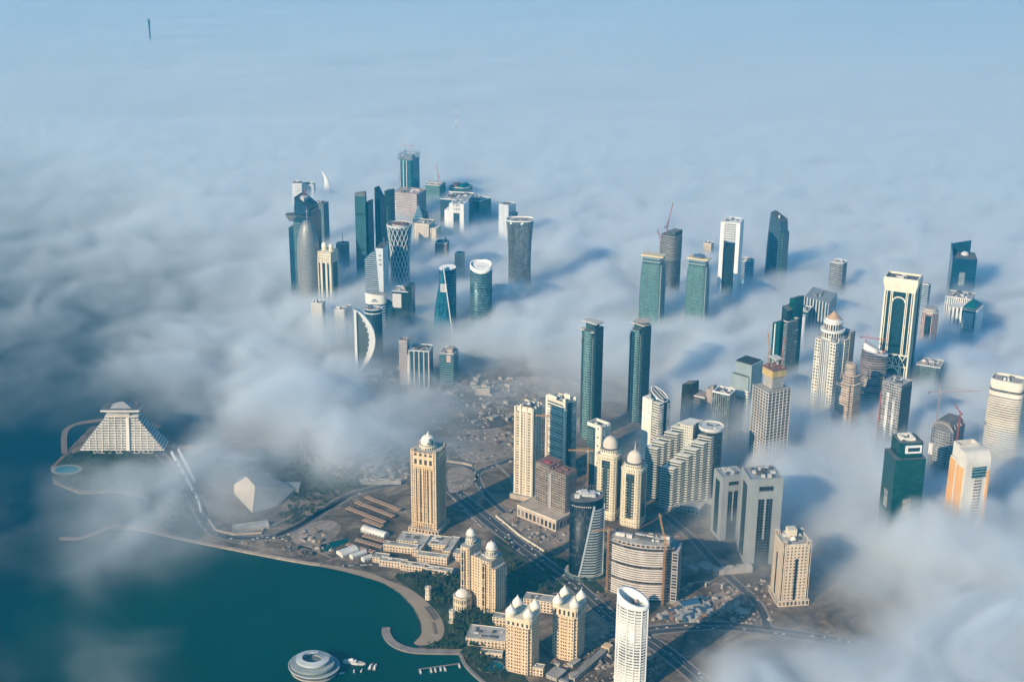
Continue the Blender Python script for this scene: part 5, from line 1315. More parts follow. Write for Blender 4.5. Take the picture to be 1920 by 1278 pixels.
def grid_tower():
    t = T('construction_tower', 'square concrete grid tower with open floors and a raised core of yellow formwork', 1437, 872, 722, 30, 40, zb=50, psi=52)
    w, d, h = t.w, t.d, t.h
    t.part('floors', MB((5.4, 4.8)).prism(rect(w * .96, d * .96), 0, h * .99), [grid('open_grid_floors', (.10, .10, .10), (.03, .035, .04), .85, .8, .9, 0, .6), CONC])
    t.part('floor_slabs', MB().bands(rect(w, d), 2, h, 6.0, 1.3, .9), plain('slab_pale', (.52, .50, .47), .9, wear=.25))
    mb = MB()
    for i in range(7): mb.box(-w * .5 + i * w / 6, -d * .5, 0, 1.3, 1.6, h * .99); mb.box(w * .5, -d * .5 + i * d / 6, 0, 1.6, 1.3, h * .99)
    t.part('columns', mb, plain('slab_pale', (.52, .50, .47), .9, wear=.25))
    zc = t.z(680)
    t.part('core', MB((4, 4)).box(w * .05, 0, h, w * .56, d * .5, (zc - h) * .5), CONC)
    t.part('formwork', MB().box(w * .05, 0, h + (zc - h) * .5, w * .64, d * .6, (zc - h) * .32), plain('yellow_formwork', (.55, .40, .16), .8, wear=.3))
    t.part('formwork_deck', MB().box(w * .05, 0, h + (zc - h) * .82, w * .70, d * .66, 2).clutter(w * .6, d * .5, h + (zc - h) * .82 + 2, 16, 88, cx=w * .05, hmax=5), [BROWN, TAN])
    t.part('placing_deck', MB().box(w * .1, 0, zc + 12, w * .5, d * .34, 1.5).bar((-w * .1, 0, zc), (-w * .1, 0, zc + 12), 1.2).bar((w * .25, 0, zc), (w * .25, 0, zc + 12), 1.2).bar((-w * .1, 0, zc), (w * .25, 0, zc + 12), .9).bar((w * .25, 0, zc), (-w * .1, 0, zc + 12), .9), PLANT)
    crane('orange luffing crane on the raised core of the concrete grid tower', t.top(-w * .2, -d * .1, zc - 4), 26, R(100), 34, R(68), YEL)
    crane('red luffing crane on the raised core of the concrete grid tower', t.top(w * .33, d * .1, zc - 4), 24, R(70), 32, R(66), RED)
grid_tower()
def grey_steps():
    t = T('office_block', 'grey-blue stepped block with roof louvres and white window-grid legs, left of the concrete grid tower', 1397, 775, 676, 36, 20, zb=60, psi=32, cat='block')
    w, d, h = t.w, t.d, t.h; G_ = plain('grey_blue_panel', (.30, .37, .38), .5, .1)
    t.part('upper_block', MB().box(w * .04, 0, 0, w * .86, d, h), G_)
    t.part('lower_block', MB().box(-w * .05, -d * .3, 0, w * .9, d * .6, h * .84), G_)
    m = grid('leg_windows', (.66, .68, .66), (.12, .18, .2), .5, .5)
    t.part('window_leg', MB((4, 4.4)).box(-w * .46, -d * .35, 0, w * .16, d * .55, h * .66).box(w * .36, -d * .55, 0, w * .2, d * .2, h * .66), m)
    t.part('window_beam', MB((4, 4.4)).box(-w * .05, -d * .62, h * .58, w * .7, d * .08, h * .05), m)
    mb = MB()
    for i in range(9): mb.box(-w * .36 + i * w * .09, 0, h, w * .035, d * .9, 3); mb.box(-w * .4 + i * w * .09, -d * .45, h * .84, w * .035, d * .25, 2.5)
    t.part('roof_louvres', mb, [PLANTD])
    t.part('glass_front', MB((4, 4)).box(-w * .05, -d * .61, 0, w * .55, 2, h * .56), G_GREY)
grey_steps()
t = simple('office_block', 'dim grey glass slab with a white-rimmed dark roof beside the grey-blue stepped block', 1354, 805, 733, 32, 12, grid('dim_slab', (.34, .38, .37), (.10, .15, .15), .7, 1.0, .3), zb=45, psi=22, cat='block', roofm=PLANTD, roofn=12)
t.part('roof_frame', MB().parapet(rect(t.w * 1.02, t.d * 1.02), t.h, 3, 2.4), WHITE)
t = T('glass_tower', 'black slanted glass fin tower standing behind the brown louvred block', 1291, 790, 714, 22, 12, zb=40, psi=30)
t.part('shaft', MB((4, 4)).loft([(rect(t.w, t.d), 0), ([(x * .85, y) for x, y in rect(t.w, t.d)], lambda x, y: t.h * .98 + x * .3)]), [gl('black_glass', (.02, .03, .035), 1.0, .9, (.03, .03, .03)), ROOFD])
t.part('notched_screen', MB().box(t.w * .15, -t.d * .3, t.h * .9, t.w * .5, 2, t.h * .12), PLANTD)
t = simple('office_block', 'brown block with a louvred roof and pinkish stair shaft by the black fin tower', 1308, 792, 738, 34, 12, grid('brown_floors', (.26, .23, .21), (.07, .07, .07), 1.0, .6, .5), zb=40, psi=24, cat='block', roofn=0)
mb = MB()
for i in range(7): mb.box(-t.w * .4 + i * t.w * .13, 0, t.h + .1, t.w * .06, t.d, 3)
t.part('roof_louvres', mb, plain('louvre_pale', (.60, .52, .44)))
t.part('stair_shaft', MB((3, 4)).box(t.w * .62, t.d * .1, 0, t.w * .3, t.d * .7, t.z(722)).box(t.w * .78, 0, 0, 4, t.d * .5, t.z(716)), plain('stair_pink', (.40, .33, .29)))

def round_right():
    t = T('apartment_tower', 'cream tower wrapped in close horizontal balcony bands with a recessed crown, at the right edge', 1872, 862, 712, 60, 8, zb=60, psi=10)
    w, d, h = t.w, t.w * .72, t.h; P = ell(w, d, 36, e=4)
    B_ = plain('band_cream', (.72, .66, .54), .7)
    t.part('shaft', MB((4, 4)).prism(P, 0, h * .93), [grid('band_glass', (.30, .29, .26), (.07, .10, .12), .9, .8), ROOF])
    t.part('balcony_bands', MB().bands(P, 2, h * .86, 4.8, 2.4, 1.8), B_)
    t.part('crown_band', MB((3, 4)).prism(grow(P, 1.5), h * .87, h * .91, bottom=True).prism(grow(P, -1), h * .91, h * .955).prism(grow(P, 1.0), h * .955, h * 1.0, bottom=True), [B_, ROOF])
    t.part('roof_wall', MB().parapet(grow(P, 1.0), h, 4, 3), B_)
    t.part('roof_plant', MB().clutter(w * .5, d * .5, h, 9, 14, hmax=6), [PLANTD, PLANT])
round_right()
def arch_construction():
    t = T('construction_tower', 'unfinished tower wrapped in scaffold with a curved ribbed crown, dim behind the orange tower', 1768, 885, 780, 40, 14, zb=60, psi=24)
    w, d, h = t.w, t.d * 1.6, t.h
    m = grid('scaffold_floors', (.24, .25, .25), (.07, .09, .10), .6, .6, .8, 0, .9)
    t.part('shaft', MB((4, 4)).prism(cham(w, d, w * .12), 0, h * .9), [m, CONCD])
    mb = MB(); q = 10
    for y in (-d * .45, -d * .2, 0, d * .2, d * .45):
        for i in range(q):
            a, b = math.pi * i / q, math.pi * (i + 1) / q
            f = lambda a: (math.cos(a) * w * .46, y, h * .88 + math.sin(a) * h * .085); mb.bar(f(a), f(b), 2.2)
    t.part('crown_ribs', mb, CONC)
    t.part('crown_infill', MB().loft([(rect(w * .85, d * .9), h * .9), (rect(w * .55, d * .8), h * .98)]), CONCD)
    t.part('pale_panel', MB((4, 4)).box(-w * .38, -d * .5, h * .55, w * .2, 3, h * .14), PLANT)
    t.part('centre_frame', MB((3, 4)).box(0, -d * .5, 0, w * .4, 3, h * .88), grid('centre_scaffold', (.33, .34, .33), (.08, .1, .1), .6, .6, .8, 0))
    crane('red and white crane with a long level jib reaching right over the scaffold-wrapped tower', t.top(-w * .55, 0, 0), t.z(742), R(4), 78, 0, plain('faded_crane', (.42, .30, .30), .6), t=1.7)
    crane('short red crane at the right shoulder of the scaffold-wrapped tower', t.top(w * .56, -d * .2, 0), t.z(765), R(110), 20, R(30), RED)
arch_construction()
def dark_green():
    t = T('office_tower', 'dark green glass tower with a white framed window near its top', 1684, 975, 822, 54, 22, zb=60, psi=-24)
    w, d, h = t.w, t.d, t.h
    m = gl('bottle_green_glass', (.004, .085, .08), 1.0, .97, (.01, .09, .085), .2)
    t.part('shaft', MB((6, 4)).prism(rect(w, d), 0, h * .86), [m, ROOFD])
    t.part('upper_shaft', MB((6, 4)).prism(cham(w * .78, d * .86, 4, w * .04, d * .04), h * .86, h), [m, ROOFD])
    t.part('framed_window', MB().box(w * .08, -d * .42, h * .91, w * .52, 3, h * .07), WHITE)
    t.part('window_pane', MB((4, 3)).box(w * .08, -d * .42 - 1.6, h * .928, w * .38, 1.2, h * .035), G_DARK)
    t.part('roof_frame', MB().parapet(rect(w * .42, d * .5, 0, d * .05), h, 5, 4).box(-w * .2, 0, h, w * .1, d * .3, 6), DOME)
    t.part('pale_square', MB((3, 3)).box(w * .0, -d * .5, h * .32, w * .26, 1.4, h * .16).box(-w * .5, 0, h * .36, 1.4, d * .3, h * .16), grid('pale_square', (.62, .62, .54), (.5, .5, .45), .8, 1.0))
    t.part('roof_plant', MB().clutter(w * .6, d * .6, h, 7, 5, hmax=4), [PLANTD, STEEL])
dark_green()
def orange_tower():
    t = T('apartment_tower', 'orange and white tower with a scooped white crown, rising from thick fog', 1803, 995, 840, 42, 30, zb=60, psi=-34)
    w, d, h = t.w, t.d, t.h
    W_ = plain('scoop_white', (.64, .61, .54), .65)
    t.part('shaft', MB((4, 4)).prism(rect(w, d), 0, h * .9), [W_, ROOF])
    t.part('orange_panel', MB().box(-w * .5 - .4, -d * .18, 0, 2, d * .40, h * .86).box(-w * .5 - .4, d * .32, 0, 2, d * .34, h * .88).box(w * .44, -d * .5 - .4, 0, w * .1, 2, h * .84), ORANGE)
    t.part('balcony_strip', MB((3, 4.2)).box(w * .05, -d * .5, 0, w * .30, 2.6, h * .78), grid('orange_balconies', (.62, .58, .52), (.10, .11, .12), .7, .5))
    t.part('teal_band', MB((4, 4)).box(w * .05, -d * .5, h * .78, w * .56, 3, h * .10), G_BAND)
    rs = []
    for i in range(7):
        a = math.pi / 2 * i / 6; rs.append((rect(w * 1.0, d * (.55 - .3 * (1 - math.cos(a))), 0, -d * .24 + d * .3 * (1 - math.cos(a)) * .5), h * .9 + h * .11 * math.sin(a)))
    t.part('scooped_crown', MB().loft(rs), W_)
    t.part('scoop_back', MB().parapet(rect(w * .8, d * .42, -w * .05, d * .28), h * .9, h * .13, 2.4), W_)
    t.part('roof_plant', MB().clutter(w * .3, d * .5, h * .9, 8, 5, hmax=8, cy_=d * .25), [PLANT, STEEL])
orange_tower()
# ------------------------------------------------------------------ the far left cluster
simple('office_block', 'white gridded block far behind the cross-topped blue tower, its upper floors above the fog', 560, 362, 342, 18, 6, grid('white_grid', (.68, .68, .66), (.30, .36, .40), .5, .5), psi=16, cat='block', zb=100, roofn=6)
simple('office_block', 'low white block trailing to the right of the gridded white block in the far fog', 579, 358, 344, 22, 4, grid('white_grid', (.68, .68, .66), (.30, .36, .40), .5, .5), psi=10, cat='block', zb=100, roofn=9)
t = T('monument_spire', 'white curved horn-shaped spire tip rising from the far fog', 612, 338, 325, 10, 3, zb=104, psi=15, cat='spire')
t.part('curved_horn', MB().loft([(ell(13 * k, 8 * k, 12, x), z) for k, x, z in ((2.2, 0, 0), (1.5, 2, t.h * .7), (1.0, 0, t.h * .85), (.6, -6, t.h * .95), (.1, -14, t.h * 1.06))]), WHITE)
def tall_teal():
    t = T('construction_tower', 'tall teal glass tower with an open steel crown, above a pinkish concrete block', 768, 362, 292, 27, 15, zb=100, psi=28)
    w, d, h = t.w, t.d, t.h
    t.part('shaft', MB((6, 4)).prism(cham(w, d, 6), 0, h * .96), [gl('far_teal_glass', (.03, .17, .22), .95, .95, (.08, .22, .26), .6), CONCD])
    t.part('vertical_strips', MB().box(-w * .36, -d * .5, 0, 2.4, 2, h * .96).box(-w * .12, -d * .5, 0, 2.4, 2, h * .96).box(w * .1, -d * .5, 0, 2, 2, h * .96), PLANT)
    mb = MB()
    for z in (.97, 1.0, 1.03): mb.parapet(rect(w * .96, d * .96), h * z, 1.6, 1.6)
    for i in range(6): mb.box(-w * .48 + i * w * .19, -d * .48, h * .96, 1.0, 1.0, h * (.07 + .008 * i)); mb.box(-w * .48 + i * w * .19, d * .48, h * .96, 1.0, 1.0, h * .11)
    for i in range(4): mb.box(w * .48, -d * .48 + i * d * .3, h * .96, 1.0, 1.0, h * .1); mb.box(-w * .48, -d * .48 + i * d * .3, h * .96, 1.0, 1.0, h * .12)
    t.part('steel_crown', mb, plain('crown_steel', (.24, .30, .36), .6))
    t.part('core', MB().box(0, 0, h * .96, w * .5, d * .5, h * .05), CONC)
    crane('pale crane with a level jib on top of the highest far left tower', t.top(w * .1, 0, h * .96), 40, R(178), 40, 0, plain('pale_crane', (.50, .40, .42)))
tall_teal()
t = simple('construction_block', 'wide pinkish concrete frame block at the foot of the highest far left tower', 769, 408, 358, 44, 18, grid('pink_frame', (.56, .46, .43), (.16, .20, .24), .6, .55, .8, 0, .6), psi=24, cat='block', zb=80, wall=PINK, roofm=PINK, roofn=10)
crane('small red crane left of the wide pinkish concrete block', t.top(-t.w * .45, 0, t.h * .6), 44, R(170), 18, 0, RED)
simple('office_block', 'low white louvred block directly in front of the pinkish concrete block', 757, 402, 376, 26, 5, grid('louvre_white', (.72, .73, .72), (.30, .38, .42), 1.0, .45), psi=12, cat='block', zb=85)
t = simple('construction_block', 'small teal block with a pale roof slab beside the steel-crowned teal tower', 817, 372, 344, 26, 12, G_GREEN, psi=22, cat='block', zb=85, roofn=9)
t.part('roof_slab', MB().box(0, 0, t.h + 4, t.w * 1.1, t.d * .5, 2), PLANT)
crane('thin luffing crane above the small teal block with the pale roof slab', t.top(t.w * .2, 0, t.h), 24, R(120), 36, R(72), plain('rose_crane', (.55, .30, .30)))
t = simple('office_block', 'dark teal domed block with a brown roof patch, farthest right of the far left cluster', 864, 366, 348, 36, 14, G_TEAL, psi=20, cat='block', zb=85, shape='cham', roofn=10)
t.part('roof_dome', MB().dome(t.w * .5, t.d * .8, t.h, 10, t.w * .2), TEALP)
t.part('brown_roof', MB().box(-t.w * .25, 0, t.h, t.w * .3, t.d * .6, 5), BROWN)
t = simple('office_block', 'long teal glass block with a pale roof edge behind the white portal block', 858, 418, 368, 50, 14, G_BLUE, psi=14, cat='block', zb=75, roofn=14, parapet=2.5)
simple('office_block', 'teal glass wing with a cluttered roof to the right of the white portal block', 897, 402, 372, 26, 22, G_TEAL, psi=40, cat='block', zb=75, roofn=16)
def portal():
    t = T('office_block', 'bright white portal block with a dark glass centre, in front of the long teal block', 861, 424, 378, 27, 10, zb=80, psi=16, cat='block')
    w, d, h = t.w, t.d, t.h
    t.part('frame_leg', MB().box(-w * .36, 0, 0, w * .28, d, h).box(w * .36, 0, 0, w * .28, d, h), WHITE)
    t.part('beam', MB((3, 9)).box(0, 0, h * .80, w * .46, d * 1.0, h * .19), grid('beam_slots', (.78, .78, .74), (.12, .18, .22), .4, .7))
    t.part('glass_core', MB((4, 4)).box(0, 0, 0, w * .44, d * .9, h * .8), G_BLUE)
    t.part('low_wing', MB().box(-w * .66, -d * .1, 0, w * .34, d * .8, h * .86), WHITE)
    t.part('roof_plant', MB().clutter(w * .8, d * .8, h, 7, 4, hmax=4), [PLANT, PLANTD])
portal()
t = simple('office_tower', 'white tower with a balcony column and blue right side, behind the silver waisted tower', 951, 432, 382, 18, 14, grid('white_column', (.70, .74, .76), (.20, .30, .38), .4, .6), psi=36, zb=90, roofn=5)
t.part('blue_side', MB((4, 4)).box(t.w * .62, 0, 0, t.w * .3, t.d * .8, t.h * .86), G_BLUE)
def waisted(name, label, x, yb, yt, wl, waist, mats, lattice, wb=1.0):
    t = T(name, label, x, yb, yt, wl, 0.01, zb=ZF - 10, psi=0)
    w, h = t.w, t.h
    ks = []
    for i in range(25):
        z = i / 24; k = waist + (1 - waist) * ((z - .5) / .5) ** 2 if z > .5 else waist + (wb - waist) * ((.5 - z) / .5) ** 2
        ks.append((z, k))
    if lattice:
        t.part('glass_shaft', MB((3, 4)).loft([(ell(w * k, w * k, 36), z * h) for z, k in ks], smooth=True), mats)
        mb = MB(); n = 16
        rad = lambda z: w / 2 * (waist + (1 - waist) * ((z - .5) / .5) ** 2 if z > .5 else waist + (wb - waist) * ((.5 - z) / .5) ** 2) + .8
        for i in range(n):
            for sgn in (-1, 1):
                st = 28; p0 = None
                for k in range(st + 1):
                    z = k / st; a = 2 * math.pi * i / n + sgn * z * math.pi * 1.0
                    p = (rad(z) * math.cos(a), rad(z) * math.sin(a), z * h)
                    if p0: mb.bar(p0, p, 1.15)
                    p0 = p
        t.part('diagonal_lattice', mb, plain('lattice_white', (.70, .76, .76), .6))
        t.part('crown_ring', MB().parapet(ell(w * 1.03, w * 1.03, 32), h - 2, 5, 2), PLANT)
        t.part('roof_deck', MB().prism(ell(w * .6, w * .6, 24), h, h + 3).clutter(w * .4, w * .4, h + 3, 6, 4, hmax=3), [PLANT, BROWN])
    else:
        P = ell(w, w * .72, 36, e=3.2)
        t.part('glass_shaft', MB((2.4, 4)).loft([(sc(P, k), z * h) for z, k in ks], smooth=True), mats)
        t.part('roof_rim', MB().parapet(P, h - .1, 3, 1.5), WHITE)
        t.part('roof_plant', MB().clutter(w * .6, w * .4, h, 8, 4, hmax=2.5), [PLANT, PLANTD])
    return t
waisted('office_tower', 'silver reflective tower with a narrow waist and flat roof, rightmost of the left cluster', 974, 522, 412, 51, .83, [grid('silver_glass', (.20, .22, .23), (.17, .20, .21), .9, .82, .12, .85, 1.1), ROOF], False, .98)
waisted('office_tower', 'dark glass tower wrapped in a white diagonal lattice, narrowing at the waist', 751, 525, 421, 46, .74, [G_DARK, ROOFD], True, .86)
def bullet():
    t = T('office_tower', 'silver bullet-shaped round tower with a spire, in front of the blue cross-topped tower', 581, 545, 440, 42, 0.01, zb=ZF - 25, psi=0)
    w, h = t.w, t.h
    rs = [(ell(w * .98, w * .98, 36), 0), (ell(w, w, 36), h * .35), (ell(w, w, 36), h * .75)]
    top = t.z(412) 
    for i in range(1, 13):
        a = math.pi / 2 * i / 12; rs.append((ell(w * max(.03, math.cos(a) ** .9), w * max(.03, math.cos(a) ** .9), 36), h * .75 + (top - h * .75) * math.sin(a)))
    t.part('round_shaft', MB((1.6, 3.2)).loft(rs, smooth=True), [grid('silver_screen', (.30, .30, .29), (.22, .23, .23), .8, .7, .4, .5, .3, .42, .05), SILVER])
    t.part('spire', MB().bar((0, 0, top - 3), (0, 0, t.z(388)), 2.2, w2=.5), SILVER)
    t.part('spire_ornament', MB().bar((-3.5, 0, t.z(396)), (3.5, 0, t.z(396)), 1.6), COPPER)
bullet()
def crown_blue():
    t = T('skyscraper', 'dark blue tower with a jagged peak and flared disc behind the silver bullet tower', 576, 515, 392, 40, 17, zb=ZF - 15, psi=22)
    w, d, h = t.w, t.d * 1.3, t.h
    m = gl('crown_blue_glass', (.006, .06, .12), .9, .9, (.01, .07, .12), .35)
    t.part('shaft', MB((4, 4)).prism(rect(w * .72, d, w * .12), 0, h * .96), [m, ROOFD])
    t.part('lower_wing', MB((4, 4)).loft([(rect(w * .34, d * .8, -w * .38), 0), (rect(w * .34, d * .8, -w * .38), lambda x, y: t.z(420) + x * .1)]), [m, ROOFD])
    t.part('banded_bay', MB((4, 4)).box(-w * .08, -d * .5, 0, w * .35, 4, h * .9), G_BAND)
    t.part('peaked_crown', MB((4, 4)).loft([(rect(w * .66, d * .8, w * .1), h * .96), (rect(w * .66, d * .8, w * .1), lambda x, y: t.z(372) - x * .75)]), [m, ROOFD])
    t.part('stepped_crown', MB((4, 4)).box(w * .36, 0, h * .95, w * .22, d * .7, h * .07).box(-w * .24, 0, h * .95, w * .14, d * .6, h * .1), m)
    t.part('flared_disc', MB().loft([(ell(w * .55, w * .4, 24, -w * .30, -d * .3), h * .90), (ell(w * .80, w * .6, 24, -w * .30, -d * .3), h * .95), (ell(w * .82, w * .62, 24, -w * .30, -d * .3), h * .965)], bottom=True), [STEEL, ROOFD])
    t.part('roof_scaffold', MB().clutter(w * .3, d * .4, t.z(378), 8, 3, hmax=12, cx=-w * .02), [BROWN, PLANT])
    t.part('top_platform', MB().box(0, 0, t.z(376) , w * .2, d * .4, 10).prism(ell(w * .34, w * .3, 16), t.z(376) + 10, t.z(376) + 12, bottom=True), PLANT)
    crane('crane on the peak of the jagged blue tower behind the silver bullet', t.top(w * .02, 0, t.z(378)), 22, R(30), 14, R(60), RED)
    q = simple('construction_block', 'dark roof frame of an unfinished block just right of the jagged blue tower', 603, 405, 380, 18, 10, grid('dark_open_frame', (.14, .20, .22), (.03, .07, .09), .5, .5, .8), psi=28, cat='block', zb=150, wall=CONCD, roofm=CONCD, roofn=12)
crown_blue()
def cream_double():
    t = T('apartment_tower', 'cream tower with dark glass slots and two little domes beside the silver bullet tower', 617, 550, 466, 26, 14, zb=ZF - 30, psi=28)
    w, d, h = t.w, t.d, t.h
    t.part('glass_shaft', MB((4, 4)).prism(rect(w * .94, d * .96), 0, h * .96), [gl('slot_glass', (.01, .05, .07), .9, .9, (.02, .05, .06)), ROOF])
    C_ = grid('cream_strip_holes', (.78, .70, .54), (.20, .18, .15), .4, .45)
    mb = MB((2.4, 4))
    for u in (-.45, -.2, .15, .43): mb.box(u * w, -d * .49, 0, w * .14, 4, h * .9)
    for u in (-.4, .4): mb.box(w * .48, u * d, 0, 3, d * .12, h * .92)
    t.part('cream_strips', mb, C_)
    t.part('upper_storeys', MB((3.6, 5)).box(0, 0, h * .82, w * 1.0, d * 1.02, h * .16), grid('double_upper', (.76, .67, .50), (.15, .14, .12), .4, .5))
    for u, r in ((-.22, .36), (.26, .28)):
        q = t.part('drum', MB((3, 4)).prism(ell(w * r, w * r, 16, u * w, 0), h * .98, h * 1.03), [CREAM2, ROOF]); t.part('dome', MB().dome(w * r, w * r, h * 1.03, w * r * .75, u * w, 0, onion=True, n=16), DOME, q)
cream_double()
t = simple('construction_tower', 'faint unfinished tower with a thin mast, fading into fog right of the cream twin-domed tower', 643, 482, 455, 17, 8, grid('faint_frame', (.24, .26, .27), (.10, .13, .16), .6, .6), zb=85, roofm=CONCD, roofn=5)
t.part('mast', MB().bar((0, 0, t.h), (0, 0, t.h + 26), 1.4), STEEL)
t = simple('glass_tower', 'tall banded teal glass slab with a pale lit face, left of two dark blades', 680, 508, 366, 19, 3, gl('slab_band_glass', (.07, .20, .23), .95, .5, (.03, .10, .12), .6), psi=12, zb=ZF - 10, roofn=0, parapet=0)
t.part('dark_cap', MB().loft([(rect(t.w, t.d), t.h - .1), (rect(t.w, t.d * .6), lambda x, y: t.h + 8 + x * .2)]), ROOFD)
t.part('dark_belt', MB().box(0, -t.d * .5, t.h * .83, t.w * 1.02, 2, 2).box(0, -t.d * .5, t.h * .5, t.w * 1.02, 2, 3), G_DARK)
def blade(label, x, yb, yt, wl, wr, slope, zb=ZF - 10):
    t = T('glass_tower', label, x, yb, yt, wl, wr, zb=zb, psi=35)
    t.part('shaft', MB((4, 4)).loft([(rect(t.w, t.d), 0), (rect(t.w, t.d), lambda x, y: t.h * .96 + x * slope)]), [gl('blade_glass', (.008, .06, .09), 1.0, .85, (.012, .06, .08), .4), G_DARK])
    t.part('ledge', MB().box(0, -t.d * .5, t.h * .45, t.w, 1.6, 1.6), STEEL)
    t.part('edge_line', MB().bar((0, -t.d * .5 - .5, t.h * .5), (0, -t.d * .5 - .5, t.h * .8), .9), STEEL)
blade('dark glass blade tower with a rising slanted top, touching the lit banded slab', 694, 505, 372, 8, 10, 1.2)
blade('dark glass blade tower with a sharp left peak, second from the banded slab', 715, 495, 352, 10, 9, -1.6)
blade('dark flat-topped glass blade tower directly left of the highest teal tower', 733, 480, 348, 9, 10, .2)
def fin_tower():
    t = T('office_tower', 'striped glass tower with a pale curved wing wall, in front of the lattice tower', 708, 552, 462, 34, 10, zb=ZF - 20, psi=14)
    w, d, h = t.w, t.d, t.h
    t.part('shaft', MB((4, 4)).loft([(rect(w * .78, d, -w * .12), 0), (rect(w * .78, d, -w * .12), lambda x, y: h * .93 + x * .55)]), [G_STRIP, plain('fin_roof', (.20, .30, .34))])
    rs = []
    for i in range(9): z = i / 8; rs.append((rect(w * (.10 + .30 * z), d * 1.02, w * (.42 - .12 * z), 0), z * h * 1.02))
    t.part('wing_wall', MB().loft(rs), [plain('wing_wall_grey', (.60, .64, .66), .6), PLANTD])
    t.part('wing_slots', MB().box(w * .33, -d * .52, h * .80, w * .12, 1.5, 2.4).box(w * .33, -d * .52, h * .86, w * .12, 1.5, 2.4).box(w * .33, -d * .52, h * .92, w * .12, 1.5, 2.4), PLANTD)
    t.part('antenna', MB().bar((w * .42, 0, h * 1.0), (w * .42, 0, h * 1.13), 1.2), STEEL)
fin_tower()
def logo_block():
    t = T('office_block', 'round-fronted white block with a blue emblem on its curved forehead, below the striped wing tower', 706, 606, 548, 38, 6, zb=ZF - 40, psi=8, cat='block')
    w, d, h = t.w, t.w * .55, t.h; P = ell(w, d, 32, e=2.6)
    t.part('shaft', MB((5, 5)).prism(P, 0, h * .80, smooth=True), [G_STRIP, ROOF])
    t.part('forehead', MB().loft([(grow(P, .8), h * .80), (grow(P, 1.0), lambda x, y: h * .99 - x * .12)], smooth=False, bottom=True), [plain('forehead_cream', (.78, .76, .66), .6), ROOF])
    E_ = plain('emblem_blue', (.03, .06, .25), .5, wear=0)
    mb = MB()
    y = -d * .5 - 2.0; z = h * .87
    for a, b in (((-6, 0), (-2, 3.4)), ((-2, 3.4), (2, 0)), ((-1, 1), (2, 4)), ((2, 4), (6, 0)), ((-8, -2), (8, -2))): mb.bar((a[0] - 2, y, z + a[1]), (b[0] - 2, y, z + b[1]), .9)
    t.part('emblem', mb, E_)
    t.part('teal_dome', MB((5, 4)).dome(w * .9, d * 1.4, h * .55, h * .28, w * .45, d * .6, m=0), G_TEAL)
    t.part('teal_wing', MB((5, 4)).prism(ell(w * .9, d * 1.4, 24, w * .45, d * .6), 0, h * .55), [G_TEAL, ROOF])
    t.part('roof_plant', MB().clutter(w * .6, d * .5, h * .93, 8, 3, hmax=4, cx=w * .2), [PLANT, STEEL])
logo_block()
t = simple('office_block', 'teal block with a blank pale billboard wall, right of the round-fronted emblem block', 755, 598, 542, 30, 8, G_DARK, psi=14, cat='block', zb=ZF - 40, roofn=4)
t.part('blank_wall', MB().box(-t.w * .2, -t.d * .5, t.h * .68, t.w * .55, 2, t.h * .28), PLANT)
t.part('side_slab', MB((4, 4)).box(t.w * .52, 0, 0, t.w * .34, t.d * .9, t.h * 1.1), G_DARK)
t = simple('hotel_block', 'low cream block with arched windows just above the fog, right of the lattice tower', 796, 440, 416, 28, 12, grid('cream_arches', (.74, .66, .54), (.26, .24, .22), .45, .6), psi=20, cat='block', zb=88, roofn=8, wall=CREAM2)
t.part('lower_wing', MB((4, 4)).box(t.w * .7, 0, 0, t.w * .5, t.d * .8, t.h * .9), grid('cream_arches', (.74, .66, .54), (.26, .24, .22), .45, .6))
t = T('glass_tower', 'small pale blue glass pyramid tip behind the low cream block', 789, 415, 392, 20, 6, zb=92, psi=16)
t.part('pyramid', MB((4, 4)).loft([(rect(t.w, t.d * 1.6), 0), (rect(t.w, t.d * 1.6), t.h * .8), (rect(1, 1, -t.w * .2), t.h * 1.1)]), G_BLUE)
t.part('side_block', MB((4, 4)).box(t.w * .3, 0, 0, t.w * .4, t.d, t.h * .92), G_DARK)
t = simple('construction_block', 'tiny dark roof frame with an upright panel, alone in the fog', 829, 462, 453, 22, 5, CONCD, psi=12, cat='block', zb=95, roofm=CONCD, roofn=9)
t.part('upright_panel', MB().box(t.w * .3, 0, t.h, t.w * .2, 2, 12), STEEL)
simple('rooftop_block', 'tiny beige rooftop just breaking the fog above the round dotted tower', 862, 480, 474, 14, 5, TAN, psi=18, cat='block', zb=104, roofn=3)
simple('rooftop_block', 'tiny white rooftop just breaking the fog left of the white portal tower', 1329, 458, 455, 14, 5, TAN, psi=18, cat='block', zb=106, roofn=5)
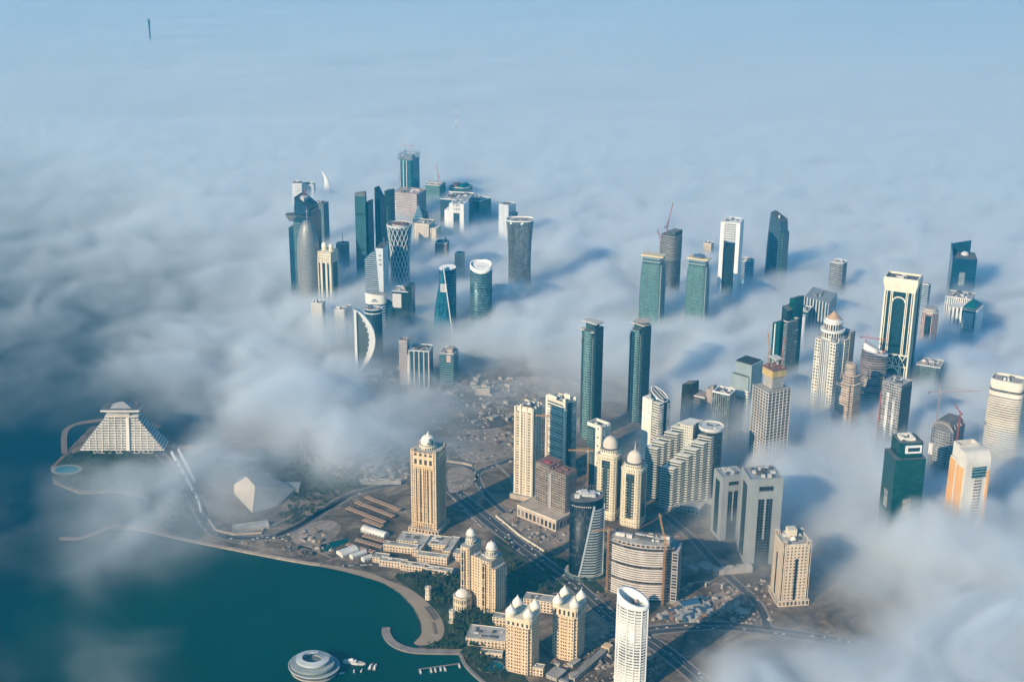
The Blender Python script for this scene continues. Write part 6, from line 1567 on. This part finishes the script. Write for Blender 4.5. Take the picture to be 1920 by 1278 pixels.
def cyl_tower():
    t = T('office_tower', 'round teal tower with pale floor lines and a white sliced-open roof', 902, 585, 490, 41, 0.01, zb=ZF - 30, psi=0)
    w, h = t.w, t.h; P = ell(w, w * .8, 36)
    t.part('shaft', MB((4, 4.4)).loft([(P, 0), (P, lambda x, y: h * .93 + y * .3 + abs(x) * .12)], smooth=True), [gl('round_teal_glass', (.01, .11, .16), 1.0, .8, (.10, .20, .24), .5, .35, .3), WHITE])
    n = len(P); zt = lambda x, y: h * .955 + y * .35 + abs(x) * .14
    mb = MB()
    for Q, f in ((grow(P, .4), lambda x, y: h * .90 + y * .3 + abs(x) * .12), (grow(P, .4), zt), (grow(P, -2.5), zt), (grow(P, -2.5), lambda x, y: h * .90 + y * .3)):
        for x, y in Q: mb.v.append((x, y, f(x, y)))
    for r in range(3):
        for i in range(n):
            j = (i + 1) % n; mb.face((r * n + i, r * n + j, r * n + n + j, r * n + n + i), None, 0, True)
    t.part('roof_ring', mb, WHITE)
    t.part('roof_plant', MB().clutter(w * .5, w * .35, h * .93, 14, 3, hmax=4), [PLANTD, PLANT])
    t.part('floor_rims', MB().bands(P, 6, h * .86, 6.6, .7, .6), plain('rim_teal', (.18, .30, .33)))
cyl_tower()
def prow():
    t = T('glass_tower', 'round teal tower with a tapering blue glass prow and a white slanted mast line', 834, 602, 500, 36, 0.01, zb=ZF - 45, psi=0)
    w, h = t.w, t.h; P = ell(w * .9, w * .7, 32, w * .16, w * .2)
    t.part('round_shaft', MB((4, 4.4)).loft([(P, 0), (P, lambda x, y: h * .96 + y * .2 + x * .1)], smooth=True), [gl('round_teal_glass', (.01, .13, .19)), WHITE])
    t.part('floor_rims', MB().bands(P, h * .5, h * .9, 6, .8, .6), plain('rim_teal', (.18, .30, .33)))
    rs = []
    for z, k in ((0, 1.0), (.35, .92), (.6, .70), (.8, .44), (.95, .18), (1.02, .04)): rs.append((ell(w * .98 * k, w * .6, 28, w * -.14 + w * .10 * z, -w * .25), z * h))
    t.part('glass_prow', MB((3, 5)).loft(rs, smooth=True), [gl('prow_glass', (.02, .20, .30), .94, 1.0, (.04, .18, .24), .9), WHITE])
    t.part('slanted_mast', MB().bar((w * .45, -w * .56, 0), (-w * .06, -w * .56, h * 1.06), 2.2), WHITE)
    t.part('grey_panel', MB().box(-w * .05, -w * .54, h * .70, w * .32, 2.5, h * .11), PLANT)
    t.part('roof_plant', MB().clutter(w * .4, w * .3, h * .97, 5, 3, hmax=2, cx=w * .16, cy_=w * .2), [PLANT, WHITE])
prow()
t = simple('office_block', 'small grey block with a tangle of roof machines, tucked right of the round teal tower', 936, 552, 536, 22, 8, G_GREY, psi=18, cat='block', zb=70, roofn=16)
def crescent():
    t = T('arch_building', 'white crescent-framed glass building like a sail with toothed inner edge and low base', 686, 690, 578, 38, 0.01, zb=20, psi=0)
    w, h = t.w, t.h; d = 16
    # upright on the left, bow on the right
    bow = lambda s: (-w * .42 + w * .92 * math.sin(math.pi * min(1, max(0, s)) ** .92) ** .8, h * (1 - s))
    mb = MB(); N_ = 24
    def quad(P4, y0, y1, mb):
        b = len(mb.v); mb.v += [(x, y0, z) for x, z in P4] + [(x, y1, z) for x, z in P4]
        mb.face((b, b + 1, b + 2, b + 3)); mb.face((b + 7, b + 6, b + 5, b + 4))
        for i in range(4): j = (i + 1) % 4; mb.face((b + i, b + 4 + i, b + 4 + j, b + j))
    for i in range(N_):
        a, b = bow(i / N_), bow((i + 1) / N_); k0, k1 = .30 * math.sin(math.pi * i / N_) ** .6 + .06, .30 * math.sin(math.pi * (i + 1) / N_) ** .6 + .06
        quad([(a[0] - w * k0 * .8, a[1]), (b[0] - w * k1 * .8, b[1]), b, a], -d / 2, d / 2, mb)
    mb.box(-w * .45, 0, 0, w * .12, d, h * 1.0)
    t.part('crescent_frame', mb, plain('crescent_white', (.80, .79, .74), .5, wear=.05))
    mb = MB()
    for i in range(4, N_ - 2, 2):
        a = bow(i / N_); k = .30 * math.sin(math.pi * i / N_) ** .6 * .8; mb.box(a[0] - w * k - 2.5, -d * .5, a[1] - 3, 5, 1.4, 3.4)
    t.part('teeth', mb, plain('crescent_white', (.80, .79, .74), .5, wear=.05))
    mb = MB((4, 4))
    P4 = []
    for i in range(N_):
        a, b = bow(i / N_), bow((i + 1) / N_); k0, k1 = .24 * math.sin(math.pi * i / N_) ** .6 + .02, .24 * math.sin(math.pi * (i + 1) / N_) ** .6 + .02
        quad([(-w * .44, a[1]), (-w * .44, b[1]), (max(-w * .43, b[0] - w * k1), b[1]), (max(-w * .43, a[0] - w * k0), a[1])], -d * .3, d * .4, mb)
    t.part('glass_infill', mb, gl('crescent_glass', (.03, .14, .18), 1, 1))
    t.part('base', MB().box(w * .15, 0, 0, w * 1.3, d * 1.8, 5), plain('crescent_base', (.55, .56, .54)))
    q = simple('office_tower', 'dark rounded glass tower with a white roof line, close behind the crescent building', 702, 640, 578, 32, 0.01, G_DARK, psi=0, shape='ell', zb=45, roofn=8)
    q.part('white_band', MB().parapet(grow(q.P, .6), q.h * .92, 2, 1), WHITE)
crescent()
for (x, yb, yt, w_, lab) in ((598, 602, 566, 20, 'ghostly pale spiked block nearly swallowed by fog, leftmost of the faint ones'), (640, 605, 578, 18, 'ghostly pale twin-domed block nearly swallowed by fog beside the crescent building'), (652, 600, 575, 10, 'narrow faint shaft touching the ghostly twin-domed block in the fog')):
    t = simple('apartment_block', lab, x, yb, yt, w_, 6, grid('ghost_windows', (.66, .64, .58), (.2, .22, .24), .4, .6), psi=18, cat='block', zb=60, roofn=5)
    t.part('roof_dome', MB().dome(t.w * .3, t.w * .3, t.h, t.w * .2, -t.w * .2), DOME)
    t.part('pinnacle', MB().cone(t.w * .14, t.h, t.w * .4, -t.w * .44), WHITE)
t = simple('office_block', 'blue glass block with tall pale columns, low in the fog near the crescent building', 790, 705, 652, 38, 8, gl('column_glass', (.04, .14, .20), 1, .9), psi=12, cat='block', zb=30, roofn=12)
mb = MB()
for i in range(5): mb.box(-t.w * .48 + i * t.w * .24, -t.d * .5, 0, t.w * .05, 2.5, t.h)
t.part('columns', mb, plain('column_tan', (.52, .47, .42)))
t.part('louvred_corner', MB().bands(rect(t.w * .14, t.d * .6, -t.w * .5, -t.d * .2), 6, t.h * .9, 6, 2, .5), WHITE)
t = simple('office_block', 'teal block with a pale stepped roof box, right of the columned glass block', 842, 700, 658, 26, 9, G_BAND, psi=16, cat='block', zb=30, roofn=8)
t.part('roof_box', MB().box(t.w * .15, 0, t.h, t.w * .4, t.d * .6, 9).box(t.w * .15, -t.d * .5, t.h * .75, t.w * .3, 2, t.h * .22), PINK)
simple('construction_block', 'ghostly pinkish frame fading into fog left of the columned glass block', 759, 700, 636, 15, 5, grid('pink_ghost_frame', (.50, .44, .42), (.2, .24, .28), .6, .6), psi=16, cat='block', zb=30, wall=PINK, roofm=PINK)
# far landmarks
t = T('torch_tower', 'tiny slender waisted tower standing alone far off above the fog, top left', 281, 65, 37, 4.4, 0.01, zb=110, psi=0)
t.part('shaft', MB((6, 8)).loft([(ell(t.w * k, t.w * k, 20), z * t.h) for z, k in ((0, 1), (.3, .72), (.55, .62), (.8, .75), (.95, .95), (1, .9))], smooth=True), [G_BLUE, ROOF])
t.part('top_point', MB().bar((-t.w * .2, 0, t.h), (-t.w * .2, 0, t.h * 1.05), 6, w2=1), STEEL)
t = T('radio_mast', 'tiny thin red and white mast far off in the fog above the left cluster', 855, 227, 206, 2, 0.01, zb=105, psi=0, cat='mast')
mb = MB(); z = 0; k = 0
for i in range(8): mb.bar((0, 0, t.h * i / 8), (0, 0, t.h * (i + 1) / 8), 4.2 - .4 * i, m=i % 2)
t.part('lattice_mast', mb, [RED, WHITE])
t.part('mast_foot', MB().box(0, 0, 0, 10, 10, 8), CONC)
# ------------------------------------------------------------------ fog
FOGMAP = """
899999999999999999999999
899999999999999999999999
788999999999999999999999
678889999999999999999999
566788899999999999999999
556677899999999999999999
455566789999999999999999
444566789999999999999999
334566665433456788889999
222346776531224677888899
111135665321113335788888
235654210000001223678888
234542100000000123468899
112110000000000012245888
122210000000000012346788
223321100000000145678899
"""
FM = np.array([[int(c) for c in r] for r in FOGMAP.split()], float)
def blur(a, n):
    for _ in range(n):
        p = np.pad(a, 1, mode='edge')
        a = (p[:-2, 1:-1] + 2 * p[1:-1, 1:-1] + p[2:, 1:-1]) / 4
        p = np.pad(a, 1, mode='edge')
        a = (p[1:-1, :-2] + 2 * p[1:-1, 1:-1] + p[1:-1, 2:]) / 4
    return a
def vnoise(x, y, seed):
    rng = np.random.RandomState(seed)
    t = rng.rand(64, 64)
    xi, yi = np.floor(x).astype(int), np.floor(y).astype(int)
    fx, fy = x - xi, y - yi
    fx = fx * fx * (3 - 2 * fx); fy = fy * fy * (3 - 2 * fy)
    g = lambda i, j: t[(yi + j) % 64, (xi + i) % 64]
    return (g(0, 0) * (1 - fx) + g(1, 0) * fx) * (1 - fy) + (g(0, 1) * (1 - fx) + g(1, 1) * fx) * fy
def fbm(x, y, s, seed, octs=5):
    v, a, tot = 0, 1.0, 0
    for o in range(octs):
        v = v + a * vnoise(x / s + 7.3 * o, y / s + 3.1 * o, seed + o); tot += a; a *= 0.5; s *= 0.5
    return v / tot
FX0, FX1, FY0, FY1, FZ0, FZ1 = -2300.0, 2700.0, 1500.0, 6200.0, 2.0, 190.0
NX, NY, NZ = 556, 548, 34
def fog_fields(X, Y):
    """fog amount 0..1 over the ground plan"""
    wx = X + 260 * (fbm(X, Y, 420, 11) - 0.5); wy = Y + 420 * (fbm(X, Y, 420, 31) - 0.5)
    M = np.array(CRI)
    Z = 45.0 - CAMZ
    q = [M[i, 0] * wx + M[i, 1] * wy + M[i, 2] * Z for i in range(3)]
    px = PW / 2 + FPX * q[0] / -q[2]; py = PH / 2 - FPX * q[1] / -q[2]
    gx = np.clip(px / 80 - 0.5, 0, 22.999); gy = np.clip(py / 80 - 0.5, 0, 14.999)
    ix, iy = gx.astype(int), gy.astype(int); fx, fy = gx - ix, gy - iy
    F = FM / 9.0
    v = (F[iy, ix] * (1 - fx) + F[iy, ix + 1] * fx) * (1 - fy) + (F[iy + 1, ix] * (1 - fx) + F[iy + 1, ix + 1] * fx) * fy
    return blur(v, 3)
def FARZ(X, Y): return 26 * (fbm(X / 1.6, Y, 800, 91, 6) - 0.5) + 60 * (fbm(X / 1.6, Y, 4200, 95, 3) - 0.5)
def build_fog():
    xs = np.linspace(FX0, FX1, NX); ys = np.linspace(FY0, FY1, NY)
    X, Y = np.meshgrid(xs, ys)
    v = fog_fields(X, Y)
    nz = fbm(X, Y, 900, 51) - 0.5
    n2 = fbm(X, Y, 260, 71) - 0.5
    top = 12 + 94 * v ** 0.8 + (50 * nz + 40 * n2) * (1 - 0.75 * np.clip((Y - 3000) / 2000, 0, 1))
    n4 = fbm(X, Y, 330, 131) - 0.5
    dens = FOG_D * (1 + 0.25 * np.clip((3600 - Y) / 1200, 0, 1)) * (1 + 1.5 * n4 * np.clip((4600 - Y) / 1500, 0, 1)) * np.clip((v - 0.02) / 0.98 + 0.9 * n2 * v * (1 - v), 0, 1) ** 1.9
    far = np.clip((Y - 5000) / 1100, 0, 1)
    top = top * (1 - far) + (108 + FARZ(X, Y)) * far - 95 * np.clip((Y - 5600) / 600, 0, 1) ** 1.5
    me = bpy.data.meshes.new("fog")
    co = np.stack([X.ravel(), Y.ravel(), np.zeros(X.size)], 1)
    me.vertices.add(X.size); me.vertices.foreach_set('co', co.ravel())
    amp = 250 - 222 * np.clip((Y - 2600) / 2500, 0, 1) ** 0.8
    for n, a in (('top', top), ('dens', dens), ('amp', amp)):
        at_ = me.attributes.new(n, 'FLOAT', 'POINT'); at_.data.foreach_set('value', a.ravel().astype(np.float32))
    ob = bpy.data.objects.new("fog", me); col.objects.link(ob)
    ob['kind'] = 'stuff'; ob['label'] = 'low white sea fog lying between the towers'
    ng = bpy.data.node_groups.new("fog", 'GeometryNodeTree')
    ng.interface.new_socket("Geometry", in_out='INPUT', socket_type='NodeSocketGeometry')
    ng.interface.new_socket("Geometry", in_out='OUTPUT', socket_type='NodeSocketGeometry')
    N, L = ng.nodes, ng.links
    gi, go = N.new('NodeGroupInput'), N.new('NodeGroupOutput')
    def mth(op, a, b=None, c=None, clamp=False):
        n = N.new('ShaderNodeMath'); n.operation = op; n.use_clamp = clamp
        for i, s in enumerate((a, b, c)):
            if s is None: continue
            if isinstance(s, (int, float)): n.inputs[i].default_value = s
            else: L.new(s, n.inputs[i])
        return n.outputs[0]
    pos = N.new('GeometryNodeInputPosition')
    sp = N.new('ShaderNodeSeparateXYZ'); L.new(pos.outputs[0], sp.inputs[0])
    ix = mth('ROUND', mth('MULTIPLY', mth('SUBTRACT', sp.outputs[0], FX0), (NX - 1) / (FX1 - FX0)))
    iy = mth('ROUND', mth('MULTIPLY', mth('SUBTRACT', sp.outputs[1], FY0), (NY - 1) / (FY1 - FY0)))
    idx = mth('MULTIPLY_ADD', iy, float(NX), ix)
    def samp(name):
        na = N.new('GeometryNodeInputNamedAttribute'); na.data_type = 'FLOAT'; na.inputs['Name'].default_value = name
        si = N.new('GeometryNodeSampleIndex'); si.data_type = 'FLOAT'; si.domain = 'POINT'; si.clamp = True
        L.new(gi.outputs[0], si.inputs['Geometry']); L.new(na.outputs[0], si.inputs['Value']); L.new(idx, si.inputs['Index'])
        return si.outputs['Value']
    def noise(scale, detail, rough, dist=0.0, sz=1.0):
        vm = N.new('ShaderNodeVectorMath'); vm.operation = 'MULTIPLY'; L.new(pos.outputs[0], vm.inputs[0])
        vm.inputs[1].default_value = (1, 1, sz)
        nt = N.new('ShaderNodeTexNoise'); nt.noise_dimensions = '3D'
        L.new(vm.outputs[0], nt.inputs['Vector'])
        nt.inputs['Scale'].default_value = scale; nt.inputs['Detail'].default_value = detail
        nt.inputs['Roughness'].default_value = rough; nt.inputs['Distortion'].default_value = dist
        return nt.outputs[0]
    top_, dens_, amp_ = samp('top'), samp('dens'), samp('amp')
    n1 = noise(1 / 190.0, 5.0, 0.55, 0.9, 1.3)
    dz = mth('SUBTRACT', mth('MULTIPLY_ADD', mth('SUBTRACT', n1, 0.5), amp_, top_), sp.outputs[2])
    ramp = mth('MULTIPLY', dz, 1 / 36.0, clamp=True)
    ramp = mth('POWER', ramp, 1.6)
    n3 = noise(1 / 80.0, 5.0, 0.62, 0.5, 1.0)
    tex = mth('MAXIMUM', mth('MULTIPLY_ADD', n3, 2.4, -0.2), 0.0)
    d = mth('MULTIPLY', mth('MULTIPLY', ramp, dens_), tex)
    # background value below the threshold must be exactly zero so empty air costs nothing
    d = mth('MULTIPLY', d, mth('GREATER_THAN', d, 0.00015))
    vc = N.new('GeometryNodeVolumeCube')
    L.new(d, vc.inputs['Density'])
    vc.inputs['Min'].default_value = (FX0, FY0, FZ0); vc.inputs['Max'].default_value = (FX1, FY1, FZ1)
    vc.inputs['Resolution X'].default_value = NX; vc.inputs['Resolution Y'].default_value = NY; vc.inputs['Resolution Z'].default_value = NZ
    sm = N.new('GeometryNodeSetMaterial')
    m = bpy.data.materials.new("fog"); m.use_nodes = True
    m.node_tree.nodes.clear()
    pv = m.node_tree.nodes.new('ShaderNodeVolumePrincipled'); mo = m.node_tree.nodes.new('ShaderNodeOutputMaterial')
    pv.inputs['Color'].default_value = (*FOG_C, 1); pv.inputs['Density'].default_value = 1.0
    pv.inputs['Anisotropy'].default_value = 0.0
    m.node_tree.links.new(pv.outputs[0], mo.inputs['Volume'])
    sm.inputs['Material'].default_value = m
    L.new(vc.outputs[0], sm.inputs[0]); L.new(sm.outputs[0], go.inputs[0])
    mod = ob.modifiers.new("fog", 'NODES'); mod.node_group = ng
    me.materials.append(m)
    return ob
FOG_D = 0.026
FOG_C = (0.908, 0.962, 1.0)
build_fog()
# ------------------------------------------------------------------ the far fog deck and the air
def vol_mat(name, c, dens, aniso=0.0):
    m = bpy.data.materials.new(name); m.use_nodes = True; m.node_tree.nodes.clear()
    pv = m.node_tree.nodes.new('ShaderNodeVolumePrincipled'); mo = m.node_tree.nodes.new('ShaderNodeOutputMaterial')
    pv.inputs['Color'].default_value = (*c, 1); pv.inputs['Density'].default_value = dens; pv.inputs['Anisotropy'].default_value = aniso
    m.node_tree.links.new(pv.outputs[0], mo.inputs['Volume'])
    return m
def build_far_fog():
    x0, x1, y0, y1 = -9500.0, 9500.0, 5100.0, 24000.0
    nx, ny = 400, 420
    xs = np.linspace(x0, x1, nx); ys = y0 + (y1 - y0) * np.linspace(0, 1, ny) ** 1.5
    X, Y = np.meshgrid(xs, ys)
    z = 103 + FARZ(X, Y) + 42 * (fbm(X / 1.5, Y, 420, 171, 5) - 0.5) - 75 * (1 - np.clip((Y - 5100) / 1100, 0, 1)) ** 1.5
    n = nx * ny
    co = np.concatenate([np.stack([X.ravel(), Y.ravel(), z.ravel()], 1), np.stack([X.ravel(), Y.ravel(), np.full(n, 3.0)], 1)])
    F = []
    for j in range(ny - 1):
        for i in range(nx - 1):
            a = j * nx + i
            F.append((a, a + 1, a + nx + 1, a + nx)); F.append((n + a, n + a + nx, n + a + nx + 1, n + a + 1))
    ring = [i for i in range(nx)] + [j * nx + nx - 1 for j in range(1, ny)] + [(ny - 1) * nx + i for i in range(nx - 2, -1, -1)] + [j * nx for j in range(ny - 2, 0, -1)]
    for a, b in zip(ring, ring[1:] + ring[:1]): F.append((a, n + a, n + b, b))
    me = bpy.data.meshes.new("fog_bank"); me.from_pydata(co.tolist(), [], F)
    ob = bpy.data.objects.new("fog_bank", me); col.objects.link(ob)
    ob['kind'] = 'stuff'; ob['label'] = 'smooth pale fog bank reaching to the far distance'
    me.materials.append(vol_mat("fog_bank", FOG_C, 0.02))
def build_haze():
    me = bpy.data.meshes.new("haze"); bm = bmesh.new()
    bmesh.ops.create_cube(bm, size=1)
    for v in bm.verts:
        v.co = Vector(((v.co.x) * 22000, 11000 + v.co.y * 27000, 605 + v.co.z * 1290))
    bm.to_mesh(me); bm.free()
    ob = bpy.data.objects.new("haze", me); col.objects.link(ob); ob['kind'] = 'stuff'
    ob['label'] = 'thin blue haze in the air over the city'
    me.materials.append(vol_mat("haze", HAZE_C, HAZE_D, 0.28))
HAZE_C = (0.04, 0.63, 1.0)
HAZE_D = 0.00007
build_far_fog()
build_haze()
